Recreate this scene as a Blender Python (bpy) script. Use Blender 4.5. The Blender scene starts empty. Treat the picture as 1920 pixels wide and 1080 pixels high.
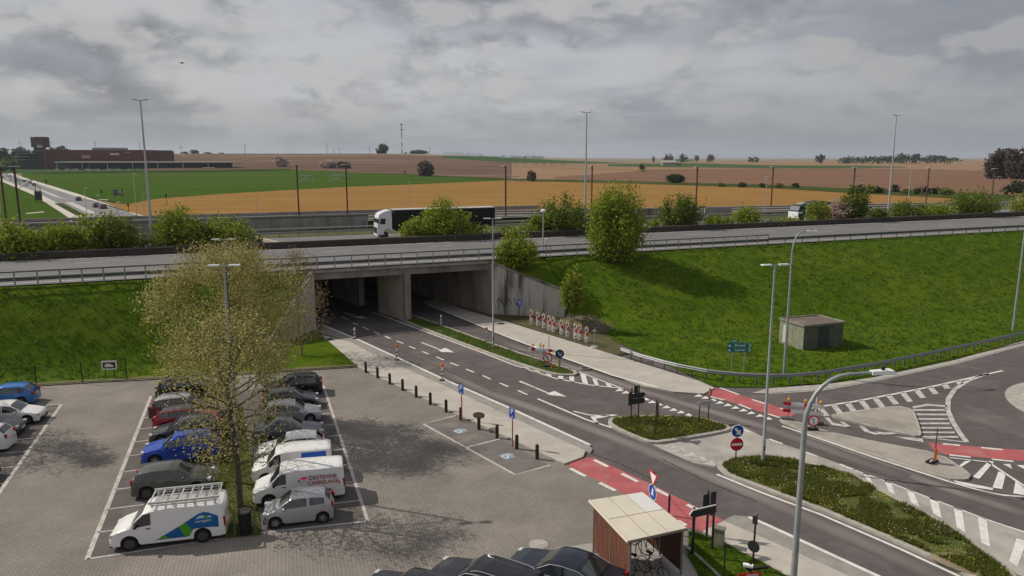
import bpy, bmesh, math, random
from mathutils import Vector, Matrix, noise
from mathutils.geometry import tessellate_polygon
R = math.radians
sc = bpy.context.scene
col = sc.collection
# ---------------------------------------------------------------- camera
FPX, TP, HC = 1381.0, 245.0/1381.0, 16.0
PITCH = math.atan(TP)
cd = bpy.data.cameras.new("camera"); cam = bpy.data.objects.new("camera", cd); col.objects.link(cam)
cam.location = (0, 0, HC); cam.rotation_euler = (math.pi/2-PITCH, 0, 0)
cd.sensor_width = 36.0; cd.lens = 36.0*FPX/1920.0; cd.clip_start = .3; cd.clip_end = 30000
sc.camera = cam
# ---------------------------------------------------------------- sky
SUN_EL, SUN_DIR = R(41), Vector((-.948, .318, 0)).normalized()
w = bpy.data.worlds.new("World"); sc.world = w; w.use_nodes = True
nt = w.node_tree; nt.nodes.clear(); L = nt.links.new
def N(t, **k):
    n = nt.nodes.new(t)
    for a, b in k.items(): setattr(n, a, b)
    return n
out = N('ShaderNodeOutputWorld'); bg = N('ShaderNodeBackground'); bg.inputs[1].default_value = .1
sky = N('ShaderNodeTexSky', sky_type='NISHITA', sun_disc=False, sun_elevation=SUN_EL,
        sun_rotation=math.atan2(SUN_DIR.x, SUN_DIR.y))
sky.air_density = 1.2; sky.dust_density = 2.0
tc = N('ShaderNodeTexCoord'); sep = N('ShaderNodeSeparateXYZ'); L(tc.outputs['Generated'], sep.inputs[0])
def M(op, a, b=None, c=None, clamp=False):
    n = N('ShaderNodeMath', operation=op, use_clamp=clamp)
    for i, v in enumerate((a, b, c)):
        if v is None: continue
        if isinstance(v, (int, float)): n.inputs[i].default_value = v
        else: L(v, n.inputs[i])
    return n.outputs[0]
zz = M('ADD', M('MAXIMUM', sep.outputs[2], 0.0), .085)
cx = M('DIVIDE', sep.outputs[0], zz); cy = M('DIVIDE', sep.outputs[1], zz)
comb = N('ShaderNodeCombineXYZ'); L(cx, comb.inputs[0]); L(cy, comb.inputs[1])
comb2 = N('ShaderNodeCombineXYZ'); L(sep.outputs[0], comb2.inputs[0]); L(M('MULTIPLY', sep.outputs[2], 2.1), comb2.inputs[2]); L(sep.outputs[1], comb2.inputs[1])
def noi(vec, scale, detail, rough, dist=0, off=0):
    mp = N('ShaderNodeMapping'); mp.inputs['Location'].default_value = (off, off*.7, off*.3); L(vec, mp.inputs[0])
    n = N('ShaderNodeTexNoise'); n.inputs['Scale'].default_value = scale; n.inputs['Detail'].default_value = detail
    n.inputs['Roughness'].default_value = rough; n.inputs['Distortion'].default_value = dist
    L(mp.outputs[0], n.inputs['Vector']); return n.outputs[0]
def rng_(v, lo, hi, a=0., b=1., smooth=True):
    n = N('ShaderNodeMapRange'); n.interpolation_type = 'SMOOTHSTEP' if smooth else 'LINEAR'
    n.inputs[1].default_value = lo; n.inputs[2].default_value = hi; n.inputs[3].default_value = a; n.inputs[4].default_value = b; L(v, n.inputs[0]); return n.outputs[0]
def mixc(f, c1, c2):
    n = N('ShaderNodeMixRGB')
    for i, v in ((0, f), (1, c1), (2, c2)):
        if isinstance(v, tuple): n.inputs[i].default_value = (*v, 1)
        elif isinstance(v, float): n.inputs[i].default_value = v
        else: L(v, n.inputs[i])
    return n.outputs[0]
lay = noi(comb.outputs[0], .34, 7, .52, .15, 5.3)          # high veil of stratus
c0_ = mixc(rng_(lay, .40, .62), (2.3, 2.45, 2.85), (4.6, 4.68, 4.95))
# cumulus heaps seen from the side: a tall lump shifted against itself gives lit tops and grey bases
def heap(scale, off, lo, hi, rough=.46):
    v1 = comb2.outputs[0]; n1 = noi(v1, scale, 8, rough, .05, off)
    mp = N('ShaderNodeMapping'); mp.inputs['Location'].default_value = (off+.028, off*.7, off*.3+.075); L(v1, mp.inputs[0])
    n = N('ShaderNodeTexNoise'); n.inputs['Scale'].default_value = scale; n.inputs['Detail'].default_value = 4; n.inputs['Roughness'].default_value = rough; n.inputs['Distortion'].default_value = .05
    L(mp.outputs[0], n.inputs['Vector'])
    return rng_(n1, lo, hi), M('SUBTRACT', n1, n.outputs[0])
m1, l1 = heap(4.4, 2.35, .43, .66, .52)
m2, l2 = heap(10.5, 6.1, .45, .60, .54)
s1 = rng_(l1, -.085, .10, 0, 1); s2 = rng_(l2, -.12, .12, 0, 1)
col1 = mixc(s1, (1.25, 1.32, 1.52), (4.6, 4.55, 4.6)); col2 = mixc(s2, (2.0, 2.08, 2.35), (4.6, 4.5, 4.45))
k1 = mixc(M('MULTIPLY', m1, .92), c0_, col1)
k2 = mixc(M('MULTIPLY', M('MULTIPLY', m2, rng_(sep.outputs[2], .012, .045)), .78), k1, col2)
# the right part of the sky is greyer, the horizon has a flat pale blue grey veil
right = rng_(cx, .2, 3.6); k3 = mixc(M('MULTIPLY', right, .5), k2, (2.3, 2.4, 2.65))
hz = rng_(sep.outputs[2], .012, .085, 1, 0)
class _o: pass
mh = _o(); mh.outputs = [mixc(M('MULTIPLY', hz, .72), k3, (2.75, 2.98, 3.28))]
ms = N('ShaderNodeMixRGB'); ms.inputs[0].default_value = .93; L(sky.outputs[0], ms.inputs[1]); L(mh.outputs[0], ms.inputs[2])
L(ms.outputs[0], bg.inputs[0]); L(bg.outputs[0], out.inputs[0])
# ---------------------------------------------------------------- sun, exposure
sd = bpy.data.lights.new("sun", 'SUN'); sd.energy = 3.6; sd.angle = R(.6); sd.color = (1, .93, .82)
so = bpy.data.objects.new("sun", sd); col.objects.link(so)
sv = Vector((SUN_DIR.x*math.cos(SUN_EL), SUN_DIR.y*math.cos(SUN_EL), math.sin(SUN_EL)))
so.rotation_euler = sv.to_track_quat('Z', 'Y').to_euler(); so.location = (-60, 40, 80)
sc.view_settings.view_transform = 'Standard'; sc.view_settings.look = 'None'
sc.view_settings.exposure = .13; sc.view_settings.gamma = 1
sc.view_settings.use_curve_mapping = False
# ---------------------------------------------------------------- geometry helpers
def P(x, y, z=0.0):
    """point of the plane at height z seen at pixel x, y of a 1920 px wide picture"""
    t = (HC-z)/(y-295.0)
    a = FPX+(540.0-y)*TP
    return Vector(((x-960.0)/math.cos(PITCH)*t, a*t, z))
def P2(x, y, z=0.0):
    p = P(x, y, z); return (p.x, p.y)
def ss(t):
    t = max(0, min(1, t)); return t*t*(3-2*t)
def lerp(a, b, t): return a+(b-a)*t
def interp(pts, x):
    if x <= pts[0][0]: return pts[0][1]
    for (a, b), (c, d) in zip(pts, pts[1:]):
        if x <= c: return b+(d-b)*(x-a)/(c-a) if c > a else d
    return pts[-1][1]
def nz(x, y, z=0, s=1): return noise.noise(Vector((x*s, y*s, z)))
class MB:
    def __init__(s): s.v = []; s.f = []; s.m = []; s.at = None
    def add(s, vs, fs, m=0):
        o = len(s.v); s.v += [tuple(v) for v in vs]
        for f in fs: s.f.append([o+i for i in f]); s.m.append(m)
        return s
    def box(s, c, d, rz=0, m=0, mat=None):
        X, Y, Z = d[0]/2, d[1]/2, d[2]/2
        r = Matrix.Rotation(rz, 3, 'Z') if mat is None else mat
        vs = [Vector(c)+r@Vector((x*X, y*Y, z*Z)) for z in (-1, 1) for x, y in ((-1, -1), (1, -1), (1, 1), (-1, 1))]
        return s.add(vs, [(3, 2, 1, 0), (4, 5, 6, 7), (0, 1, 5, 4), (1, 2, 6, 5), (2, 3, 7, 6), (3, 0, 4, 7)], m)
    def tube(s, pts, rad, n=8, m=0, cap=True):
        pts = [Vector(p) for p in pts]; k = len(pts)
        if isinstance(rad, (int, float)): rad = [rad]*k
        vs = []; u = None
        for i, p in enumerate(pts):
            d = (pts[min(i+1, k-1)]-pts[max(i-1, 0)]).normalized()
            if u is None:
                u = d.cross(Vector((0, 0, 1)) if abs(d.z) < .9 else Vector((1, 0, 0))).normalized()
            else:
                u = (u-d*u.dot(d)).normalized()
            v = d.cross(u)
            for j in range(n):
                a = 2*math.pi*j/n; vs.append(p+(u*math.cos(a)+v*math.sin(a))*rad[i])
        fs = [(i*n+j, i*n+(j+1) % n, (i+1)*n+(j+1) % n, (i+1)*n+j) for i in range(k-1) for j in range(n)]
        if cap: fs += [tuple(range(n))[::-1], tuple(range((k-1)*n, k*n))]
        return s.add(vs, fs, m)
    def prism(s, poly, z0, z1, m=0, mside=None, bottom=False):
        """vertical prism over a plan polygon"""
        n = len(poly)
        area = sum(poly[i][0]*poly[(i+1) % n][1]-poly[(i+1) % n][0]*poly[i][1] for i in range(n))
        if area < 0: poly = poly[::-1]
        tri = tessellate_polygon([[Vector((p[0], p[1], 0)) for p in poly]])
        vs = [(p[0], p[1], z1) for p in poly]
        def up(t):
            a, b, c = (poly[i] for i in t)
            return t if (b[0]-a[0])*(c[1]-a[1])-(b[1]-a[1])*(c[0]-a[0]) > 0 else t[::-1]
        s.add(vs, [up(tuple(t)) for t in tri], m)
        if z0 is not None:
            vs = [(p[0], p[1], z0) for p in poly]+[(p[0], p[1], z1) for p in poly]
            s.add(vs, [(i, (i+1) % n, n+(i+1) % n, n+i) for i in range(n)], m if mside is None else mside)
        return s
    def plate(s, outline, y0, y1, m=0):
        """thin plate in the local xz plane, front face at y0, back at y1"""
        n = len(outline)
        area = sum(outline[i][0]*outline[(i+1) % n][1]-outline[(i+1) % n][0]*outline[i][1] for i in range(n))
        if area < 0: outline = outline[::-1]
        tri = tessellate_polygon([[Vector((p[0], p[1], 0)) for p in outline]])
        s.add([(p[0], y0, p[1]) for p in outline], [tuple(t) if _ccw(outline, t) else tuple(t)[::-1] for t in tri], m)
        s.add([(p[0], y1, p[1]) for p in outline], [tuple(t)[::-1] if _ccw(outline, t) else tuple(t) for t in tri], m)
        vs = [(p[0], y0, p[1]) for p in outline]+[(p[0], y1, p[1]) for p in outline]
        return s.add(vs, [((i+1) % n, i, n+i, n+(i+1) % n) for i in range(n)], m)
    def grid(s, rows, m=0):
        k = len(rows[0]); vs = [p for r in rows for p in r]
        return s.add(vs, [(i*k+j, i*k+j+1, (i+1)*k+j+1, (i+1)*k+j) for i in range(len(rows)-1) for j in range(k-1)], m)
    def ribbon(s, pts, wid, z=None, m=0):
        pts = [Vector((p[0], p[1], p[2] if len(p) > 2 else 0)) for p in pts]; a = []; b = []
        for i, p in enumerate(pts):
            d = pts[min(i+1, len(pts)-1)]-pts[max(i-1, 0)]; d.z = 0; d.normalize()
            n = Vector((-d.y, d.x, 0)); zz = p.z if z is None else z
            a.append((p.x+n.x*wid/2, p.y+n.y*wid/2, zz)); b.append((p.x-n.x*wid/2, p.y-n.y*wid/2, zz))
        return s.grid([b, a][::1], m)
    def disc(s, c, r, axis, th, n=20, m=0, r2=None):
        a = Vector(axis).normalized(); c = Vector(c)
        return s.tube([c-a*th/2, c+a*th/2], [r, r if r2 is None else r2], n, m)
    def ico(s, c, r, m=0, sub=1, sq=(1, 1, 1)):
        bm = bmesh.new(); bmesh.ops.create_icosphere(bm, subdivisions=sub, radius=1)
        vs = [(c[0]+v.co.x*r*sq[0], c[1]+v.co.y*r*sq[1], c[2]+v.co.z*r*sq[2]) for v in bm.verts]
        fs = [tuple(v.index for v in f.verts) for f in bm.faces]; bm.free()
        return s.add(vs, fs, m)
    def mesh(s, name, mats, smooth=None):
        me = bpy.data.meshes.new(name); me.from_pydata(s.v, [], s.f)
        if not isinstance(mats, (list, tuple)): mats = [mats]
        for k in mats: me.materials.append(k)
        me.polygons.foreach_set('material_index', s.m)
        if smooth is not None:
            me.polygons.foreach_set('use_smooth', [True]*len(s.f))
            if smooth < 180: me.set_sharp_from_angle(angle=R(smooth))
        me.update(); return me
    def build(s, name, mats, parent=None, smooth=None, loc=None):
        o = bpy.data.objects.new(name, s.mesh(name, mats, smooth)); col.objects.link(o)
        if parent is not None: o.parent = parent
        if loc is not None: o.location = loc
        return o
def _ccw(o, t):
    a, b, c = (o[i] for i in t)
    return (b[0]-a[0])*(c[1]-a[1])-(b[1]-a[1])*(c[0]-a[0]) > 0
def tag(o, label=None, cat=None, group=None, kind=None):
    if label: o['label'] = label
    if cat: o['category'] = cat
    if group: o['group'] = group
    if kind: o['kind'] = kind
    return o
def thing(name, label, cat, loc, rz=0, group=None):
    o = bpy.data.objects.new(name, None); col.objects.link(o); o.empty_display_size = .3
    o.location = loc; o.rotation_euler = (0, 0, rz)
    return tag(o, label, cat, group)
def inst(name, me, parent, loc=(0, 0, 0), rot=(0, 0, 0), scale=(1, 1, 1)):
    o = bpy.data.objects.new(name, me); col.objects.link(o); o.parent = parent
    o.location = loc; o.rotation_euler = rot; o.scale = scale; return o
KIDS = {}
def copy_tree(o, parent=None):
    c = o.copy(); col.objects.link(c)
    if parent is not None: c.parent = parent; c.matrix_parent_inverse = o.matrix_parent_inverse
    for ch in [k for k in bpy.data.objects if k.parent == o]: copy_tree(ch, c)
    return c
def structure(name, mb, mats, smooth=None, kind='structure', label=None):
    o = mb.build(name, mats, None, smooth); o['kind'] = kind
    o['label'] = label or {'structure': name.replace('_', ' ')}.get(kind, name.replace('_', ' ')); return o
def inpoly(x, y, poly):
    c = False; n = len(poly)
    for i in range(n):
        x1, y1 = poly[i]; x2, y2 = poly[(i+1) % n]
        if (y1 > y) != (y2 > y) and x < (x2-x1)*(y-y1)/(y2-y1)+x1: c = not c
    return c
_txt = {}
def textmesh(s, size, mat, name='lettering', align='CENTER'):
    cu = bpy.data.curves.new('t', 'FONT'); cu.body = s; cu.size = size; cu.align_x = align; cu.align_y = 'CENTER'
    cu.offset = size*.012; cu.resolution_u = 3
    o = bpy.data.objects.new('t', cu); col.objects.link(o)
    dg = bpy.context.evaluated_depsgraph_get()
    me = bpy.data.meshes.new_from_object(o.evaluated_get(dg)); me.name = name
    bpy.data.objects.remove(o); me.materials.clear(); me.materials.append(mat); return me
# ---------------------------------------------------------------- materials
def mat(name, c, rough=.7, metal=0, c2=None, scale=3, detail=6, fac=1.0, bump=0, bscale=None, lo=.35, hi=.65,
        spec=.2, c3=None, s3=.3, stretch=None, coat=0, lo3=.5, hi3=.7, trans=0):
    m = bpy.data.materials.new(name); m.use_nodes = True; t = m.node_tree; b = t.nodes['Principled BSDF']
    b.inputs['Base Color'].default_value = (*c, 1); b.inputs['Roughness'].default_value = rough
    b.inputs['Metallic'].default_value = metal; b.inputs['Specular IOR Level'].default_value = spec
    if coat: b.inputs['Coat Weight'].default_value = coat; b.inputs['Coat Roughness'].default_value = .06
    if c2 is None and not bump: return m
    tcn = t.nodes.new('ShaderNodeTexCoord'); src = tcn.outputs['Object']
    if stretch:
        mp = t.nodes.new('ShaderNodeMapping'); t.links.new(src, mp.inputs[0])
        mp.inputs['Scale'].default_value = stretch[:3]
        if len(stretch) > 3: mp.inputs['Rotation'].default_value = (0, 0, stretch[3])
        src = mp.outputs[0]
    def nn(sc_, det):
        n = t.nodes.new('ShaderNodeTexNoise'); n.inputs['Scale'].default_value = sc_; n.inputs['Detail'].default_value = det
        n.inputs['Roughness'].default_value = .62
        t.links.new(src, n.inputs['Vector']); return n.outputs[0]
    last = None
    if c2 is not None:
        r = t.nodes.new('ShaderNodeMapRange'); t.links.new(nn(scale, detail), r.inputs[0])
        r.inputs[1].default_value = lo; r.inputs[2].default_value = hi; r.inputs[4].default_value = fac
        mx = t.nodes.new('ShaderNodeMixRGB'); mx.inputs[1].default_value = (*c, 1); mx.inputs[2].default_value = (*c2, 1)
        t.links.new(r.outputs[0], mx.inputs[0]); last = mx.outputs[0]
    if c3 is not None:
        r = t.nodes.new('ShaderNodeMapRange'); t.links.new(nn(s3, 5), r.inputs[0])
        r.inputs[1].default_value = lo3; r.inputs[2].default_value = hi3
        mx = t.nodes.new('ShaderNodeMixRGB'); mx.inputs[2].default_value = (*c3, 1)
        t.links.new(last, mx.inputs[1]); t.links.new(r.outputs[0], mx.inputs[0]); last = mx.outputs[0]
    if last: t.links.new(last, b.inputs['Base Color'])
    if bump:
        bn = t.nodes.new('ShaderNodeBump'); bn.inputs['Strength'].default_value = min(1, bump); bn.inputs['Distance'].default_value = .05*max(1, bump)
        t.links.new(nn(bscale or scale*2, 5), bn.inputs['Height']); t.links.new(bn.outputs[0], b.inputs['Normal'])
    if trans: b.inputs['Transmission Weight'].default_value = trans
    return m
def attr_mix(m, attr, c):
    """mixes colour c over the base colour with the mesh attribute attr"""
    t = m.node_tree; b = t.nodes['Principled BSDF']; a = t.nodes.new('ShaderNodeAttribute'); a.attribute_name = attr
    mx = t.nodes.new('ShaderNodeMixRGB'); mx.inputs[2].default_value = (*c, 1)
    if b.inputs['Base Color'].links:
        t.links.new(b.inputs['Base Color'].links[0].from_socket, mx.inputs[1])
    else: mx.inputs[1].default_value = b.inputs['Base Color'].default_value
    t.links.new(a.outputs['Fac'], mx.inputs[0]); t.links.new(mx.outputs[0], b.inputs['Base Color']); return m
M_ = {}
def leafmat(name, c, c2):
    """leaves: colour varies leaf by leaf, light passes through"""
    m = bpy.data.materials.new(name); m.use_nodes = True; t = m.node_tree; b = t.nodes['Principled BSDF']
    b.inputs['Roughness'].default_value = .6; b.inputs['Specular IOR Level'].default_value = .25
    g = t.nodes.new('ShaderNodeNewGeometry'); mx = t.nodes.new('ShaderNodeMixRGB')
    mx.inputs[1].default_value = (*c, 1); mx.inputs[2].default_value = (*c2, 1)
    t.links.new(g.outputs['Random Per Island'], mx.inputs[0]); t.links.new(mx.outputs[0], b.inputs['Base Color'])
    tr = t.nodes.new('ShaderNodeBsdfTranslucent'); t.links.new(mx.outputs[0], tr.inputs[0])
    ms_ = t.nodes.new('ShaderNodeMixShader'); ms_.inputs[0].default_value = .35
    t.links.new(b.outputs[0], ms_.inputs[1]); t.links.new(tr.outputs[0], ms_.inputs[2])
    t.links.new(ms_.outputs[0], t.nodes['Material Output'].inputs[0]); return m
asphalt = mat('asphalt', (.116, .099, .097), .85, 0, (.088, .076, .075), 1.2, 8, c3=(.155, .136, .13), s3=.22, bump=.3, bscale=30)
asphalt_worn = attr_mix(mat('worn_asphalt', (.116, .099, .097), .85, 0, (.088, .076, .075), 1.2, 8, bump=.3, bscale=30), 'wear', (.225, .20, .188))
asphalt_bay = mat('bay_asphalt', (.125, .11, .104), .9, 0, (.095, .084, .08), .8, 8, c3=(.17, .15, .138), s3=.5, bump=.4, bscale=25)
asphalt_hwy = mat('highway_asphalt', (.17, .165, .165), .85, 0, (.13, .125, .125), .6, 8, stretch=(.1, 1.5, 1, R(-22)), bump=.2, bscale=20)
concrete = mat('pavement_concrete', (.46, .425, .375), .85, 0, (.38, .35, .31), .8, 8, c3=(.33, .30, .27), s3=.35, lo3=.52, hi3=.75, bump=.2, bscale=25)
concrete_grey = mat('kerb_strip_pavers', (.30, .28, .255), .88, 0, (.23, .215, .2), 1.5, 8, bump=.3, bscale=12)
kerb_m = mat('kerb_concrete', (.42, .39, .35), .85, 0, (.30, .28, .25), 2, 6, bump=.2)
kerb_dark = mat('kerb_weathered', (.22, .20, .175), .88, 0, (.13, .12, .105), 2, 6, bump=.3)
white_paint = mat('road_paint', (.66, .64, .61), .7, 0, (.42, .40, .38), 3, 8, lo=.45, hi=.75, fac=.8)
white_worn = mat('worn_road_paint', (.52, .5, .47), .75, 0, (.27, .255, .24), 2.2, 8, lo=.4, hi=.68)
bay_paint = mat('bay_line_paint', (.50, .47, .44), .75, 0, (.28, .26, .24), 3, 8, lo=.42, hi=.72)
red_lane = mat('red_cycle_surface', (.43, .115, .12), .85, 0, (.33, .088, .095), 1.1, 8, c3=(.36, .18, .17), s3=.5, bump=.2, bscale=25)
bridge_c = mat('bridge_concrete', (.29, .26, .23), .85, 0, (.10, .088, .078), .6, 10, lo=.42, hi=.66, bump=.3, bscale=4, stretch=(1, 1, .25))
wall_c = mat('stained_wall_concrete', (.47, .44, .41), .85, 0, (.09, .08, .072), .8, 9, lo=.48, hi=.64, bump=.2, bscale=4, stretch=(1.3, 1.3, .16))
dark_wall = mat('dark_noise_wall', (.075, .062, .055), .85, 0, (.05, .042, .038), .8, 6, bump=.3, bscale=4)
steel = mat('galvanised_steel', (.34, .35, .36), .5, .35, (.26, .27, .28), 4, 4)
steel_dark = mat('dull_rail_steel', (.16, .165, .17), .55, .4, (.11, .115, .12), 3, 4)
pole_m = mat('lamp_pole_grey', (.36, .38, .39), .5, .3, (.27, .29, .30), 2, 4)
pole_w = mat('pale_mast_metal', (.42, .43, .43), .5, .3)
head_w = mat('lamp_head_white', (.72, .73, .72), .4)
black_m = mat('black_metal', (.018, .018, .02), .5)
sign_back = mat('sign_back_dark', (.03, .032, .034), .6)
post_dark = mat('dark_sign_post', (.03, .03, .032), .55)
brown_m = mat('brown_bollard', (.055, .040, .033), .75, 0, (.035, .027, .023), 6, 4)
white_m = mat('white_enamel', (.74, .74, .73), .45)
red_m = mat('red_enamel', (.50, .022, .03), .45)
blue_m = mat('blue_enamel', (.015, .07, .36), .45)
navy_m = mat('navy_enamel', (.02, .045, .12), .45)
green_sign = mat('green_sign_sheet', (.02, .17, .155), .5)
orange_m = mat('orange_plastic', (.75, .16, .025), .5)
amber_m = mat('amber_lens', (.72, .33, .02), .25)
yellow_m = mat('yellow_board', (.62, .33, .03), .5)
salmon_m = mat('red_post_paint', (.42, .07, .05), .5)
rust_m = mat('rusty_mast', (.13, .075, .06), .75, .2, (.09, .05, .042), 2, 4)
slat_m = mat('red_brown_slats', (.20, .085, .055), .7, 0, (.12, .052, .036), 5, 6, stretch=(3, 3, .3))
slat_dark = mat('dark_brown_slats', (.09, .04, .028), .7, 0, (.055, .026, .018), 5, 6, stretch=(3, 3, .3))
roof_cream = mat('cream_roof_panel', (.66, .60, .48), .35, 0, (.60, .55, .45), 1.2, 4)
roof_pale = mat('pale_roof_panel', (.66, .65, .64), .3)
def paver_material():
    m = mat('paver_bricks', (.235, .212, .188), .88, 0, (.185, .165, .147), .35, 8, c3=(.30, .265, .232), s3=.13, lo3=.5, hi3=.72)
    t = m.node_tree; b = t.nodes['Principled BSDF']; tcn = t.nodes.new('ShaderNodeTexCoord')
    mp = t.nodes.new('ShaderNodeMapping'); mp.inputs['Rotation'].default_value = (0, 0, R(-17))
    t.links.new(tcn.outputs['Object'], mp.inputs[0])
    br = t.nodes.new('ShaderNodeTexBrick'); br.inputs['Scale'].default_value = 1.0; br.inputs['Mortar Size'].default_value = .018
    br.inputs['Brick Width'].default_value = .30; br.inputs['Row Height'].default_value = .15; br.offset = .5
    mp2 = t.nodes.new('ShaderNodeMapping'); mp2.inputs['Rotation'].default_value = (0, 0, R(90)); t.links.new(mp.outputs[0], mp2.inputs[0])
    br.inputs['Color1'].default_value = (1.05, 1.05, 1.05, 1); br.inputs['Color2'].default_value = (.93, .93, .93, 1); br.inputs['Mortar'].default_value = (.78, .77, .76, 1)
    t.links.new(mp2.outputs[0], br.inputs[0])
    mu = t.nodes.new('ShaderNodeMixRGB'); mu.blend_type = 'MULTIPLY'; mu.inputs[0].default_value = 1
    t.links.new(b.inputs['Base Color'].links[0].from_socket, mu.inputs[1]); t.links.new(br.outputs[0], mu.inputs[2])
    t.links.new(mu.outputs[0], b.inputs['Base Color'])
    bn = t.nodes.new('ShaderNodeBump'); bn.inputs['Strength'].default_value = .4; bn.inputs['Distance'].default_value = .01; bn.invert = True
    t.links.new(br.outputs['Fac'], bn.inputs['Height']); t.links.new(bn.outputs[0], b.inputs['Normal'])
    return m
pavers = paver_material()
grass_m = mat('embankment_grass', (.070, .118, .007), .95, 0, (.048, .092, .006), .9, 9, spec=.02, c3=(.10, .126, .011), s3=.16, bump=1.4, bscale=1.6, lo3=.48, hi3=.68)
grass_isl = mat('island_grass', (.060, .088, .012), .9, 0, (.085, .085, .025), 1.5, 9, bump=1.2, bscale=3)
soil_m = mat('bare_soil', (.16, .13, .095), .95, 0, (.085, .085, .04), 2, 8, bump=1, bscale=3)
median_m = mat('median_vegetation', (.055, .075, .018), .95, 0, (.10, .095, .04), .5, 8, bump=1, bscale=2)
tuft_m = leafmat('grass_blades', (.058, .125, .008), (.12, .19, .015))
tuft_isl = leafmat('wild_grass_blades', (.065, .11, .014), (.20, .19, .045))
flower_m = leafmat('yellow_flowers', (.62, .52, .03), (.45, .40, .06))
flower_w = leafmat('pale_flowers', (.5, .52, .42), (.4, .45, .3))
ballast = mat('rail_ballast', (.20, .18, .165), .95, 0, (.14, .125, .115), 1.5, 8, bump=.6, bscale=6)
# ---------------------------------------------------------------- highway frame of reference
_o = P(757, 495, 5.7); HA = math.atan(.407); HE = Vector((math.cos(HA), math.sin(HA), 0)); HN = Vector((math.sin(HA), -math.cos(HA), 0))
def HW(s, d, z=0.0):
    """s metres along the motorway, d metres from its near edge (towards the camera +)"""
    p = _o+HE*s+HN*d; return Vector((p.x, p.y, z))
def toHW(p):
    q = Vector((p[0], p[1], 0))-Vector((_o.x, _o.y, 0)); return q.dot(HE), q.dot(HN)
def at_col(x, y, d, z=0.0):
    """point of the line at offset d that stands in picture column x (row about y)"""
    k = (x-960)/math.cos(PITCH)/(FPX+(540-y)*TP)
    a = _o+HN*d; s = (k*a.y-a.x)/(HE.x-k*HE.y); return a.x+HE.x*s, a.y+HE.y*s, z
RD = Vector((-.6206, .7841, 0)); RN = Vector((.7841, .6206, 0))
KS = .291
sL0 = toHW(P(592, 622))[0]; sR0 = toHW(P(925, 594))[0]; sP0 = toHW(P(769, 606))[0]
def sL(d): return sL0+KS*d
def sR(d): return sR0+KS*d
def sP(d): return sP0+KS*d
# ================================================================ TERRAIN AND FIELDS
def zt(X, Y):
    az = X/max(Y, 1.0)
    A = 22.5*(1-ss((az+.16)/.36))+1.5
    A *= lerp(.45, 1, ss((az+.62)/.2))
    return A*ss((Y-620)/950.0)
def T(x, y, off=0.0):
    dx, dy, dz = (x-960)/math.cos(PITCH), FPX+(540-y)*TP, -(y-295.0)
    Y = 160.0
    while Y < 9000:
        t = Y/dy
        if HC+dz*t <= zt(dx*t, Y): break
        Y *= 1.008
    if Y >= 9000: Y = 1900.0
    t = Y/dy; return Vector((dx*t, Y, zt(dx*t, Y)+off))
far_base = mat('farmland', (.22, .14, .105), .95, 0, (.15, .15, .06), .004, 6, c3=(.26, .19, .13), s3=.01)
mb = MB(); ys = [-60, 0, 60, 120, 160, 200, 260, 330, 420, 520, 620]+[620+i*45 for i in range(1, 26)]+[1800, 2000, 2300, 2700, 3200, 4000, 5000, 6500, 9000, 14000]
rows = []
for Y in ys:
    W = max(260, abs(Y)*1.25); rows.append([(W*k/40, Y, zt(W*k/40, max(Y, 1))-.35 if Y > 150 else -.35) for k in range(-40, 41)])
mb.grid(rows); structure('terrain', mb, far_base, 180)
def field(name, bot, top, m, off, n=60, k=14):
    x0, x1 = max(bot[0][0], top[0][0]), min(bot[-1][0], top[-1][0]); rows = []
    xs = [x0+(x1-x0)*i/n for i in range(n+1)]
    lo = [T(x, interp(bot, x)) for x in xs]; hi = [T(x, interp(top, x)) for x in xs]
    for j in range(k+1):
        r = []
        for a, b in zip(lo, hi):
            u = j/k; q = 1/lerp(1/a.y, 1/b.y, u); f = (q-a.y)/(b.y-a.y) if b.y > a.y+.01 else 0
            X, Y = lerp(a.x, b.x, f), lerp(a.y, b.y, f); r.append((X, Y, zt(X, Y)+off))
        rows.append(r)
    o = structure(name, MB().grid(rows), m, 180); return o
def fieldmat(n, c, c2, c3, s=.02, ang=-22, bump=.0):
    return mat(n, c, .95, 0, c2, s, 8, spec=.0, c3=c3, s3=s*.35, stretch=(.35, 2.2, 1, R(ang)), bump=bump, bscale=.5)
f_or = fieldmat('orange_stubble', (.295, .16, .056), (.22, .125, .045), (.25, .18, .062), .07)
f_gr = fieldmat('young_crop', (.042, .086, .012), (.052, .094, .016), (.085, .11, .022), .03)
f_br = fieldmat('ploughed_brown', (.155, .10, .072), (.105, .07, .052), (.235, .165, .118), .02, 8)
f_rb = fieldmat('ploughed_red', (.20, .115, .078), (.165, .096, .066), (.18, .12, .08), .014, -10)
f_tan = fieldmat('pale_tan_field', (.28, .18, .115), (.22, .145, .09), (.17, .14, .06), .008, -5)
f_dg = fieldmat('dark_green_field', (.04, .082, .03), (.055, .095, .035), (.07, .10, .04), .01, -5)
f_hg = fieldmat('hedge_grass', (.05, .075, .02), (.035, .055, .018), (.10, .10, .04), .05)
orange_top = [(200, 383), (300, 372), (480, 360), (640, 351), (800, 345), (960, 338), (1200, 343), (1440, 350), (1620, 360), (1760, 368), (1900, 380)]
green_top = [(30, 325), (120, 322), (400, 320), (540, 318), (700, 325), (830, 330), (960, 337)]
field('orange_field', [(200, 440), (1900, 440)], orange_top, f_or, .02)
field('green_field', [(40, 333), (60, 337), (140, 364), (235, 384), (300, 372.2)]+orange_top[2:6], green_top, f_gr, .03)
field('verge_grass', [(-60, 330), (1, 345), (110, 398), (140, 405)], [(-60, 322), (0, 337), (100, 372), (140, 387)], f_gr, .05)
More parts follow.
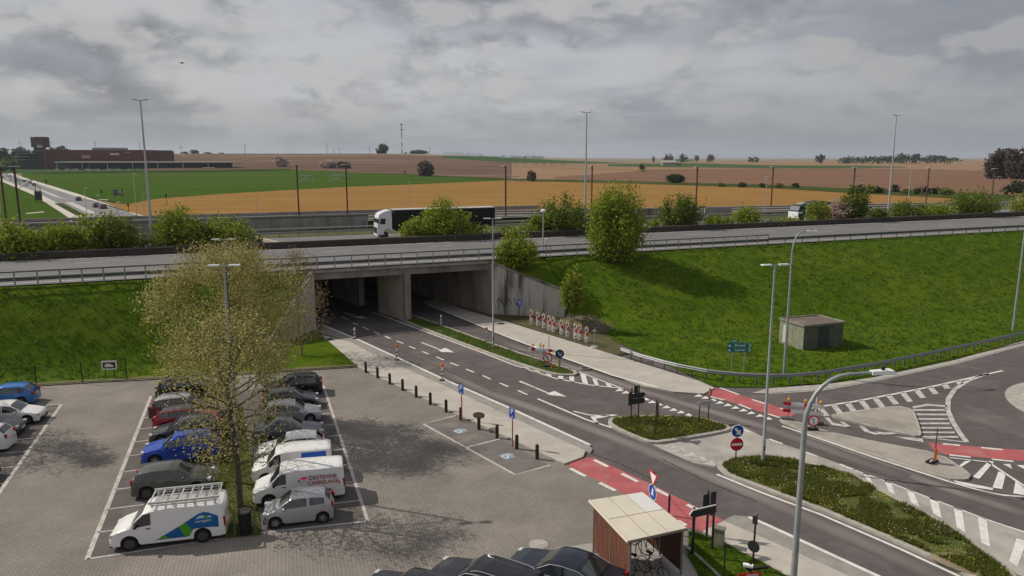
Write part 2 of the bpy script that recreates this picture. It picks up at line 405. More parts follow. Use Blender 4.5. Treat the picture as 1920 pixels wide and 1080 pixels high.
field('left_meadow', [(-500, 440), (130, 440)], [(-500, 316), (-100, 318), (0, 331), (65, 360), (130, 396)], f_gr, .01)
field('brown_hill', [(270, 321), (400, 320), (540, 318), (700, 325), (830, 330), (960, 336), (1060, 338)], [(270, 288), (700, 288.5), (830, 293), (960, 305), (1060, 306)], f_br, .03, k=24)
field('far_hillside', [(-400, 322), (30, 324.8), (120, 321.8), (272, 321)], [(-400, 290), (272, 287)], f_dg, .02, k=20)
field('far_green_field', [(830, 297), (960, 305), (1110, 307), (1250, 304), (1300, 303)], [(830, 292.5), (1100, 294), (1300, 298)], f_dg, .06, k=16)
field('tan_field', [(960, 337), (1060, 338), (1200, 320), (1440, 316), (1620, 316), (1860, 322), (1990, 322)], [(960, 305), (1110, 307), (1250, 304), (1440, 302), (1620, 301), (1860, 302), (1990, 302)], f_tan, .04, k=20)
field('red_field', [(1040, 337), (1200, 343), (1440, 350), (1620, 358), (1760, 362), (1990, 370)], [(1040, 332), (1200, 321), (1440, 316), (1620, 317), (1860, 323), (1990, 326)], f_rb, .08, k=20)
field('green_strip', [(1140, 312), (1300, 314), (1440, 316), (1620, 315), (1700, 314)], [(1140, 308), (1300, 306), (1440, 310), (1620, 311), (1700, 313)], f_dg, .14)
field('hedge_bank', [(700, 326.5), (830, 332), (960, 339), (1200, 345), (1440, 353), (1620, 364), (1760, 371), (1900, 382)], [(700, 325), (830, 329.5), (960, 335.5), (1200, 340), (1440, 347), (1620, 355), (1760, 361), (1900, 366)], f_hg, .12, k=4)

# ================================================================ GROUND OF THE JUNCTION
def sheet(name, pix, z, m, zp=None):
    return structure(name, MB().prism([P2(x, y, z if zp is None else zp) for x, y in pix], None, z), m)
def raised(name, pix, z, m, side=None, mats=None):
    mb = MB().prism([P2(x, y, z) for x, y in pix], -.1, z, 0, 1)
    return structure(name, mb, [m, side or kerb_m])
mb = MB().prism([(-140, -8), (140, -8), (140, 130), (-140, 130)], None, -.06); structure('ground', mb, grass_m)
# asphalt of the junction and of the underpass
a = [P2(668, 684), P2(1056, 868), P2(1159, 920), P2(1290, 989), P2(1420, 1085)]
road_poly = a+[(40, -4), (120, -4), (120, 90)]+[tuple(HW(sR(2)+1, 2).xy), tuple(HW(sR(-75)+.5, -75).xy), tuple(HW(sL(-75)-.5, -75).xy), tuple(HW(sL(6)-.5, 6).xy), P2(640, 668)]
structure('road', MB().prism(road_poly, None, 0), asphalt)
# car park paving
pk = [P2(-260, 756), P2(0, 727), P2(330, 708), P2(670, 687), P2(1060, 870), P2(1159, 920), P2(1290, 989), P2(1420, 1085), (16, -4), (-60, -4)]
structure('car_park_paving', MB().prism(pk, None, .006), pavers)
bay_mid = [(283, 743), (163, 1049), (440, 1004), (690, 977), (606, 722)]
bay_left = [(-250, 795), (115, 758), (-6, 930), (-400, 1180)]
structure('parking_bay_asphalt', MB().prism([P2(*p) for p in bay_mid], None, .012).prism([P2(*p) for p in bay_left], None, .012), asphalt_bay)
sheet('disabled_bay_asphalt', [(794, 794), (858, 778), (1030, 872), (966, 890)], .012, mat('disabled_bay_surface', (.165, .15, .138), .9, 0, (.13, .118, .108), .7, 8, c3=(.23, .205, .18), s3=.5, bump=.3, bscale=20))
# pale pavement beside the road and its paver strip
raised('pavement', [(640, 660), (603, 628), (655, 640), (700, 664), (830, 722), (955, 780), (1098, 845), (1093, 856), (1058, 869), (870, 782), (672, 688)], .10, concrete)
raised('kerb_strip', [(605, 610), (670, 637), (755, 676), (837, 714), (954, 765), (1105, 834), (1111, 842), (1107, 848), (1098, 845), (955, 780), (830, 722), (700, 664), (655, 640), (600, 622)], .096, concrete_grey)
mb = MB(); mb.ribbon([P(x, y, .108) for x, y in ((605, 609), (670, 636), (755, 675), (837, 713), (954, 764), (1106, 834))], .22); structure('kerb_line', mb, white_paint)
# lower right pavement
raised('pavement', [(1357, 976), (1317, 996), (1350, 1012), (1394, 1036), (1436, 1057), (1510, 1100), (2300, 1500), (2360, 1440), (1620, 1092), (1440, 1012)], .10, concrete)
raised('kerb_strip', [(1357, 975.5), (1375, 966), (1404, 968), (1440, 984), (1640, 1077), (2400, 1428), (2360, 1440), (1620, 1092), (1440, 1012)], .098, concrete_grey)
mb = MB(); mb.ribbon([P(x, y, .108) for x, y in ((1404, 969), (1440, 984.5), (1640, 1077), (2400, 1428))], .2); structure('kerb_line', mb, white_paint)
# far side pavement
raised('pavement', [(793, 566), (830, 581), (960, 634), (1047, 666), (1150, 703), (1210, 724), (1262, 734), (1319, 738), (1340, 727), (1310, 714), (1155, 666), (960, 606), (880, 583), (820, 560)], .10, concrete)
mb = MB(); mb.ribbon([P(x, y, .108) for x, y in ((800, 571), (830, 582), (930, 623), (960, 635), (1047, 667), (1150, 704), (1234, 726))], .22); structure('kerb_line', mb, white_paint)
raised('pavement_kerb', [(1440, 728), (1552, 720), (1640, 707), (1790, 675), (1930, 636), (2150, 560), (2150, 566), (1930, 643), (1790, 681), (1640, 713), (1540, 730), (1440, 737), (1410, 737)], .06, kerb_m)
# concrete apron between the islands
sheet('concrete_apron', [(1215, 829), (1245, 833), (1366, 807), (1373, 800), (1385, 795), (1440, 824), (1510, 846), (1599, 879), (1715, 924), (1850, 974), (1935, 1000), (2100, 1060), (2000, 1110), (1907, 1077), (1840, 1025), (1765, 975), (1665, 925), (1570, 880), (1490, 860), (1440, 853), (1373, 858), (1350, 865), (1340, 876), (1300, 868), (1240, 842)], .008, mat('apron_concrete', (.40, .375, .34), .85, 0, (.30, .28, .255), .5, 8, c3=(.24, .225, .21), s3=.4, bump=.2, bscale=20))
# red cycle crossings
sheet('cycle_crossing', [(1057, 869), (1098, 858), (1111, 857), (1213, 904), (1269, 932), (1357, 975), (1317, 996), (1290, 989), (1159, 920)], .014, red_lane)
sheet('cycle_crossing', [(1319, 737), (1340, 727), (1440, 756), (1492, 775), (1480, 784), (1459, 782), (1440, 777)], .014, red_lane)
sheet('cycle_crossing', [(1740, 830), (1840, 838), (1960, 847), (1960, 868), (1772, 852), (1752, 845)], .014, red_lane)

# islands
TOPZ = .14
def island(name, pix, inner, topm, z=TOPZ, kw=.28, kerb=kerb_m):
    poly = [Vector(P2(x, y, z)) for x, y in pix]
    mb = MB().prism([tuple(p) for p in poly], -.05, z, 1, 1)
    n = len(poly); ar = sum(poly[i].x*poly[(i+1) % n].y-poly[(i+1) % n].x*poly[i].y for i in range(n))
    sg = 1 if ar > 0 else -1; ins = []
    for i in range(n):
        d1 = (poly[i]-poly[i-1]).normalized(); d2 = (poly[(i+1) % n]-poly[i]).normalized()
        nn = Vector((-(d1+d2).y, (d1+d2).x)).normalized()*sg; ins.append(tuple(poly[i]+nn*kw))
    mb.prism(ins, None, z+.012, 0); structure(name, mb, [topm, kerb]); return ins
def rnd(pix, it=2):
    for _ in range(it):
        q = []
        for i in range(len(pix)):
            a, b = pix[i], pix[(i+1) % len(pix)]; q += [(a[0]*.8+b[0]*.2, a[1]*.8+b[1]*.2), (a[0]*.2+b[0]*.8, a[1]*.2+b[1]*.8)]
        pix = q
    return pix
isl1 = island('grass_island', rnd([(1141, 781), (1230, 777), (1318, 781), (1374, 800), (1362, 808), (1240, 829), (1212, 828), (1140, 797)]), 0, grass_isl)
isl2 = island('grass_island', rnd([(1340, 868), (1373, 857), (1440, 852), (1495, 860), (1602, 887), (1665, 924), (1765, 974), (1840, 1024), (1907, 1077), (2010, 1190), (1940, 1160), (1825, 1081), (1690, 1019), (1540, 955), (1440, 919), (1362, 890)], 1), 0, grass_isl)
isl3 = island('grass_island', rnd([(755, 588), (774, 590), (832, 610), (960, 656), (1077, 693), (1084, 699), (1075, 703), (1035, 701), (960, 678), (830, 630), (770, 607), (745, 596)], 1), 0, grass_isl)
ca = mat('island_concrete', (.36, .325, .285), .85, 0, (.29, .26, .23), .6, 8, c3=(.24, .22, .19), s3=.3, bump=.2, bscale=20)
island('concrete_island', rnd([(1549, 779), (1600, 770), (1682, 760), (1712, 766), (1722, 790), (1729, 817), (1712, 816), (1620, 795)], 1), 0, ca, .12, .2)
island('concrete_island', rnd([(1458, 787), (1475, 783), (1545, 807), (1640, 827), (1762, 849), (1822, 888), (1814, 899), (1775, 896), (1640, 853), (1515, 811)], 1), 0, ca, .12, .2)
# round hub of the roundabout
c0 = P(2128, 775); mb = MB()
for i, (r, z, m) in enumerate(((6.9, .06, 1), (5.9, .16, 0))):
    mb.prism([(c0.x+r*math.cos(a*math.pi/24), c0.y+r*math.sin(a*math.pi/24)) for a in range(48)], -.05, z, m, 1)
structure('roundabout_island', mb, [concrete, kerb_m])

# ================================================================ MARKINGS
mk = MB(); mkw = MB(); Z = .020
def line(pts, w, mb=None, z=Z): (mb or mk).ribbon([P(x, y, z) for x, y in pts], w)
def poly(pts, mb=None, z=Z): (mb or mk).prism([P2(x, y, z) for x, y in pts], None, z)
def densify(p, n):
    L_ = [0]
    for a, b in zip(p, p[1:]): L_.append(L_[-1]+(b-a).length)
    out_ = []
    for i in range(n+1):
        t = L_[-1]*i/n
        for k in range(len(p)-1):
            if t <= L_[k+1]+1e-6: out_.append(p[k].lerp(p[k+1], (t-L_[k])/(L_[k+1]-L_[k]))); break
    return out_
# edge lines
line([(700, 585), (830, 634), (905, 661.5), (960, 683), (1040, 709), (1100, 721), (1165, 728)], .16)
line([(792, 598), (832, 612.5), (960, 658.5), (1077, 694.5)], .12, z=.03)
line([(1085, 697), (1169, 729)], .15)
line([(975, 714), (1008, 728)], .12)
# centre dashes
for x, y, x2, y2 in ((640, 594, 652, 599), (661, 605, 671, 609), (681, 613, 691, 618), (701, 622, 711, 626), (722, 630, 732, 635), (744, 639, 756, 644), (767, 649, 779, 654), (792, 659, 804, 664), (818, 669, 832, 675), (844, 680, 860, 686), (874, 692, 889, 698), (905, 704, 920, 711), (937, 718, 953, 725), (971, 732, 989, 740)):
    line([(x, y), (x2, y2)], .16)
line([(1008, 747.5), (1100, 787), (1238, 830)], .17)
line([(1075, 771), (1105, 778), (1145, 780)], .15)
poly([(1107, 781), (1147, 777), (1160, 778), (1130, 783), (1117, 785), (1124, 796), (1116, 793)])
# through arrows
def arrow(pts, head): line(pts, .16); poly(head)
arrow([(790, 642), (826, 656)], [(822, 657), (835, 652), (852, 661), (838, 660), (828, 660)])
arrow([(974, 715), (1028, 737)], [(1024, 738), (1040, 733), (1063, 744), (1046, 742), (1033, 741)])
arrow([(645, 586), (668, 594)], [(664, 595), (676, 592), (690, 597), (677, 597)])
# hatching beside the far carriageway
for x in ((983, 686, 993, 689, 990, 693, 979, 690), (1003, 692, 1012, 695, 1012, 700, 1002, 697), (1023, 698, 1033, 700, 1034, 706, 1024, 704), (1046, 703, 1056, 705, 1056, 713, 1047, 711), (1067, 706, 1076, 704, 1077, 717, 1069, 716), (1088, 700, 1098, 703, 1103, 721, 1093, 720), (1110, 709, 1119, 712, 1124, 724, 1116, 723), (1134, 716, 1142, 719, 1149, 726, 1139, 725)):
    poly([x[0:2], x[2:4], x[4:6], x[6:8]])
# yield teeth
for x, y in ((1161, 731), (1173, 735.5), (1187, 740), (1210, 748.5), (1222, 753.5), (1235, 758), (1249, 763), (1262, 768), (1276, 772.5), (1290, 777.5), (1309, 741.5), (1322, 745.5), (1336, 750), (1349, 754.5), (1364, 759), (1378, 764), (1393, 769), (1408, 774), (1424, 779), (1440, 784.5)):
    poly([(x-8, y+2.5), (x+1, y-3), (x+9, y+2)])
for x, y in ((1890, 874), (1916, 876), (1942, 879)): poly([(x-10, y-4), (x+4, y-4), (x+8, y+5)])
for x, y in ((1255, 836), (1272, 845), (1292, 853), (1310, 860), (1328, 868)): poly([(x-14, y+2), (x+8, y-5), (x+16, y+5)], mkw)
# near carriageway upper edge line, right part
line([(1344, 889), (1402, 913), (1440, 928), (1540, 965), (1690, 1030), (1800, 1081), (1900, 1130)], .17)
# kerb dashes by the apron
for a in ((1385, 802, 1408, 811), (1442, 823, 1467, 832), (1509, 847, 1533, 856), (1574, 870, 1599, 880)): line([a[0:2], a[2:4]], .17)
line([(1604, 882), (1655, 900), (1720, 925), (1850, 974), (1940, 1004)], .12)
for a in ((1617, 886, 1629, 890, 1637, 908, 1628, 903), (1658, 900, 1671, 906, 1679, 928, 1667, 922), (1699, 917, 1713, 922, 1724, 950, 1709, 943), (1742, 932, 1759, 939, 1766, 972, 1750, 963), (1788, 950, 1804, 956, 1811, 999, 1794, 989), (1833, 968, 1850, 974, 1857, 1026, 1840, 1017), (1906, 1009, 1925, 1015, 1908, 1063, 1892, 1052)):
    poly([a[0:2], a[2:4], a[4:6], a[6:8]])
# carriageway past the long island
line([(1466, 798.5), (1515, 815), (1640, 858), (1777, 902), (1840, 920), (1880, 928), (1920, 931)], .17)
poly([(1786, 900), (1812, 905), (1862, 915), (1862, 919), (1828, 914), (1796, 906)])
poly([(1796, 875), (1808, 865), (1824, 862), (1800, 877)]); poly([(1824, 894), (1854, 864), (1864, 866), (1836, 898)])
poly([(1861, 914), (1872, 884), (1886, 888), (1879, 917)]); poly([(1900, 925), (1904, 902), (1920, 915), (1925, 929)])
line([(1780, 858), (1852, 866), (1925, 914)], .16)
# slip road edges and hatching
line([(1440, 738), (1540, 731.5), (1640, 714), (1790, 682), (1930, 644), (2150, 567)], .16)
line([(1520, 765), (1600, 753), (1680, 738), (1760, 722), (1830, 706), (1880, 695)], .2)
for i in range(11):
    x = 1535+i*26.0; y = interp([(1520, 765), (1600, 753), (1680, 738), (1760, 722), (1830, 706)], x)
    w_ = 9-.15*i; h = 17 if i < 7 else (15, 13, 9, 6)[i-7]; poly([(x-4, y+1), (x+6, y-1), (x+6+h*.9, y+h), (x-5+h*.9, y+h+1)], mkw)
for i in range(7):
    y = 768.5+i*8.4; x0 = interp([(765, 1711), (790, 1717), (823, 1728)], y); x1 = interp([(765, 1774), (785, 1777), (805, 1786), (823, 1800)], y)
    poly([(x0, y-1.6), (x1, y-1.2), (x1, y+2), (x0, y+1.6)], mkw)
poly([(1711, 762), (1737, 757), (1776, 760), (1776, 763), (1740, 761), (1712, 766)], mkw)
line([(1852, 700), (1815, 714), (1790, 730), (1778, 748), (1777, 768), (1786, 790), (1800, 812), (1812, 828)], .3, mkw)
line([(1728, 820), (1770, 824), (1812, 829)], .16, mkw)
# zigzags on the cycle path
for a in (((1546, 783), (1554, 782), (1562, 792), (1582, 797), (1594, 802), (1560, 797)), ((1610, 798), (1618, 799), (1632, 809), (1655, 814), (1640, 815), (1622, 810)), ((1640, 809), (1672, 811), (1690, 813), (1655, 815)), ((1676, 818), (1730, 822), (1732, 829), (1700, 824)), ((1580, 790), (1596, 800), (1586, 799), (1574, 791))): poly(a, mkw, z=.026)
# dashes along the red crossings
for a in ((1069, 878, 1098, 893), (1124, 905, 1154, 920), (1114, 862, 1140, 875), (1166, 888, 1196, 903), (1229, 917, 1256, 930), (1288, 946, 1310, 957), (1271, 976, 1286, 985)): line([a[0:2], a[2:4]], .22)
for a in ((1330, 743, 1358, 750), (1385, 758, 1408, 767), (1350, 727, 1386, 740), (1410, 749, 1436, 757), (1463, 765, 1488, 773), (1440, 776, 1462, 783)): line([a[0:2], a[2:4]], .18)
for a in ((1768, 832, 1800, 835), (1840, 839, 1880, 843), (1780, 853, 1820, 857), (1860, 861, 1900, 865)): line([a[0:2], a[2:4]], .2)
line([(1475, 735), (1500, 731)], .12)
structure('road_markings', mk, white_paint); structure('worn_road_markings', mkw, white_worn)
# car park lines
mb = MB(); Zb = .02
def bl(pts, w=.13): mb.ribbon([P(x, y, Zb) for x, y in pts], w)
bl([(283, 743), (163, 1049)], .2); bl([(163, 1048), (420, 1009)]); bl([(488, 999), (690, 977)]); bl([(690, 978), (606, 722)], .16)
for x, y in ((275, 765), (268, 784), (259, 805), (250, 829), (239, 855), (228, 885), (215, 918), (200, 955), (184, 998)): bl([(x, y), (x+130, y-17)], .1)
for x, y in ((612, 741), (616, 753), (623, 774), (629, 795), (635, 816), (642, 842), (652, 871), (663, 903), (675, 938)): bl([(x, y), (x-130, y+16)], .1)
bl([(115, 758), (-6, 930), (-200, 1210)], .2); bl([(115, 758), (-120, 771)], .1)
for x, y in ((102, 775), (83, 797), (65, 821), (48, 846), (28, 875), (4, 907)): bl([(x, y), (x-170, y+14)], .1)
bl([(855, 779), (794, 795), (966, 890), (1032, 872)], .16); bl([(877, 838), (937, 823)], .14)
structure('parking_bay_lines', mb, bay_paint)
# blue wheelchair squares in the two disabled bays
pale_blue = mat('pale_blue_road_paint', (.24, .33, .39), .8, 0, (.17, .22, .26), 5, 6)
sym = mat('white_symbol_paint', (.60, .63, .64), .7)
mb = MB(); mbs = MB()
for cx_, cy_ in ((863, 808), (951, 855)):
    c = P(cx_, cy_, .018); ax = (P(966, 890)-P(794, 795)).normalized(); ay = Vector((-ax.y, ax.x, 0)); SC = .8
    q = lambda u, v, z=.018: (c+ax*u*SC+ay*v*SC+Vector((0, 0, z-.018)))
    mb.add([q(-.45, -.45), q(.45, -.45), q(.45, .45), q(-.45, .45)], [(0, 1, 2, 3)])
    ring = [(-.05+.24*math.cos(t), -.12+.24*math.sin(t)) for t in [R(100+20*i) for i in range(13)]]
    mbs.ribbon([q(u, v, .024) for u, v in ring], .07); mbs.ribbon([q(-.03, .32, .024), q(-.03, .0, .024), q(.2, -.02, .024), q(.32, -.3, .024)], .08)
    mbs.prism([tuple((q(-.03+.07*math.cos(t), .42+.07*math.sin(t))).xy) for t in [R(40*i) for i in range(9)]], None, .026)
structure('bay_marking_square', mb, pale_blue); structure('wheelchair_marking', mbs, sym)
# pale polished streaks along the lanes
def streak(pts, w=1.3, z=.0045):
    p = densify([P(x, y, z) for x, y in pts], 60); rows = []; n = 9; att = []
    for j in range(n):
        r = []
        for i, q in enumerate(p):
            d = (p[min(i+1, len(p)-1)]-p[max(i-1, 0)]).normalized(); nn = Vector((-d.y, d.x, 0)); r.append(q+nn*w*(j/(n-1)-.5))
            k = math.sin(math.pi*j/(n-1))**1.5*(.75+.5*nz(i*.2, j*.1, w)); att.append(max(0, k*min(1, i/8, (len(p)-1-i)/8)))
        rows.append(r)
    m = MB().grid(rows); o = structure('road_wear', m, asphalt_worn)
    a = o.data.attributes.new('wear', 'FLOAT', 'POINT'); a.data.foreach_set('value', att)
streak([(820, 690), (919, 737), (1115, 806), (1300, 880), (1440, 939), (1690, 1048), (1850, 1120)])
streak([(930, 636), (1047, 680), (1210, 735), (1330, 770), (1440, 803), (1560, 845), (1700, 895)], 1.2, .0065)
streak([(1480, 806), (1640, 866), (1800, 925), (1960, 975)], 1.0)
# road under the bridge gets its far continuation over the fields
def rpt(t, q, z=0): return P(735, 637)+RD*t+RN*q+Vector((0, 0, z))
fr = MB(); fl = MB(); fw = MB()
e1 = [(0, 336), (64, 359.5), (145, 401), (190, 424)]; e2 = [(30, 331), (44, 336), (139, 367), (222, 391), (300, 419)]
fr.prism([P2(x, y, .1) for x, y in [(-60, 312), (0, 336), (64, 359.5), (145, 401), (190, 424), (300, 419), (222, 391), (139, 367), (44, 336), (0, 322), (-60, 309)]], None, .1); structure('road', fr, mat('far_road_asphalt', (.21, .20, .20), .85, 0, (.17, .16, .16), .1, 5))
fw.prism([P2(x, y, .2) for x, y in [(-60, 314), (0, 338.5), (65, 366), (118, 400), (150, 422), (190, 424), (145, 400), (64, 358.5), (0, 335), (-60, 311.5)]], .0, .2)
fw.prism([P2(x, y, .2) for x, y in [(-60, 307), (0, 320.5), (44, 336), (139, 367), (222, 390), (300, 419), (325, 419), (240, 396.5), (148, 364), (49, 334), (0, 318.5), (-60, 306)]], .0, .2)
structure('pavement', fw, mat('far_pavement', (.52, .49, .42), .9, 0, (.44, .41, .36), .1, 4))
for p in ([(60, 350), (100, 368), (122, 373), (90, 360)], [(122, 379), (165, 400), (182, 400), (135, 379)]): fl.prism([P2(x, y, .14) for x, y in p], None, .14)
fl.ribbon([P(x, y, .14) for x, y in ((20, 334), (60, 350))], .6)
structure('road_markings', fl, white_worn)
mb = MB().prism([P2(x, y, .23) for x, y in ((101, 381), (118, 381), (160, 403), (143, 404))], None, .23); structure('planted_strip', mb, f_hg)
mb = MB().prism([P2(x, y, .08) for x, y in ((48, 399.5), (82, 396.5), (84, 398), (50, 401))], None, .08).prism([P2(x, y, .08) for x, y in ((185, 374), (203, 374), (203, 375.2), (187, 375.2))], None, .08); structure('field_path', mb, concrete)

# ================================================================ EMBANKMENTS, MOTORWAY BODY, BRIDGES
S0, S1 = -95, 260
wallR_end = P(1058, 598); sWR, dWR = toHW(wallR_end)
wallL_end = P(505, 655); sWL, dWL = toHW(wallL_end)
toeR = sorted([toHW(P(x, y)) for x, y in ((1095, 648), (1155, 667), (1240, 693), (1310, 714), (1340, 726), (1380, 727), (1440, 727), (1552, 720), (1640, 707), (1790, 675), (1930, 636), (2150, 560), (2500, 500))])
toeL = sorted([toHW(P(x, y)) for x, y in ((-700, 830), (-260, 752), (0, 723), (160, 714), (330, 704), (500, 694), (600, 688), (655, 683))])
def Wr(s): return interp([(sWR, dWR), (sWR+2, dWR+3), (sWR+6, 13), (sWR+20, 18), (sWR+60, 22), (260, 24)], s)
def Wl(s): return interp([(-95, 8.5), (sWL-12, 8.5), (sWL-5, 9), (sWL, dWL)], s)
def zemb(s, d):
    if s >= sWR: W, e = Wr(s), 0
    else: W, e = Wl(s), 0
    t = max(0, min(1, (d-.4)/(W-.4))); base = 5.55*(1-(t*.55+.45*ss(t)))+.07
    k = min(1, d*.5)*(.2+.8*min(1, (1.2-t)))
    p = HW(s, d); return base+k*(.16*nz(p.x, p.y, 0, .55)+.10*nz(p.x, p.y, 3, 1.5)+.05*nz(p.x, p.y, 5, 3.3))
def embank(name, s0, s1, toe, n, k=46):
    rows = []
    for i in range(n+1):
        s = lerp(s0, s1, i/n); dt = max(interp(toe, s), 1.5)
        rows.append([HW(s, dt*j/k, zemb(s, dt*j/k)) for j in range(k+1)][::-1])
    structure(name, MB().grid(rows), grass_m, 180)
embank('embankment', sWR, S1, toeR, 300)
embank('embankment', S0, sWL, toeL, 170)
# ground held up by the wing walls, and the flat strips below them
def wallpts(right):
    if right:
        return [(sR(0), 0, 5.7), (sR(0), .6, 5.45), (sWR, dWR, 2.8)]
    return [(sL(0), 0, 5.7), (sL(0), .6, 5.5), (sWL, dWL, .5)]
for right, sw, dw, zw in ((1, sWR, dWR, 2.75), (0, sWL, dWL, .6)):
    s0 = sR(0) if right else sL(0); rows = []
    for i in range(13):
        s = lerp(s0, sw, i/12); d1 = lerp(.6, dw, i/12); z1 = lerp(5.4, zw, i/12)
        rows.append([HW(s, d1*j/8, lerp(5.6, z1, j/8)+.05*nz(s, j)) for j in range(9)])
    if right: rows = rows[::-1]
    structure('embankment', MB().grid(rows), grass_m, 180)
vp = [tuple(HW(sR(.7), .9).xy), P2(880, 592), P2(960, 606), P2(1155, 667), P2(1110, 655), tuple(HW(sWR+2, Wr(sWR+2)).xy), tuple(HW(sWR, dWR+.2).xy)]
structure('verge', MB().prism([P2(905, 591), P2(960, 606.5), P2(1155, 667.5), P2(1180, 664), P2(1150, 640), P2(1110, 600), P2(1064, 590)], None, .105), mat('verge_grass_soil', (.06, .07, .02), .95, 0, (.12, .09, .055), .7, 8, bump=1, bscale=3))
structure('verge', MB().prism([tuple(HW(sL(0)-.3, .5).xy), tuple(HW(sWL-.1, dWL).xy), P2(520, 694), P2(668, 685), P2(603, 625)], None, .09), grass_m)
# wing walls
def wingwall(label, a, b, za, zb, th, name='wing_wall'):
    a, b = Vector(a), Vector(b); d = (b-a).normalized(); n = Vector((-d.y, d.x, 0)); L_ = (b-a).length
    o = thing(name, label, 'wall', a, math.atan2(d.y, d.x)); m = MB()
    m.add([(0, 0, -.3), (L_, 0, -.3), (L_, 0, zb), (0, 0, za), (0, th, -.3), (L_, th, -.3), (L_, th, zb), (0, th, za)],
          [(0, 1, 2, 3), (5, 4, 7, 6), (1, 5, 6, 2), (4, 0, 3, 7)], 0)
    m.build('wall_face', wall_c, o)
    c = MB(); c.add([(0, -.06, za), (L_, -.06, zb), (L_, th+.04, zb), (0, th+.04, za), (0, -.06, za+.18), (L_, -.06, zb+.18), (L_, th+.04, zb+.18), (0, th+.04, za+.18)], [(3, 2, 1, 0), (4, 5, 6, 7), (0, 1, 5, 4), (1, 2, 6, 5), (2, 3, 7, 6), (3, 0, 4, 7)])
    c.build('coping', bridge_c, o); return o
wa = HW(sR(.6), .62); wb = HW(sWR, dWR)
wr_ = wingwall('stained pale concrete wing wall right of the underpass, stepping down into the grass', (wa.x, wa.y, 0), (wb.x, wb.y, 0), 5.35, 2.75, .5)
wa2 = HW(sWL, dWL); wb2 = HW(sL(.6), .62)
wingwall('short concrete wing wall left of the underpass, half hidden by the bare tree', (wa2.x, wa2.y, 0), (wb2.x, wb2.y, 0), .5, 5.35, .5)
# graffiti scrawl on the wing wall
g = MB(); g.tube([(4.2+.14*i, -.03, 1.2+.35*math.sin(i*.9)+.1*math.sin(i*2.3)) for i in range(12)], .045, 5).tube([(6.0, -.03, 1.7), (6.3, -.03, .9), (6.5, -.03, 1.5)], .04, 5)
g2 = MB()
for v in range(0): pass
gr = bpy.data.objects.new('graffiti', MB().add(g.v, g.f).mesh('graffiti', black_m)); col.objects.link(gr); gr.parent = wr_; gr.location = (-3.6, 0, .2); gr.scale = (1, .4, 1)
# abutment walls along the road
abut_m = mat('abutment_concrete', (.37, .31, .25), .85, 0, (.19, .16, .13), .5, 8, bump=.2, stretch=(1, 1, .3))
def along(d0, d1, fs, th, z0, z1, side, name, label):
    a = HW(fs(d0), d0); b = HW(fs(d1), d1); d = (b-a); L_ = d.length; d.normalize()
    o = thing(name, label, 'wall', a, math.atan2(d.y, d.x))
    MB().box((L_/2, side*th/2, (z0+z1)/2), (L_, th, z1-z0)).build('wall_face', abut_m, o); return o
along(.55, -24, sL, .8, -.3, 5.3, 1, 'abutment_wall', 'long concrete abutment wall on the left side of the underpass')
along(.55, -24, sR, .8, -.3, 5.3, -1, 'abutment_wall', 'long concrete abutment wall on the right side of the underpass')
along(-24.1, -66, sL, .8, -.3, 4.2, 1, 'abutment_wall', 'deeper concrete abutment wall on the left side, in the dark under the second bridge')
along(-24.1, -66, sR, .8, -.3, 4.2, -1, 'abutment_wall', 'deeper concrete abutment wall on the right side, in the dark under the second bridge')
for i, (d0, d1, t) in enumerate(((.1, -5.2, 'nearest concrete pier wall standing between the two carriageways of the underpass'), (-9.5, -15.8, 'second concrete pier wall deeper inside the underpass'), (-26, -40, 'third concrete pier wall in the dark under the second motorway bridge'), (-50, -64, 'farthest concrete pier wall under the railway bridge'))):
    a = HW(sP(d0), d0); b = HW(sP(d1), d1); d = b-a; L_ = d.length
    o = thing('pier_wall', t, 'pier', a, math.atan2(d.y, d.x), 'pier walls of the underpass')
    MB().box((L_/2+.25, 0, 2.4), (L_-.5, .5, 5.0)).build('wall_face', mat('pier_concrete', (.50, .41, .33), .85, 0, (.38, .31, .25), .5, 7), o)
    MB().box((0, 0, 2.4), (.5, .62, 5.0)).box((-.26, -.1, 2.4), (.04, .1, 4.9)).build('end_column', bridge_c, o)
# decks
def deck(label, d0, d1, zt_, th, edge=True):
    o = thing('bridge', label, 'bridge', HW(sL(d0), d0, 0)); base = o.location.copy(); m = MB()
    pl = [HW(sL(d0)-.6, d0), HW(sR(d0)+.6, d0), HW(sR(d1)+.6, d1), HW(sL(d1)-.6, d1)]; pl = [((p-base).x, (p-base).y) for p in pl]
    m.prism(pl, zt_-th, zt_); tri = [(p[0], p[1], zt_-th) for p in pl]; m.add(tri, [(0, 1, 2, 3), (3, 2, 1, 0)][:1]); m.build('deck_slab', bridge_c, o)
    if edge:
        c = MB(); a = HW(sL(d0)-14, d0+.25)-base; b = HW(sR(d0)+.8, d0+.25)-base; dd = (b-a).normalized(); n = Vector((-dd.y, dd.x, 0))
        c.add([a+Vector((0, 0, zt_-.12)), b+Vector((0, 0, zt_-.12)), b+n*.5+Vector((0, 0, zt_-.12)), a+n*.5+Vector((0, 0, zt_-.12)), a+Vector((0, 0, zt_+.12)), b+Vector((0, 0, zt_+.12)), b+n*.5+Vector((0, 0, zt_+.12)), a+n*.5+Vector((0, 0, zt_+.12))], [(3, 2, 1, 0), (4, 5, 6, 7), (0, 1, 5, 4), (1, 2, 6, 5), (2, 3, 7, 6), (3, 0, 4, 7)])
        c.build('edge_beam', mat('edge_beam_concrete', (.38, .35, .31), .85, 0, (.22, .2, .17), .8, 7), o)
    return o
b1 = deck('concrete road bridge carrying the nearest motorway carriageway over the underpass', .0, -24.4, 5.45, .8)
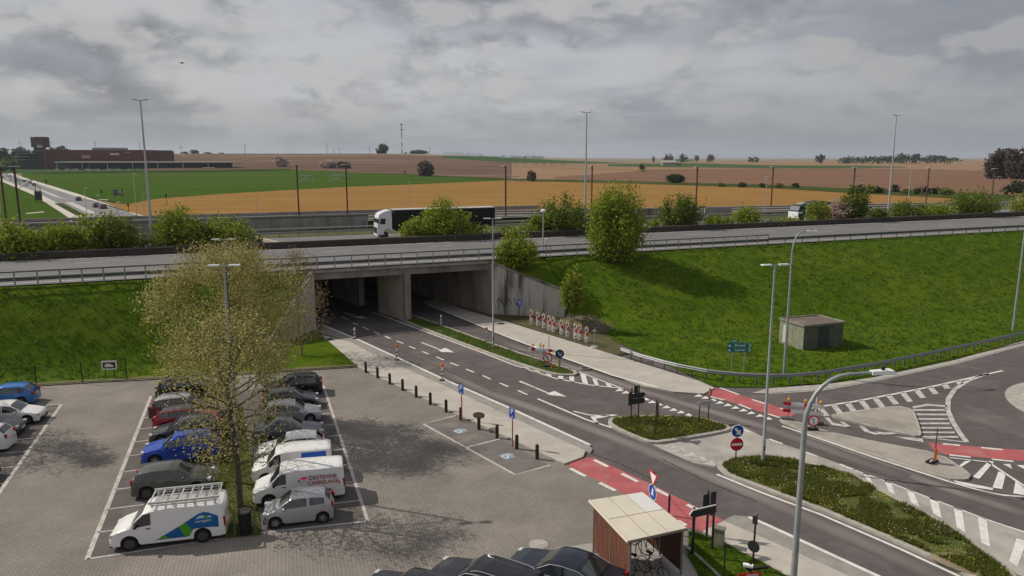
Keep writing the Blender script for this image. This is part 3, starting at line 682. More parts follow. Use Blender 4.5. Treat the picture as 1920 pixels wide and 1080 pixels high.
structure('bridge_surfacing', MB().prism([tuple(HW(s, d).xy) for s, d in ((sL(0)-.6, .02), (sR(0)+.6, .02), (sR(-17)+.6, -17), (sL(-17)-.6, -17))], 5.44, 5.70), bridge_c)
# beam lines hanging under the fascia
deck('concrete bridge of the second motorway carriageway, behind the first one', -24.6, -46, 4.36, .8, False)
deck('concrete railway bridge behind the motorway bridges', -49.2, -66, 5.8, .9, False)
# motorway surfaces (continuous over bridge and embankment)
def strip(name, s0, s1, prof, m, fs0=None, fs1=None, n=30):
    rows = []
    for i in range(n+1):
        rows.append([HW(lerp(fs0(d) if fs0 else s0, fs1(d) if fs1 else s1, i/n), d, z) for d, z in prof])
    structure(name, MB().grid(rows), m)
strip('motorway', S0, S1, [(.25, 5.72), (-16.9, 5.72)], asphalt_hwy)
strip('motorway', S0, S1, [(-24.6, 4.42), (-42, 4.42)], asphalt_hwy)
strip('motorway_verge', S0, S1, [(-42, 4.45), (-47, 4.6), (-49.0, 4.7)], median_m)
strip('median_ground', S0, S1, [(-16.9, 5.68), (-18, 5.75), (-22, 5.5), (-24.6, 4.40)], median_m)
def railz(s): return 6.0-max(0, s-10)*.0095
def rstrip(name, s0, s1, prof, m, n=40):
    rows = []
    for i in range(n+1):
        s = lerp(s0, s1, i/n); rows.append([HW(s, d, z+railz(s) if z > -3 else z+3) for d, z in prof])
    structure(name, MB().grid(rows), m)
rstrip('railway_bed', S0, S1, [(-49.2, -.15), (-51, 0), (-64, 0), (-66, -.1)], ballast)
rstrip('railway_slope', S0, sL(-66), [(-66, -.1), (-80, -3)], median_m); rstrip('railway_slope', sR(-66), S1, [(-66, -.1), (-80, -3)], median_m)
rstrip('railway_slope', sR(-49)+2, S1, [(-49.0, -1.2), (-50.2, 0.02)], median_m)
for dd in (-53.2, -54.7, -59.2, -60.7):
    m = MB(); m.tube([HW(s, dd, railz(s)+.12) for s in (S0, 10, S1)], .06, 4); structure('railway_track', m, steel_dark)
# motorway lines
mb = MB(); zl = 5.73
mb.ribbon([HW(S0, -.9, zl), HW(S1, -.9, zl)], .3).ribbon([HW(S0, -16.3, zl), HW(S1, -16.3, zl)], .3)
for k in range(-8, 22):
    mb.ribbon([HW(k*12.0, -5.0, zl), HW(k*12.0+3, -5.0, zl)], .2); mb.ribbon([HW(k*12.0+1, -8.7, zl), HW(k*12.0+4, -8.7, zl)], .2); mb.ribbon([HW(k*12.0+6, -12.5, zl), HW(k*12.0+9, -12.5, zl)], .2)
mb.ribbon([HW(S0, -25.6, 4.43), HW(S1, -25.6, 4.43)], .25); mb.ribbon([HW(S0, -41, 4.43), HW(S1, -41, 4.43)], .25)
structure('motorway_lines', mb, white_worn)
# the dark wall along the motorway's median side
def linewall(name, label, s0, s1, d, th, h, z, m, cat='wall', cap=None, seg=None, fz=None):
    o = thing(name, label, cat, HW(s0, d, z), HA); L_ = s1-s0
    k = MB(); k.box((L_/2, th/2, h/2), (L_, th, h)); k.build('wall_face', m, o)
    if cap: MB().box((L_/2, th/2, h+.06), (L_, th+.12, .12)).build('coping', cap, o)
    return o
linewall('median_wall', 'long low dark brown wall along the far edge of the nearest carriageway', S0, S1, -17.1, .3, .72, 5.65, dark_wall, cap=mat('wall_cap', (.10, .085, .075), .8))
# railway parapets
linewall('railway_parapet', 'pale stained concrete parapet wall of the railway bridge, left of the white lorry', S0, toHW(at_col(690, 410, -49.1))[0], -49.1, .35, 2.0, 4.7, mat('parapet_concrete', (.30, .29, .275), .85, 0, (.17, .16, .15), .5, 8, stretch=(1, 1, .2)), cap=dark_wall)
linewall('railway_parapet', 'far concrete parapet of the railway in front of the orange field', S0, toHW(at_col(1010, 385, -65.5))[0], -65.5, .3, .75, 5.75, mat('far_parapet_concrete', (.33, .31, .30), .85, 0, (.2, .18, .17), .6, 8), cap=None)
linewall('railway_wall', 'grey concrete wall with dark graffiti between the green bushes by the railway', toHW(at_col(1195, 395, -48.5))[0], toHW(at_col(1290, 395, -48.5))[0], -48.5, .3, 1.9, 4.6, bridge_c)
linewall('railway_wall', 'short pale concrete wall beside the railway, right of the round dark bush', toHW(at_col(1322, 395, -48.5))[0], toHW(at_col(1372, 395, -48.5))[0], -48.5, .3, 2.0, 4.4, mat('pale_wall_concrete', (.33, .31, .29), .85, 0, (.24, .22, .2), .6, 8))

# kerb and leaf litter where the left bank meets the car park
k = MB(); kp = densify([P(x, y, .07) for x, y in ((-300, 762), (0, 727), (160, 717), (330, 708), (500, 698), (670, 687))], 60)
k.ribbon(kp, .16); structure('kerb', k, kerb_dark)
k = MB(); k.ribbon([p+Vector((.02*nz(i, 1)-.05, .32+.14*nz(i*.7, 2), .045)) for i, p in enumerate(kp)], .55); structure('leaf_litter', k, mat('leaf_litter', (.16, .125, .075), .95, 0, (.085, .10, .03), 2.5, 8, lo=.4, hi=.6, bump=1, bscale=5))

sheet('bare_soil', rnd([(1730, 1040), (1790, 1034), (1850, 1050), (1890, 1074), (1870, 1084), (1800, 1072)], 2), .158, mat('sandy_soil', (.30, .235, .165), .95, 0, (.18, .15, .09), 1.5, 8, bump=.5))
# ================================================================ VEGETATION
rng = random.Random(7)
def leafquad(mb_v, mb_f, c, size, rg, up=.0, m=None):
    n = Vector((rg.gauss(0, 1), rg.gauss(0, 1), rg.gauss(0, 1)+up)).normalized()
    a = n.orthogonal().normalized(); b = n.cross(a); t = rg.random()*6.28
    a, b = a*math.cos(t)+b*math.sin(t), b*math.cos(t)-a*math.sin(t); s = size*(.6+.8*rg.random())
    i = len(mb_v); mb_v += [tuple(c-a*s*.5), tuple(c+b*s*.32), tuple(c+a*s*.5), tuple(c-b*s*.32)]; mb_f.append((i, i+1, i+2, i+3))
def leafmesh(name, pts, size, rg, m, up=0):
    v, f = [], []
    for p in pts: leafquad(v, f, p, size, rg, up)
    me = bpy.data.meshes.new(name); me.from_pydata(v, [], f); me.materials.append(m); return me
bark = mat('bark', (.11, .088, .068), .9, 0, (.06, .048, .038), 4, 6, bump=.5)
twig_m = mat('bare_twigs', (.17, .13, .10), .9)
def grow(mb, p, d, L_, r, lvl, rg, tips, spread=.55, up=.25, maxl=4, minr=.006):
    k = 3; pts = [p]; q = p
    for i in range(k):
        d = (d+Vector((rg.gauss(0, .13), rg.gauss(0, .13), rg.gauss(0, .08)+up*.12))).normalized()
        q = q+d*L_/k; pts.append(q)
        if lvl >= 1: tips.append((q, d, lvl))
    r1 = max(minr, r*.58); mb.tube(pts, [lerp(r, r1, i/k) for i in range(k+1)], 7 if lvl < 2 else (5 if lvl < 3 else 3), 0, False)
    if lvl >= maxl: return
    nb = 3 if lvl < 2 else rg.choice((2, 3))
    base = rg.random()*6.28
    for j in range(nb):
        ax = d.orthogonal().normalized(); ax = Matrix.Rotation(base+j*6.28/nb+rg.gauss(0, .3), 3, d)@ax
        nd = (d*math.cos(spread*(.7+.6*rg.random()))+ax*math.sin(spread*(.8+.6*rg.random()))+Vector((0, 0, up*.3))).normalized()
        f = 1 if j else .9
        start = pts[-1] if j < 2 else pts[-2]
        grow(mb, start, nd, L_*(.62+.22*rg.random())*f, r1*(.85 if j else 1), lvl+1, rg, tips, spread, up, maxl, minr)
def leafy_tree(name, label, cat, loc, H, Wd, leaf_m, nleaf, lsize, seed, group=None, trunkh=.22, tr=.14, z0f=.18, shape=None, maxl=4, clump=.34, cm=bark):
    rg = random.Random(seed); o = thing(name, label, cat, loc, 0, group); mb = MB(); tips = []
    top = H*trunkh; mb.tube([(0, 0, -.1), (0, 0, .1), (.03, 0, top*.5), (0, .02, top)], [tr*1.4, tr, tr*.9, tr*.8], 8, 0, False)
    # leader with side limbs, inside the crown envelope
    def env(t):
        return (Wd/2)*(shape(t) if shape else math.sin(math.pi*min(1, max(0, (t*.92+.08)))**.8)**.7)
    lead = []; z = top; q = Vector((0, 0, top)); n = 9
    for i in range(n):
        q = q+Vector((rg.gauss(0, .1), rg.gauss(0, .1), (H-top)*.93/n)); lead.append(q.copy())
    mb.tube([Vector((0, 0, top))]+lead, [tr*.8*(1-i/(n+1))+.012 for i in range(n+1)], 7, 0, False)
    for i in range(26):
        t = (i+.4)/26; zc = lerp(top*.85, H*.97, t); k = min(n-1, int(t*n)); c = Vector((lead[k].x*t, lead[k].y*t, zc))
        a = i*2.4+rg.gauss(0, .3); rr = env((zc-H*z0f)/(H*(1-z0f)))*(.75+.3*rg.random())
        if zc < H*z0f+.2: rr = max(rr, Wd*.3)
        d = Vector((math.cos(a), math.sin(a), .30+.55*t)).normalized()
        grow(mb, c, d, rr*.42, max(.02, tr*.38*(1-t*.6)), 1, rg, tips, .5, .22, maxl, .005)
    pts = []
    good = [t for t in tips if t[0].z < H*1.05]
    while len(pts) < nleaf:
        p, d, l = rg.choice(good)
        e = env((p.z-H*z0f)/(H*(1-z0f)))*1.12
        if math.hypot(p.x, p.y) > e+.3 or p.z < H*z0f*.8: continue
        kx = int(3+rg.random()*5)
        for _ in range(kx): pts.append(p+Vector((rg.gauss(0, clump), rg.gauss(0, clump), rg.gauss(0, clump*.8))))
    mb.build('trunk', cm, o, 180)
    inst('crown', leafmesh('crown', pts, lsize, rg, leaf_m), o); return o
olive_leaf = leafmat('olive_spring_leaves', (.24, .21, .065), (.50, .45, .16))
tan_leaf = leafmat('tan_bud_leaves', (.17, .12, .06), (.26, .19, .09))
bush_leaf = leafmat('bush_leaves', (.13, .19, .012), (.32, .36, .03))
bush_dark = leafmat('dark_bush_leaves', (.075, .12, .012), (.18, .22, .022))
far_leaf = leafmat('far_dark_leaves', (.030, .045, .018), (.06, .075, .028))
far_brown = leafmat('bare_wood_twigs', (.085, .065, .045), (.13, .10, .065))
blossom = leafmat('blossom', (.42, .30, .26), (.52, .40, .33))
leafy_tree('tree', 'thin half bare tree with few olive leaves standing nearest, beside the litter bin', 'tree', P(450, 952), 8.6, 6.9, olive_leaf, 6500, .105, 11, trunkh=.27, tr=.17, z0f=.2,
           shape=lambda t: interp([(0, .55), (.1, .8), (.35, .92), (.6, 1), (.85, .66), (1, .25)], t), clump=.33)
leafy_tree('tree', 'larger denser olive leaved tree farther along the grass strip between the car rows', 'tree', P(441, 806), 10.5, 10.2, olive_leaf, 41000, .115, 21, trunkh=.26, tr=.15, z0f=.24,
           shape=lambda t: interp([(0, .6), (.15, .9), (.4, 1), (.7, .92), (.9, .6), (1, .25)], t), clump=.36)
leafy_tree('tree', 'low tree with brown bare twigs beside the left wing wall of the underpass', 'tree', P(566, 668), 8.2, 5.8, tan_leaf, 4500, .12, 12, trunkh=.12, tr=.09, z0f=.06, shape=lambda t: interp([(0, .8), (.4, 1), (.8, .7), (1, .3)], t), clump=.4, cm=twig_m)
leafy_tree('tree', 'tree cut off by the left picture edge, its twigs reaching in over the grass bank', 'tree', P(-128, 812), 11.0, 7.6, olive_leaf, 10000, .115, 13, trunkh=.25, tr=.16, z0f=.2, clump=.33)
# ---- bushes with upward shoots
def bush_mesh(W, H, n, seed, leaf_m, size=.2, shoots=46, D=None, flare=.75):
    n = int(n*2.1); size *= 1.12; shoots = int(shoots*1.3)
    rg = random.Random(seed); D = D or W*.8; pts = []; mb = MB()
    per = max(10, n//shoots)
    for k in range(shoots):
        a = rg.random()*6.28; rr = rg.random()**.55; bx, by = math.cos(a)*rr*W*.22, math.sin(a)*rr*D*.22
        ex, ey = math.cos(a)*rr*W*.5*(.8+.35*rg.random()), math.sin(a)*rr*D*.5*(.8+.35*rg.random())
        h = H*(math.sqrt(max(.05, 1-(rr*.82)**2)))*(.72+.33*rg.random())
        if k % 3 == 0: h *= .62
        mid = Vector((bx+(ex-bx)*.7, by+(ey-by)*.7, h*.5)); b0 = Vector((bx, by, -.1)); e = Vector((ex, ey, h))
        mb.tube([b0, mid, e], [.05, .03, .01], 3, 0, False)
        for j in range(per):
            t = rg.random()**.7; p = (b0.lerp(mid, t*2) if t < .5 else mid.lerp(e, t*2-1)); s = .10+.11*W*(1-abs(t-.5))*flare*.9
            pts.append(p+Vector((rg.gauss(0, s), rg.gauss(0, s), rg.gauss(0, s*.9))))
    pts = [p for p in pts if p.z > 0]
    return mb, leafmesh('foliage', pts, size, rg, leaf_m, .4)
def bush(label, loc, W, H, n, seed, leaf_m=None, size=.2, shoots=46, group=None, name='bush', D=None, cat='bush', sm=None):
    o = thing(name, label, cat, loc, 0, group); mb, me = bush_mesh(W, H, n, seed, leaf_m or bush_leaf, size, shoots, D)
    mb.build('stems', sm or bark, o); inst('foliage', me, o); return o
def mbush(x, w, yt, yb, d, z, label, n=1500, leaf=None, group='bushes along the motorway median', size=.27, sh=46, seed=None):
    p = at_col(x, yb, d, z); px = FPX*1.02/p[1]
    zb = z; H = (HC-(yt-295)*p[1]/(FPX+(540-yt)*TP))-z
    return bush(label, p, w/px, max(.5, H), n, seed or int(x), leaf, size, sh, group)
mbush(20, 105, 408, 470, -19.5, 5.5, 'bright green bush at the left picture edge behind the dark median wall', 2600)
mbush(112, 75, 410, 466, -20, 5.5, 'yellow green bush second from the left edge on the motorway median', 1800)
mbush(165, 90, 401, 464, -20, 5.5, 'loose yellow green bush below the queue of cars, left half of a merged pair', 2100)
mbush(218, 100, 396, 462, -20.5, 5.5, 'darker green bush just left of the tall leaning mast', 2500, bush_dark)
mbush(337, 100, 383, 456, -20, 5.5, 'round green bush right of the tall leaning mast at the left', 2700)
mbush(427, 105, 402, 452, -21, 5.4, 'wide yellow green bush behind the top of the bare car park tree', 2200)
mbush(380, 50, 415, 452, -20.5, 5.5, 'small dark bush filling the gap left of the bare tree top', 900, bush_dark)
mbush(780, 65, 408, 444, -19.5, 5.6, 'low yellow green bush in front of the white lorry cab', 1500)
mbush(836, 92, 371, 442, -19.5, 5.6, 'tall green bush hiding the middle of the black lorry trailer', 3400)
mbush(1050, 98, 360, 432, -19.5, 5.6, 'dark green bush behind the globe lamp post', 3600, bush_dark)
mbush(1010, 40, 392, 432, -20, 5.6, 'small bright bush left of the dark one behind the globe lamp', 900)
mbush(1278, 88, 361, 422, -20, 5.6, 'round dark green bush in front of the graffiti wall', 3200, bush_dark)
mbush(1340, 34, 399, 419, -20, 5.6, 'very small bright bush between the dark round one and its taller neighbour', 600)
mbush(1364, 24, 404, 418, -20, 5.6, 'smallest low bush right of the pale railway wall', 400)
mbush(1400, 50, 383, 418, -20, 5.6, 'bright green bush below the slim white lamp on the field edge', 1300)
mbush(1532, 48, 372, 411, -20, 5.6, 'yellow green bush in front of the lorry with the grey cab', 1300)
mbush(1566, 50, 369, 410, -21, 5.6, 'pale pinkish blossoming shrub behind the lorry with the grey cab', 1300, blossom)
mbush(1601, 56, 347, 408, -20, 5.6, 'tall dark green bush left of the right hand mast', 2600, bush_dark)
mbush(1648, 40, 388, 406, -19.5, 5.6, 'low dark hedge part just left of the right hand mast foot', 800, bush_dark)
mbush(1700, 70, 376, 404, -20, 5.6, 'low wide hedge part just right of the right hand mast foot', 1600, bush_dark)
mbush(1757, 64, 379, 402, -20, 5.6, 'low green hedge part second right of the right hand mast', 1400, bush_leaf)
mbush(1826, 98, 352, 401, -20, 5.6, 'broad green bush near the right edge on the motorway median', 3200, bush_dark)
mbush(1922, 50, 356, 397, -20, 5.6, 'bright green bush cut off by the right picture edge', 1500)
for i, (x, w_, y) in enumerate(((60, 60, 440), (275, 60, 432), (305, 40, 436), (480, 26, 436), (905, 60, 418), (945, 60, 420), (985, 50, 416), (1100, 40, 412), (1225, 30, 408), (1440, 60, 408), (1480, 50, 403))):
    mbush(x, w_, y, y+30, -18.6, 5.6, ['low weedy shrub between the two green bushes at the far left', 'low weedy growth at the foot of the left hand mast', 'pale weedy growth right of the left hand mast foot', 'few weeds at the right end of the left bushes', 'weedy shrub below the tail of the black trailer', 'loose weedy shrub right of the double headed lamp', 'weedy shrub left of the globe lamp post', 'weedy shrub hidden beside the tallest bush', 'weedy shrub between the tallest bush and the round dark one', 'low green weeds left of the small grey lorry', 'green weeds directly below the small grey lorry'][i], 500, (bush_leaf, bush_dark)[i % 2], 'weedy shrubs behind the median wall', .2, 24)
# bushes on the near side
p = at_col(1155, 488, 1.6, 5.1)
o_ = bush('largest bright green bush, standing alone at the top of the grass bank beside the railing', p, 6.4, 8.6, 9000, 501, bush_leaf, .23, 90)
p = HW(sR(.6)+2.6, 1.1, 4.9); bush('green bush growing above the top of the right wing wall', (p.x, p.y, 4.9), 4.0, 4.0, 3200, 502, bush_leaf, .2, 60)
p = P(1074, 578, 2.2); bush('small upright bright bush at the low end of the right wing wall', p, 2.2, 4.0, 1500, 503, bush_leaf, .18, 34)
p = P(93, 560, 3.2); bush('grey green tufted plant alone on the left grass bank', p, 1.7, 1.0, 500, 504, leafmat('grey_green_leaves', (.06, .09, .05), (.10, .13, .08)), .22, 40, None, 'tufted_plant', None, 'plant')
# ---- far trees, hedges and the wood
def far_tree(x, w, yt, yb, Y, label, leaf=None, n=300, group='distant trees', name='tree', trunk=True, seed=None):
    k = (x-960)/math.cos(PITCH)/(FPX+(540-yb)*TP); px = FPX*1.02/Y; zb = HC-(yb-295)*Y/(FPX+(540-yb)*TP); H = (yb-yt)/px; W = w/px
    z0 = zt(k*Y, Y)-.3
    if zb > z0+.3: H += zb-z0; zb = z0
    rg = random.Random(seed or int(x*3+yt)); o = thing(name, label, 'tree' if trunk else 'hedge', (k*Y, Y, zb), 0, group)
    if trunk: MB().tube([(0, 0, -.5), (0, 0, H*.6)], [H*.035, H*.015], 5).tube([(0, 0, H*.3), (W*.22, 0, H*.62)], [H*.015, H*.006], 4).tube([(0, 0, H*.28), (-W*.2, 0, H*.6)], [H*.015, H*.006], 4).build('trunk', bark, o)
    n = int(n*1.7); pts = []; cl = [(rg.uniform(-.36, .36)*W, rg.uniform(-.2, .2)*W, rg.uniform(.2 if trunk else .1, .8)*H) for _ in range(9)]
    while len(pts) < n:
        c = rg.choice(cl); p = Vector((c[0]+rg.gauss(0, W*.13), c[1]+rg.gauss(0, W*.13), c[2]+rg.gauss(0, H*.15)))
        if ((p.x/(W*.5))**2+((p.z-H*.48)/(H*.53))**2) < 1.05 and p.z > H*.02: pts.append(p)
    inst('crown' if trunk else 'foliage', leafmesh('crown', pts, max(.5, min(W, H)*.24), rg, leaf or far_leaf), o); return o
far_tree(717, 23, 271, 290, 1560, 'dark round tree on the skyline left of the red and white radio mast', n=500)
far_tree(786, 34, 281, 292, 1560, 'wide low dark tree group on the skyline right of the radio mast', n=500)
far_tree(762, 8, 285, 291, 1560, 'tiny bush at the foot of the radio mast', n=80, trunk=False, name='bush')
far_tree(528, 25, 293, 316, 900, 'pale blossoming tree alone at the top edge of the green field', blossom, 450)
far_tree(616, 30, 299, 320, 860, 'pale blossoming tree left of a dark one at the green field edge', blossom, 450)
far_tree(643, 30, 303, 321, 850, 'dark tree right beside the blossoming one at the green field edge', far_brown, 400)
far_tree(797, 31, 302, 328, 640, 'solitary round dark bush on the brown slope behind the trailer', far_brown, 600)
far_tree(996, 18, 320, 338, 500, 'small dark bush at the brown field edge left of the white mast', far_brown, 300)
far_tree(758, 6, 319, 326, 690, 'tiny red brown bush left of the solitary round one', far_brown, 60, trunk=False, name='bush')
far_tree(1258, 50, 326, 342, 470, 'dark hedge clump in the middle of the brown fields', far_leaf, 700, 'hedges in the fields', 'hedge', False)
far_tree(1205, 14, 307, 317, 800, 'small dark bush in the tan field left of the grey farm roof', n=90)
for i, (x, w_, yt, yb, Y) in enumerate(((1225, 7, 292, 298, 2100), (1247, 12, 289, 298, 2100), (1258, 11, 288, 298, 2120), (1281, 15, 288, 298, 2100), (1306, 9, 290, 298, 2100), (1332, 14, 290, 298, 2100), (1411, 21, 292, 300, 2100), (1538, 17, 290, 302, 1900))):
    far_tree(x, w_, yt, yb, Y, ['smallest distant tree at the left end of the skyline trees above the farm', 'left one of two touching distant trees above the farm roof', 'right one of two touching distant trees above the farm roof', 'distant round tree right of the farm roof on the skyline', 'narrow distant tree between two wider ones on the skyline', 'distant flat topped tree at the right end of the skyline trees above the farm', 'low wide tree alone on the far skyline', 'dark round tree on the skyline left of the long wooded ridge'][i], far_brown if i < 6 else far_leaf, 140, 'distant skyline trees')
for i in range(11):
    x = 1588+i*19.5; far_tree(x, 34, 293-[0, 1, 2, 2, 3, 6, 4, 5, 3, 2, 0][i]*.9, 303, 1700+40*(i % 3), f"{['first', 'second', 'third', 'fourth', 'fifth', 'sixth', 'seventh', 'eighth', 'ninth', 'tenth', 'eleventh'][i]} tree from the left in the long wooded ridge at the right", far_leaf, 110, 'trees of the wooded ridge')
for i, (x, w_, yt, yb, Y) in enumerate(((1860, 26, 284, 322, 560), (1878, 30, 279, 323, 560), (1898, 30, 277, 323, 550), (1918, 32, 277, 324, 545), (1940, 34, 275, 324, 540))):
    far_tree(x, w_, yt, yb, Y, ['leftmost bare brown tree of the wood at the right edge', 'second bare brown tree of the wood at the right edge', 'third bare brown tree of the wood at the right edge', 'fourth bare brown tree of the wood, at the picture border', 'last bare brown tree of the wood, cut off by the border'][i], far_brown, 900, 'trees of the brown wood')
for i, (x, w_, yt, yb, Y) in enumerate(((1352, 12, 340, 350, 330), (1392, 14, 341, 351, 330), (1430, 14, 342, 352, 330), (1462, 14, 343, 352, 330), (1491, 11, 342, 352, 330), (1612, 20, 341, 362, 270), (1630, 22, 341, 362, 268), (1650, 20, 344, 362, 266), (1679, 12, 345, 360, 262), (1698, 16, 352, 364, 260), (1726, 24, 344, 364, 255), (1752, 16, 345, 364, 252), (1773, 24, 345, 366, 250), (1905, 40, 338, 368, 240))):
    Y = HC*1405/(yb-295); w_ *= 1.35; yt = max(yt, yb-16) if i < 13 else yt
    far_tree(x, w_, yt, yb, Y, f"{['tiny first', 'tiny second', 'tiny third', 'tiny fourth', 'tiny fifth', 'low sixth', 'round seventh', 'loose eighth', 'small ninth', 'flat tenth', 'dark eleventh', 'narrow twelfth', 'pointed thirteenth', 'large last'][i]} hedge bush from the left along the right edge of the orange field", far_leaf if i % 3 else bush_dark, 160, 'hedge bushes along the orange field', 'bush', False)
for i in range(24):
    x = 833+i*3.1+(i % 3)*.4; o = thing('poplar', 'thin poplar in the long dotted row on the skyline right of the radio mast', 'tree', (0, 0, 0), 0, 'poplar row on the skyline')
    Y = 1650; k = (x-960)/math.cos(PITCH)/(FPX+247*TP); H = 6.5+2.5*((i*7) % 5)/5; o.location = (k*Y, Y, zt(k*Y, Y)-.2)
    MB().tube([(0, 0, 0), (0, 0, H*.5)], .25, 4).build('trunk', bark, o); rg = random.Random(i)
    inst('crown', leafmesh('crown', [Vector((rg.gauss(0, .45), rg.gauss(0, .45), H*(.15+.85*rg.random()))) for _ in range(26)], 1.1, rg, far_leaf), o)
for i in range(9):
    far_tree(908+i*13, 18, 290.5+(i % 3)*.6, 295.5, 1900, f"{['first', 'second', 'third', 'fourth', 'fifth', 'sixth', 'seventh', 'eighth', 'ninth'][i]} pale far tree right of the poplar row on the skyline", far_leaf, 60, 'far trees right of the poplars')
for i, (x, w_, yt, yb, Y) in enumerate(((-6, 34, 276, 302, 900), (14, 34, 273, 300, 900), (40, 30, 277, 292, 1300), (100, 26, 277, 286, 1500), (118, 22, 274, 286, 1500), (205, 20, 279, 287, 1500), (294, 22, 283, 302, 1000), (303, 16, 289, 302, 1000), (320, 20, 282, 290, 1500), (345, 16, 284, 290, 1500), (365, 18, 281, 290, 1500), (390, 16, 285, 290, 1500), (415, 10, 286, 290, 1500), (8, 30, 296, 318, 800), (26, 22, 300, 316, 800))):
    far_tree(x, w_, yt, yb, Y, ['dark tree cut off by the left border above the car queue', 'second dark tree from the left border on the skyline', 'low distant tree between two wind turbines at the far left', 'distant tree just right of the red water tower', 'distant round tree second right of the red tower', 'low distant tree behind the mall roof', 'bushy green tree at the right end of the red mall', 'smaller green tree at the right end of the red mall', 'skyline tree right of the mall, the first of four', 'skyline tree right of the mall, the second of four', 'skyline tree right of the mall, the third and tallest', 'skyline tree right of the mall, the fourth of four', 'tiny skyline tree at the start of the brown hill', 'green bush below the dark trees at the left border', 'green bush left of the mall entrance'][i], far_leaf if i not in (6, 7, 13, 14) else bush_dark, 260, 'trees around the mall')
# ---- grass tufts
def tufts(name, label, polyw, n, zf, size, m, seed, blades=4, kind='stuff', tall=1.6):
    rg = random.Random(seed); xs = [p[0] for p in polyw]; ys_ = [p[1] for p in polyw]; v, f = [], []
    c = 0; tries = 0
    while c < n and tries < n*30:
        tries += 1; x, y = rg.uniform(min(xs), max(xs)), rg.uniform(min(ys_), max(ys_))
        if not inpoly(x, y, polyw): continue
        if nz(x, y, seed, .8) < rg.uniform(-.7, .25): continue
        z = zf(x, y)
        if z is None: continue
        if name == 'wild_grass' and seed == 3 and nz(x, y, 1.5, .9) < -.28: continue
        c += 1; s = size*(.6+.8*rg.random())
        for b in range(blades):
            a = rg.random()*6.28; r = s*rg.random()*.8; bx, by = x+math.cos(a)*r, y+math.sin(a)*r; a2 = rg.random()*6.28; w_ = s*.22
            lx, ly = rg.gauss(0, s*.5), rg.gauss(0, s*.5); i = len(v)
            v += [(bx-math.cos(a2)*w_, by-math.sin(a2)*w_, z-.02), (bx+math.cos(a2)*w_, by+math.sin(a2)*w_, z-.02), (bx+lx, by+ly, z+s*tall*(.6+.6*rg.random()))]; f.append((i, i+1, i+2))
    me = bpy.data.meshes.new(name); me.from_pydata(v, [], f); me.materials.append(m); o = bpy.data.objects.new(name, me); col.objects.link(o)
    return tag(o, label, 'grass', None, kind)
def blobs(name, label, polyw, n, z0, z1, size, m, seed):
    rg = random.Random(seed); xs = [p[0] for p in polyw]; ys_ = [p[1] for p in polyw]; pts = []
    while len(pts) < n:
        x, y = rg.uniform(min(xs), max(xs)), rg.uniform(min(ys_), max(ys_))
        if inpoly(x, y, polyw) and nz(x, y, seed, .7) > rg.uniform(-.05, .4): pts.append(Vector((x, y, rg.uniform(z0, z1))))
    me = leafmesh(name, pts, size, rg, m, 1.5); o = bpy.data.objects.new(name, me); col.objects.link(o); return tag(o, label, 'flowers', None, 'stuff')
zi = lambda x, y: .15
tufts('wild_grass', 'wild grass growing on the small triangular island', isl1, 2600, zi, .10, tuft_isl, 1)
blobs('wild_flowers', 'yellow flowers on the small triangular island', isl1, 260, .3, .42, .08, flower_m, 2)
tufts('wild_grass', 'wild flowering grass on the long green island at the lower right', isl2, 16000, zi, .095, tuft_isl, 3)
blobs('wild_flowers', 'yellow flowers on the long green island at the lower right', isl2, 1500, .20, .34, .055, flower_m, 4)
blobs('wild_flowers', 'pale seed heads on the long green island at the lower right', isl2, 600, .25, .42, .06, flower_w, 5)
tufts('wild_grass', 'short grass on the narrow median coming out of the underpass', isl3, 3500, zi, .11, tuft_m, 6, 3, tall=.8)
def zr_(x, y):
    s, d = toHW((x, y)); return zemb(s, d) if d > .5 and d < interp(toeR, s)-.2 and s > sWR else None
def zl_(x, y):
    s, d = toHW((x, y)); return zemb(s, d) if d > .5 and d < interp(toeL, s)-.2 and s < sWL else None
RG = [tuple(HW(s, d).xy) for s, d in ((sWR, .4), (130, .4), (130, 60), (sWR, 60))]; LG = [tuple(HW(s, d).xy) for s, d in ((-70, .4), (sWL, .4), (sWL, 20), (-70, 20))]
tufts('grass', 'lush green grass covering the long bank right of the underpass', RG, 34000, zr_, .20, tuft_m, 7, 3, tall=.75)
tufts('grass', 'green grass covering the bank left of the underpass', LG, 13000, zl_, .19, tuft_m, 8, 3, tall=.75)
# grass strip between the car rows and the corner beside the shelter
strip_ = raised('grass_strip', [(425, 760), (452, 758), (478, 890), (489, 1003), (418, 1009), (405, 900)], .05, grass_isl, kerb_dark)
sp = [P2(x, y, .05) for x, y in [(425, 760), (452, 758), (478, 890), (489, 1003), (418, 1009), (405, 900)]]
tufts('wild_grass', 'rough grass in the strip around the foot of the car park tree', sp, 3000, lambda x, y: .05, .09, tuft_isl, 9, 3, tall=1)
cg = [(1292, 994), (1350, 1012), (1394, 1036), (1436, 1057), (1510, 1100), (1600, 1150), (1560, 1250), (1340, 1130), (1290, 1040)]
raised('grass_corner', cg, .09, grass_m, kerb_dark)
cgw = [P2(x, y, .09) for x, y in cg]
tufts('grass', 'green grass in the corner between the bicycle shelter and the pavement', cgw, 6000, lambda x, y: .09, .075, tuft_m, 10, 3, tall=.9)
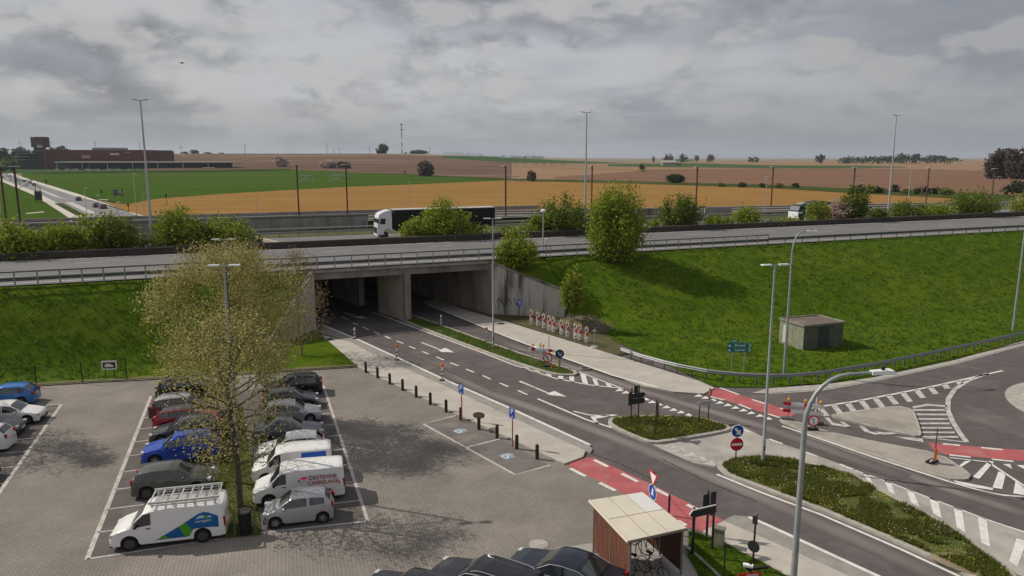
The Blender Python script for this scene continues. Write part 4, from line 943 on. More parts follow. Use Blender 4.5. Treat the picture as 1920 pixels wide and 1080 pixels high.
# heap of brushwood beside the wing wall
hp = P(1088, 616, .1); o = thing('brushwood_heap', 'brown heap of cut brushwood and soil behind the red and white panels', 'heap', (hp.x, hp.y, -.05))
m = MB(); rows = []
for j in range(13):
    rows.append([((i/12-.5)*6.4, (j/12-.5)*4.4, 2.1*max(0, 1-((i/6-1)**2+(j/6-1)**2)*.95)**1.1*.62+(.28*nz(i*.7, j*.7, 2) if 0<i<12 and 0<j<12 else -.3)) for i in range(13)])
m.grid(rows); m.build('soil_mound', soil_m, o, 180)
rg = random.Random(4); m = MB()
for k in range(700):
    a, r = rg.random()*6.28, math.sqrt(rg.random())*2.6; x, y = math.cos(a)*r*1.1, math.sin(a)*r*.8; z = 1.2*max(0, 1-((x/3.2)**2+(y/2.2)**2)*.95)**1.1
    d = Vector((rg.gauss(0, 1), rg.gauss(0, 1), rg.gauss(.25, .35))).normalized()*rg.uniform(.3, .8); m.tube([(x, y, z), (x+d.x, y+d.y, z+d.z*.7+.08)], [.018, .008], 3, 0, False)
m.build('twigs', twig_m, o)
# ================================================================ VEHICLES
glass = mat('car_glass', (.022, .026, .030), .05, 0, spec=.9, coat=.5)
tyre_m = mat('tyre_rubber', (.018, .018, .018), .85)
rim_m = mat('alloy_rim', (.42, .43, .44), .35, .7)
rim_dark = mat('dark_rim', (.09, .09, .095), .45, .5)
trim_m = mat('black_plastic_trim', (.022, .022, .023), .6)
lamp_m = mat('headlamp_glass', (.55, .57, .6), .12, .2)
tail_m = mat('tail_lamp_red', (.32, .012, .015), .25)
plate_m = mat('number_plate', (.62, .62, .60), .5)
chrome_m = mat('chrome_strip', (.6, .6, .6), .2, .9)
def paint(n, c, metal=.25): return mat('paint_'+n, c, .32, metal, coat=.7)
KINDS_ = {
 # x/L : belt, roof (fractions of H); windscreen, rear glass, side windows
 'hatch': dict(prof=[(0, .40, .42), (.03, .47, .49), (.14, .55, .58), (.255, .60, .645), (.27, .605, .66), (.42, .63, .955), (.52, .635, 1), (.72, .65, .99), (.85, .67, .94), (.955, .68, .72), (.985, .56, .58), (1, .42, .44)], ws=(.275, .415), rg=(.862, .950), side=[(.32, .53), (.55, .72), (.74, .865)], ax=(.18, .80)),
 'small': dict(prof=[(0, .42, .44), (.03, .50, .52), (.12, .57, .60), (.20, .62, .67), (.22, .625, .69), (.40, .65, .97), (.52, .655, 1), (.74, .68, .98), (.88, .70, .93), (.965, .70, .74), (.99, .55, .57), (1, .42, .44)], ws=(.225, .39), rg=(.89, .958), side=[(.28, .62), (.66, .87)], ax=(.17, .84)),
 'suv': dict(prof=[(0, .45, .47), (.03, .53, .55), (.14, .60, .625), (.26, .64, .68), (.275, .645, .70), (.41, .665, .965), (.52, .67, 1), (.76, .68, .985), (.88, .69, .94), (.965, .69, .72), (.99, .56, .58), (1, .44, .46)], ws=(.28, .405), rg=(.89, .96), side=[(.315, .53), (.55, .74), (.76, .885)], ax=(.185, .80)),
 'wagon': dict(prof=[(0, .40, .42), (.03, .48, .50), (.14, .56, .59), (.27, .61, .655), (.285, .615, .67), (.41, .64, .96), (.52, .645, 1), (.78, .66, .98), (.90, .67, .93), (.965, .67, .70), (.99, .55, .57), (1, .42, .44)], ws=(.29, .405), rg=(.91, .96), side=[(.325, .53), (.55, .71), (.73, .895)], ax=(.19, .79)),
 'sedan': dict(prof=[(0, .40, .42), (.03, .48, .50), (.14, .56, .60), (.29, .62, .665), (.305, .625, .68), (.44, .65, .96), (.54, .655, 1), (.68, .665, .975), (.83, .68, .76), (.85, .68, .735), (.96, .68, .72), (.99, .58, .61), (1, .44, .46)], ws=(.31, .435), rg=(.70, .825), side=[(.345, .55), (.57, .735)], ax=(.19, .79)),
 'van': dict(prof=[(0, .34, .36), (.02, .42, .44), (.08, .50, .525), (.17, .56, .60), (.185, .57, .62), (.30, .60, .93), (.36, .61, .97), (.5, .62, 1), (.95, .64, .985), (.985, .64, .96), (.995, .6, .9), (1, .5, .6)], ws=(.19, .295), rg=None, side=[(.215, .365)], ax=(.175, .80)),
}
CARMESH = {}
def car(kind, label, cat, loc, heading, L_, W_, H_, col_m, group=None, name='parked_car', detail=True, rim=None, roof=None, wscale=1, z=.012, extras=None):
    """heading: direction (rad) in which the nose points"""
    K = KINDS_[kind]; o = thing(name, label, cat, (loc[0], loc[1], z), heading-math.pi, group)
    wr = .325*wscale; ra = wr*1.17; X = lambda f: (f-.5)*L_; axs = K['ax']; pr = K['prof']
    f_ = sorted(set([p[0] for p in pr]+[i/26 for i in range(27)]+[a+s*ra/L_*k for a in axs for s in (-1, 1) for k in (1.0, .995, .93, .8, .6, .35, 0)]+[.004, .012]))
    vanlike = kind == 'van'
    def zb(f): return interp([(p[0], p[1]) for p in pr], f)*H_
    def zr(f): return interp([(p[0], p[2]) for p in pr], f)*H_
    def hw(f):
        q = abs(f-.5)*2; e = 1-(.05 if vanlike else .07)*q**3; 
        if f < .06: e -= .16*(1-f/.06)**2
        if f > .95: e -= .10*((f-.95)/.05)**2
        return W_/2*e
    def arch(f):
        x = f*L_; z0 = .20*H_/1.5
        for a in axs:
            dx = x-a*L_
            if abs(dx) < ra: z0 = max(z0, wr+math.sqrt(ra*ra-dx*dx)*1.0)
        return z0
    def sec(f):
        w, b, t, z0 = hw(f), zb(f), zr(f), arch(f); g = max(0, min(1, (t-b)/(.33*H_))); wt = lerp(w*.86, w*(.80 if not vanlike else .88), g)
        wb = w*(.955 if not vanlike else .965); zm = max(z0+.03, .42*b+.08)
        return [(0, min(.17, z0)), (w*.80, min(.17, z0) if z0 < .3 else .17), (w*.88, z0), (w*.985, z0+.015), (w, max(zm, z0+.02)), (w*.99, max(b*.80, z0+.03)), (wb, b), (lerp(wb, wt, .96), lerp(b, t, .93)), (wt*.92, t-.012*(1-g)), (wt*.5, t+.018*g+.012), (0, t+.028*g+.016)]
    S = [sec(f) for f in f_]; n = len(S[0]); vs, fs, mi = [], [], []
    for f, s in zip(f_, S):
        vs += [(X(f), y, z_) for y, z_ in s]+[(X(f), -y, z_) for y, z_ in s]
    N2 = 2*n
    for i in range(len(f_)-1):
        for k in range(n-1):
            a, b = i*N2+k, (i+1)*N2+k; fm = (f_[i]+f_[i+1])/2
            m = 1 if k < 2 else (2 if (k == 3 and False) else 0)
            if roof and k >= 8 and .40 < fm < .9: m = 3
            fs += [(a, b, b+1, a+1), (a+n, a+n+1, b+n+1, b+n)]; mi += [m, m]
    e = (len(f_)-1)*N2
    for k in range(n-1):
        fs += [(k, k+1, k+1+n, k+n), (e+k, e+k+n, e+k+1+n, e+k+1)]; mi += [0, 0]
    m = MB(); m.v = vs; m.f = [list(x) for x in fs]; m.m = mi
    m.build('body', [col_m, trim_m, trim_m, roof or col_m], o, 38)
    def sidept(f, v, sgn, off):
        s = sec(f); b_, t_ = s[6], s[7]; y = lerp(b_[0], t_[0], v); z_ = lerp(b_[1], t_[1], v); return (X(f), sgn*(y+off), z_)
    for (fa, fb) in K['side']:
        for sg in (1, -1):
            rows = []
            ff = [lerp(fa, fb, i/7) for i in range(8)]
            for v in (.05, .5, .93): rows.append([sidept(f, v if (zr(f)-zb(f)) > .12*H_ else v*.8, sg, .007) for f in ff])
            MB().grid(rows if sg < 0 else rows[::-1]).build('side_window', glass, o)
    def topglass(fa, fb, nm):
        ff = [lerp(fa, fb, i/6) for i in range(7)]; rows = []
        for f in ff:
            s = sec(f); q = s[8:]; pts_ = [(X(f), -y*.96, z_+.008) for y, z_ in q]+[(X(f), y*.96, z_+.008) for y, z_ in q[::-1][1:]]
            rows.append(pts_)
        MB().grid(rows[::-1]).build(nm, glass, o, 180)
    topglass(*K['ws'], 'windscreen')
    if K['rg']: topglass(*K['rg'], 'rear_window')
    rimm = rim or rim_m; wk = (round(wr, 3), rimm.name)
    if wk not in CARMESH:
        t = MB(); t.disc((0, 0, 0), wr, (0, 1, 0), .21, 20); a = t.mesh('wheel', tyre_m, 35)
        r = MB(); r.disc((0, 0, 0), wr*.66, (0, 1, 0), .225, 16)
        for k in range(5):
            an = k*6.28/5; 
            for sg in (-1, 1): r.box((math.cos(an)*wr*.33, sg*.117, math.sin(an)*wr*.33), (wr*.6, .02, wr*.13), m=0, mat=Matrix.Rotation(-an, 3, 'Y'))
        r.m = [1]*18+[0]*(len(r.f)-18); CARMESH[wk] = (a, r.mesh('rim', [rimm, rim_dark], 35))
    for a in axs:
        for sg in (1, -1):
            wo = inst('wheel', CARMESH[wk][0], o, (X(a), sg*(W_/2-.115), wr)); inst('rim', CARMESH[wk][1], wo)
    def lampat(f, zf, sgn, dims, mt, nm, yf=.72):
        MB().box((0, 0, 0), dims).build(nm, mt, o, None, (X(f), sgn*hw(f)*yf, zf*H_))
    hz = pr[1][1]
    for sg in (1, -1):
        lampat(.035, hz-.02, sg, (.22, .26, .12), lamp_m, 'headlight', .80)
        lampat(.972 if not vanlike else .985, pr[-3][1]-.06 if not vanlike else .5, sg, (.17, .20 if not vanlike else .12, .20 if not vanlike else .42), tail_m, 'taillight', .80 if not vanlike else .90)
        mb_ = MB(); mb_.ico((0, 0, 0), .11, 0, 2, (.6, 1, .75)); mb_.build('mirror', col_m if not vanlike else trim_m, o, 180, (X(K['side'][0][0]+.02), sg*(hw(.3)+.07), zb(.3)+.05))
    MB().box((0, 0, 0), (.05, W_*.62, .13)).build('grille', trim_m, o, None, (X(.012), 0, (hz-.10)*H_))
    MB().box((0, 0, 0), (.08, W_*.80, .20)).build('bumper', trim_m, o, None, (X(.010), 0, .26))
    MB().box((0, 0, 0), (.07, W_*.74, .18)).build('bumper', trim_m, o, None, (X(.990), 0, .30))
    MB().box((0, 0, 0), (.03, .50, .11)).build('number_plate', plate_m, o, None, (X(1)+.012, 0, .52*H_ if not vanlike else .35*H_))
    MB().box((0, 0, 0), (.03, .50, .11)).build('number_plate', plate_m, o, None, (X(0)-.018, 0, .30*H_))
    if detail:
        for (fa, fb) in K['side'][:2]:
            for sg in (1, -1): MB().box((0, 0, 0), (.17, .03, .03)).build('door_handle', col_m if not vanlike else trim_m, o, None, (X(fb-.025), sg*(hw(fb)+.004), zb(fb)*.90))
    if extras: extras(o, X, hw, zb, zr, sec, sidept)
    return o
white_p = paint('white', (.74, .73, .72), 0); silver_p = paint('silver', (.42, .43, .44), .5); black_p = paint('black', (.012, .013, .016), .2)
dgrey_p = paint('dark_grey', (.05, .053, .058), .4); grey_p = paint('grey_green', (.10, .105, .095), .4); blue_p = paint('blue', (.012, .06, .40), .3)
lblue_p = paint('light_blue', (.03, .16, .48), .3); red_p = paint('red', (.30, .015, .03), .3); dred_p = paint('dark_red', (.085, .012, .018), .3); slate_p = paint('slate_blue', (.075, .085, .105), .4)
night_p = paint('night_blue', (.012, .016, .032), .3)
def rails(mt):
    def f(o, X, hw, zb, zr, sec, sidept):
        for sg in (1, -1):
            m = MB(); m.tube([(X(t), sg*sec(t)[8][0]*.93, zr(t)+(.05 if 0 < i < 7 else .0)) for i, t in enumerate([.44+.06*i for i in range(8)])], .022, 5)
            m.build('roof_rail', mt, o)
    return f
HD = R(14)       # bays run almost across the picture
def park(x, y, W_, L_, flip=0):
    """x, y: ground under the middle of the side nearest the camera"""
    p = P(x, y); n = Vector((-math.sin(HD), math.cos(HD), 0)); q = p+n*(W_/2); return (q.x, q.y)
CS = .875
G1 = 'cars in the left column of the middle car park'; G2 = 'cars in the right column of the middle car park'
LEFT, RIGHT = HD+math.pi, HD
def pc(kind, label, x, y, head, L_, W_, H_, m, group, **k):
    L_, W_, H_ = L_*CS, W_*CS, H_*CS; k['wscale'] = k.get('wscale', 1)*CS; return car(kind, label, k.pop('cat', 'car'), park(x, y, W_, L_), head, L_, W_, H_, m, group, **k)
pc('suv', 'dark grey green crossover parked just behind the white van with the ladder rack', 322, 933, RIGHT, 4.1, 1.82, 1.55, grey_p, G1, wscale=1.08, rim=rim_dark)
pc('suv', 'bright blue SUV facing left, partly hidden by the tree crown', 338, 871, LEFT, 4.4, 1.84, 1.62, blue_p, G1, wscale=1.08, extras=rails(trim_m))
pc('hatch', 'dark silver hatchback between the blue SUV and the red hatchback', 345, 832, LEFT, 4.2, 1.78, 1.45, dgrey_p, G1)
pc('hatch', 'red hatchback with a grey roof, third car behind the blue SUV row end', 347, 808, RIGHT, 4.1, 1.76, 1.45, red_p, G1, roof=dgrey_p)
pc('wagon', 'dark red estate car with silver roof rails', 343, 787, RIGHT, 4.5, 1.82, 1.52, dred_p, G1, extras=rails(chrome_m), roof=silver_p)
pc('wagon', 'black estate car parked at the far end of the left column', 352, 748, RIGHT, 4.6, 1.82, 1.5, black_p, G1, extras=rails(trim_m))
pc('small', 'small silver three door hatchback nearest the camera in the right column', 561, 987, LEFT, 3.42, 1.63, 1.46, silver_p, G2, wscale=.9)
pc('sedan', 'dark slate blue saloon parked behind the short white van', 541, 834, RIGHT, 4.45, 1.80, 1.44, slate_p, G2)
pc('hatch', 'silver hatchback facing right with its wheel near the white line', 545, 797, RIGHT, 4.15, 1.77, 1.44, silver_p, G2)
pc('hatch', 'black hatchback peeping out behind the silver hatchback', 545, 770, RIGHT, 4.0, 1.75, 1.42, dgrey_p, G2)
pc('wagon', 'black estate car with red tail lights at the far end of the right column', 549, 745, LEFT, 4.5, 1.82, 1.50, black_p, G2, extras=rails(trim_m))
def shortvan(o, X, hw, zb, zr, sec, sidept):
    bm_ = mat('blue_van_sticker', (.02, .11, .52), .4)
    for sg in (1, -1):
        ff = [lerp(.62, .93, i/5) for i in range(6)]; rows = [[sidept(f, v, sg, .010) for f in ff] for v in (0, .45, .85)]
        MB().grid(rows if sg < 0 else rows[::-1]).build('blue_panel', bm_, o)
pc('van', 'white van with a bright blue side panel, second van behind the small silver car', 549, 905, LEFT, 4.45, 1.83, 1.84, white_p, G2, cat='van', name='parked_van', extras=shortvan)
pc('hatch', 'white hatchback squeezed between the slate saloon and the blue panelled van', 548, 868, LEFT, 4.1, 1.78, 1.50, white_p, G2)
dk_red = mat('dark_red_lettering', (.22, .02, .03), .5); lt_red = mat('light_red_lettering', (.42, .06, .05), .5); red_st = mat('red_sticker', (.5, .01, .04), .45)
def destexhe(o, X, hw, zb, zr, sec, sidept):
    H = CS
    def put(me, nm, fx, z_):
        return inst(nm, me, o, (X(fx), -(hw(.58)+.016), z_*H), (R(90), 0, 0))
    put(textmesh('DESTEXHE', .27, dk_red), 'lettering', .765, 1.42); put(textmesh('CARRELAGE', .255, lt_red), 'lettering', .765, 1.13)
    m = MB(); m.plate([(0, 0), (.18, -.06), (.26, .10), (.20, .24), (.04, .26), (-.06, .12)], -.004, .0); put(m.mesh('emblem', red_st), 'emblem', .535, 1.50)
    m = MB(); m.plate([(-.02, .24), (.05, .20), (.02, .0), (.08, -.26), (.04, -.26), (-.05, 0)], -.004, 0); put(m.mesh('emblem', dk_red), 'emblem', .505, 1.36)
    m = MB(); m.plate([(0, .34), (.05, .34), (-.02, -.10), (-.16, -.14), (-.16, -.10), (-.06, -.06)], -.004, 0); put(m.mesh('emblem', dk_red), 'emblem', .945, 1.12)
pc('van', 'white van with the red lettering DESTEXHE CARRELAGE on its side', 562, 946, LEFT, 4.75, 1.90, 1.90, white_p, G2, cat='van', name='parked_van', extras=destexhe, rim=rim_dark, wscale=1.04)
st_blue = mat('sticker_blue', (.01, .10, .30), .45); st_green = mat('sticker_green', (.07, .30, .025), .45); st_pale = mat('sticker_pale', (.35, .55, .62), .45); st_dg = mat('sticker_dark_green', (.02, .16, .05), .45)
def rackvan(o, X, hw, zb, zr, sec, sidept):
    Lv = X(1)-X(0)
    def plate(pts, m_, nm, off):
        # sheet of points (fraction of length, height) laid on the curved body side
        bm = bmesh.new(); vv = [bm.verts.new((f*Lv, 0, z_*CS)) for f, z_ in pts]; bm.faces.new(vv)
        bmesh.ops.triangulate(bm, faces=bm.faces[:]); 
        for _ in range(3): bmesh.ops.subdivide_edges(bm, edges=bm.edges[:], cuts=1, use_grid_fill=True)
        bmesh.ops.triangulate(bm, faces=bm.faces[:]); me = bpy.data.meshes.new(nm)
        for v in bm.verts:
            f = v.co.x/Lv; s = sec(f); y = interp(sorted((zz_, yy) for yy, zz_ in s[3:8]), v.co.z); v.co = (X(f), -y-off, v.co.z)
        bmesh.ops.recalc_face_normals(bm, faces=bm.faces[:]); bm.to_mesh(me); bm.free(); me.materials.append(m_)
        q = bpy.data.objects.new(nm, me); col.objects.link(q); q.parent = o
    plate([(.395, .40), (.44, .52), (.72, .43), (.66, .95)], st_blue, 'sticker', .008) if False else None
    plate([(.39, .42), (.435, .50), (.47, .42)], st_blue, 'sticker', .008)
    plate([(.435, .50), (.455, .62), (.495, .56), (.51, .42), (.47, .42)], st_green, 'sticker', .009)
    plate([(.47, .62), (.60, .98), (.64, .50), (.66, .42), (.51, .42), (.495, .56)], st_blue, 'sticker', .008)
    plate([(.60, .98), (.655, 1.14), (.685, .95), (.715, .70), (.69, .45), (.66, .42), (.64, .50)], st_green, 'sticker', .0095)
    plate([(.655, 1.14), (.78, 1.50), (.82, 1.54), (.86, 1.50), (.945, 1.28), (.945, .74), (.905, .75), (.87, .78), (.73, .78), (.715, .70), (.685, .95)], st_blue, 'sticker', .0085)
    plate([(.745, 1.24), (.785, 1.40), (.815, 1.39), (.83, 1.26)], st_pale, 'emblem', .012)
    plate([(.845, 1.26), (.86, 1.36), (.885, 1.32), (.89, 1.25)], st_pale, 'emblem', .012); plate([(.822, 1.38), (.84, 1.40), (.862, 1.22), (.842, 1.22)], st_green, 'emblem', .013)
    inst('lettering', textmesh('eurogybril', .15, mat('white_lettering', (.6, .68, .72), .5)), o, (X(.815), -sec(.815)[5][0]-.014, 1.13*CS), (R(90), 0, 0))
    plate([(.375, 1.18), (.66, 1.20), (.66, 1.17), (.385, 1.14)], chrome_m, 'trim_line', .006) if False else None
    m = MB(); zt0 = 1.70
    for k in range(8): f = .36+.59*k/7; m.box((X(f), 0, zt0+.20), (.05, 1.30, .05))
    for sg in (1, -1):
        m.box(((X(.36)+X(.95))/2, sg*.66, zt0+.22), (X(.95)-X(.36)+.1, .07, .09)); m.box(((X(.36)+X(.95))/2, sg*.64, zt0+.10), (X(.95)-X(.36), .03, .03))
        for k in range(4): m.box((X(.38+.18*k), sg*.64, zt0+.10), (.05, .04, .22))
    m.build('roof_rack', mat('rack_aluminium', (.55, .55, .54), .4, .3), o)
    r = MB()
    for k in range(11): r.box(((X(.37)+X(.94))/2, -.55+.11*k, zt0+.03), (X(.94)-X(.37), .02, .02))
    r.build('roof_ribs', mat('roof_rib_grey', (.45, .45, .44), .5), o)
pc('van', 'white van with a ladder rack and blue and green stickers, nearest in the left column', 316, 1026, LEFT, 5.15, 1.95, 1.90, white_p, G1, cat='van', name='parked_van', extras=rackvan, rim=rim_dark, wscale=1.06)
G3 = 'cars at the left picture edge'
pc('hatch', 'bright blue hatchback at the left edge with its dark rear window to the right', 5, 764, LEFT, 4.1, 1.78, 1.48, lblue_p, G3)
pc('hatch', 'white hatchback at the left edge facing right', 10, 800, RIGHT, 4.25, 1.80, 1.46, white_p, G3, rim=rim_dark)
pc('hatch', 'dark grey hatchback at the left edge below the white one', -33, 826, RIGHT, 4.2, 1.80, 1.46, dgrey_p, G3)
pc('suv', 'white crossover cut by the left edge, only its red tail light end showing', -58, 855, LEFT, 4.2, 1.80, 1.56, white_p, G3)
pc('hatch', 'dark car at the left edge of which only the nose shows', -100, 918, RIGHT, 4.2, 1.80, 1.46, black_p, G3)
G4 = 'black cars at the bottom edge'
def barec(kind, label, x, y, z, L_, W_, H_, m, **k):
    p = P(x, y, z); L_, W_, H_ = L_*.97, W_*.97, H_*.97; k['wscale'] = .97; return car(kind, label, 'car', (p.x, p.y), R(152), L_, W_, H_, m, G4, **k)
def silverline(o, X, hw, zb, zr, sec, sidept):
    for sg in (1, -1):
        m = MB(); ff = [.335+.5*i/14 for i in range(15)]; m.tube([sidept(f, .97, sg, .012) for f in ff], .016, 4); m.tube([sidept(f, .01, sg, .014) for f in ff], .013, 4); m.build('chrome_strip', chrome_m, o)
barec('sedan', 'black saloon with silver window trim right beside the bicycle shelter', 1058, 1062, .9, 4.75, 1.85, 1.42, night_p, extras=silverline)
def both(*a): silverline(*a); rails(chrome_m)(*a)
barec('wagon', 'black estate car with silver roof rails in the middle at the bottom edge', 912, 1082, .9, 4.8, 1.86, 1.46, black_p, extras=both)
barec('wagon', 'black car of which only the front corner shows at the bottom edge', 775, 1108, .9, 4.6, 1.84, 1.46, black_p)
# ---- motorway lorries
def wheels_(o, pts, r=.5, wd=.3):
    k = ('t', r)
    if k not in CARMESH:
        CARMESH[k] = (MB().disc((0, 0, 0), r, (0, 1, 0), wd, 18).mesh('wheel', tyre_m, 35), MB().disc((0, 0, 0), r*.5, (0, 1, 0), wd+.03, 12).mesh('rim', rim_dark, 35))
    for p in pts: w_ = inst('wheel', CARMESH[k][0], o, p); inst('rim', CARMESH[k][1], w_)
p = at_col(812, 440, -36.5, 4.42)
lw = thing('lorry', 'long lorry with a white cab and black curtain trailer driving left', 'lorry', p, HA); lw.scale = (1.04,)*3
white_cab = paint('cab_white', (.72, .73, .76), 0); black_curt = mat('black_curtain', (.010, .013, .012), .6, 0, (.016, .02, .018), 1, 4)
m = MB(); w2 = 1.25
prof = [(0, .55), (-.02, 1.15), (.02, 1.9), (.16, 2.9), (.32, 3.35), (.8, 3.62), (1.5, 3.85), (2.0, 3.88), (2.05, 2.8), (2.05, .95), (1.95, .95), (1.85, 1.25), (1.45, 1.32), (1.02, 1.2), (.85, .7), (.8, .5)]
m.plate([(x-8.3, z) for x, z in prof], -w2, w2); m.build('cab', white_cab, lw)
MB().box((-8.22, 0, 2.35), (.12, 2.2, .85), 0, 0, Matrix.Rotation(R(-8), 3, 'Y')).build('windscreen', glass, lw)
m = MB()
for sg in (-1, 1): m.plate([(-7.95, 2.0), (-7.85, 2.75), (-7.15, 2.75), (-7.15, 2.0)], sg*(w2+.01), sg*(w2+.012))
m.build('side_window', glass, lw)
for sg in (-1, 1): MB().box((-8.2, sg*(w2+.12), 2.4), (.12, .2, .6)).build('mirror', trim_m, lw)
MB().box((-8.34, 0, 1.1), (.06, 1.9, .8)).build('grille', trim_m, lw); MB().box((-8.3, 0, .5), (.15, 2.3, .3)).build('bumper', white_cab, lw)
t = MB().box((1.6, 0, 2.55), (15.0, 2.5, 2.65)); t.build('trailer_body', black_curt, lw)
MB().box((1.6, 0, 3.92), (15.05, 2.5, .08)).build('trailer_roof', mat('trailer_roof_grey', (.45, .43, .42), .5), lw)
MB().box((1.2, 0, 1.05), (13.4, .9, .25)).box((5.4, 0, .95), (4.8, 2.35, .12)).build('chassis', trim_m, lw)
wheels_(lw, [(x, s*1.08, .5) for x in (-7.3, -4.0, 4.2, 5.5, 6.8) for s in (-1, 1)])
p = at_col(1530, 405, -34.5, 4.42)
lg = thing('lorry', 'smaller dark tipper lorry with a grey windscreen and white front driving left', 'lorry', p, HA)
m = MB(); m.plate([(x-5.3, z) for x, z in [(0, .6), (0, 1.9), (.1, 2.3), (.35, 3.05), (1.9, 3.1), (1.95, .9), (1.5, 1.2), (1.0, 1.1), (.8, .6)]], -1.2, 1.2); m.build('cab', mat('cab_dark_green', (.02, .05, .045), .4), lg)
MB().box((-5.38, 0, 1.3), (.14, 2.45, 1.15)).box((-4.9, 0, 1.75), (1.0, 2.5, .3)).build('front_panel', white_cab, lg); MB().box((-5.12, 0, 2.5), (.06, 2.2, .8), 0, 0, Matrix.Rotation(R(18), 3, 'Y')).build('windscreen', mat('grey_reflecting_glass', (.22, .22, .24), .15), lg)
MB().box((-3.55, 0, 2.3), (.4, 2.55, 1.5)).build('cab_corner', mat('pale_green_paint', (.36, .46, .42), .5), lg)
m = MB(); m.plate([(-3.2, 1.2), (-3.3, 2.9), (-1.5, 3.6), (.5, 3.75), (3.4, 3.3), (3.7, 1.2)], -1.22, 1.22); m.build('tipper_body', mat('dark_tarpaulin', (.035, .035, .05), .7), lg)
MB().box((-3.0, .4, 3.3), (1.3, 1.4, .25)).build('folded_crane', mat('pale_crane', (.4, .39, .38), .5), lg)
MB().box((0, 0, .95), (8.2, .9, .25)).build('chassis', trim_m, lg); wheels_(lg, [(x, s*1.05, .5) for x in (-4.4, 1.4, 2.7) for s in (-1, 1)])
# ---- traffic on the far road
fd = (P(64, 348)-P(147, 378)).normalized(); fh = math.atan2(fd.y, fd.x)
for i, (x, y, kd, cm, lb) in enumerate(((193, 391, 'suv', dred_p, 'dark red car nearest to the motorway on the far road'), (147, 376, 'hatch', dgrey_p, 'dark car alone in the middle of the far road'), (64, 348, 'hatch', black_p, 'black car at the near end of the queue on the far road'), (56, 344, 'hatch', dgrey_p, 'dark grey car second in the far queue'), (49, 348, 'hatch', white_p, 'white car coming towards the camera beside the far queue'), (45, 341.5, 'suv', dgrey_p, 'dark car third in the far queue'), (37, 343.5, 'hatch', silver_p, 'silver car coming out of the far queue'), (30, 340, 'hatch', dgrey_p, 'dark car in the oncoming lane behind the silver one'), (32, 336.5, 'van', white_p, 'white van standing in the far queue'), (21, 338, 'hatch', silver_p, 'silver car farther back in the oncoming lane'), (19, 333, 'van', silver_p, 'grey van in the far queue near the left edge'), (12, 331, 'van', white_p, 'tall white van at the head of the far queue'), (5, 333.5, 'hatch', dgrey_p, 'dark car nearest the left edge on the far road'), (180, 388.5, 'small', dgrey_p, 'small dark car right beside the dark red one'))):
    p = P(x, y, .12); out_ = i in (4, 6, 7, 9, 12)
    car(kd, lb, 'van' if kd == 'van' else 'car', (p.x, p.y), fh+(math.pi if out_ else 0), 4.3, 1.8, 1.5 if kd != 'van' else 2.3, cm, 'cars on the far road', 'van' if kd == 'van' else 'car', False, z=.12)
# ================================================================ STREET FURNITURE
def rect(w_, h, cz=0, cx=0, r=0):
    if r == 0: return [(cx-w_/2, cz-h/2), (cx+w_/2, cz-h/2), (cx+w_/2, cz+h/2), (cx-w_/2, cz+h/2)]
    o_ = []
    for sx, sz, a0 in ((1, 1, 0), (-1, 1, 90), (-1, -1, 180), (1, -1, 270)):
        for k in range(4): o_.append((cx+sx*(w_/2-r)+r*math.cos(R(a0+30*k)), cz+sz*(h/2-r)+r*math.sin(R(a0+30*k))))
    return o_
def circ(r, cz=0, cx=0, n=24): return [(cx+r*math.cos(6.2832*i/n), cz+r*math.sin(6.2832*i/n)) for i in range(n)]
def tri_(s, cz=0, up=True, cx=0):
    k = 1 if up else -1; return [(cx-s/2, cz-k*s*.29), (cx+s/2, cz-k*s*.29), (cx, cz+k*s*.58)][::k]
def pl(o, nm, outline, m, y0=-.03, th=.02, par=None):
    return MB().plate(outline, y0-th, y0).build(nm, m, par or o)
def post(o, h, r=.038, m=None, x=0, nm='post', z0=0): return MB().tube([(x, 0, z0), (x, 0, h)], r, 8).build(nm, m or post_dark, o)
def sign(label, loc, rz, name='road_sign', cat='road sign', group=None): return thing(name, label, cat, loc, rz, group)
# ---- parking signs and bollards
def psign(px, label):
    o = sign(label, P(*px, .1), R(-42), 'parking_sign', 'parking sign', 'parking signs'); MB().tube([(0, 0, 0), (0, 0, 1.5)], .035, 8).build('post', salmon_m, o); MB().tube([(0, 0, 1.5), (0, 0, 2.3)], .034, 8).build('post', steel, o)
    q = pl(o, 'panel', rect(.44, .62, 2.0, 0, .04), blue_m); pl(o, 'border', rect(.40, .58, 2.0, 0, .04), white_m, -.051, .002, q); pl(o, 'panel_face', rect(.37, .55, 2.0, 0, .04), blue_m, -.0535, .002, q)
    inst('lettering', textmesh('P', .42, white_m), q, (0, -.058, 2.07), (R(90), 0, 0))
    s = MB(); s.plate(circ(.045, 1.80, .02, 10), -.06, -.057); s.build('symbol', white_m, q)
psign((866, 788), 'blue parking sign on a red post standing nearest to the underpass')
psign((961, 838), 'blue parking sign on a red post nearer to the bicycle shelter')
bo = None
bl_names = ['first brown bollard from the underpass end of the row', 'second brown bollard from the underpass end of the row', 'third brown bollard from the underpass end of the row', 'fourth brown bollard from the underpass end', 'fifth brown bollard from the underpass end', 'sixth brown bollard from the underpass end', 'seventh bollard, at the corner of the first disabled bay', 'reddish bollard standing right at the foot of the farther parking sign', 'bollard with a round plate lying on its top', 'bollard between the plate topped one and the nearer parking sign', 'bollard just right of the foot of the nearer parking sign', 'last bollard of the row, next to the red cycle crossing']
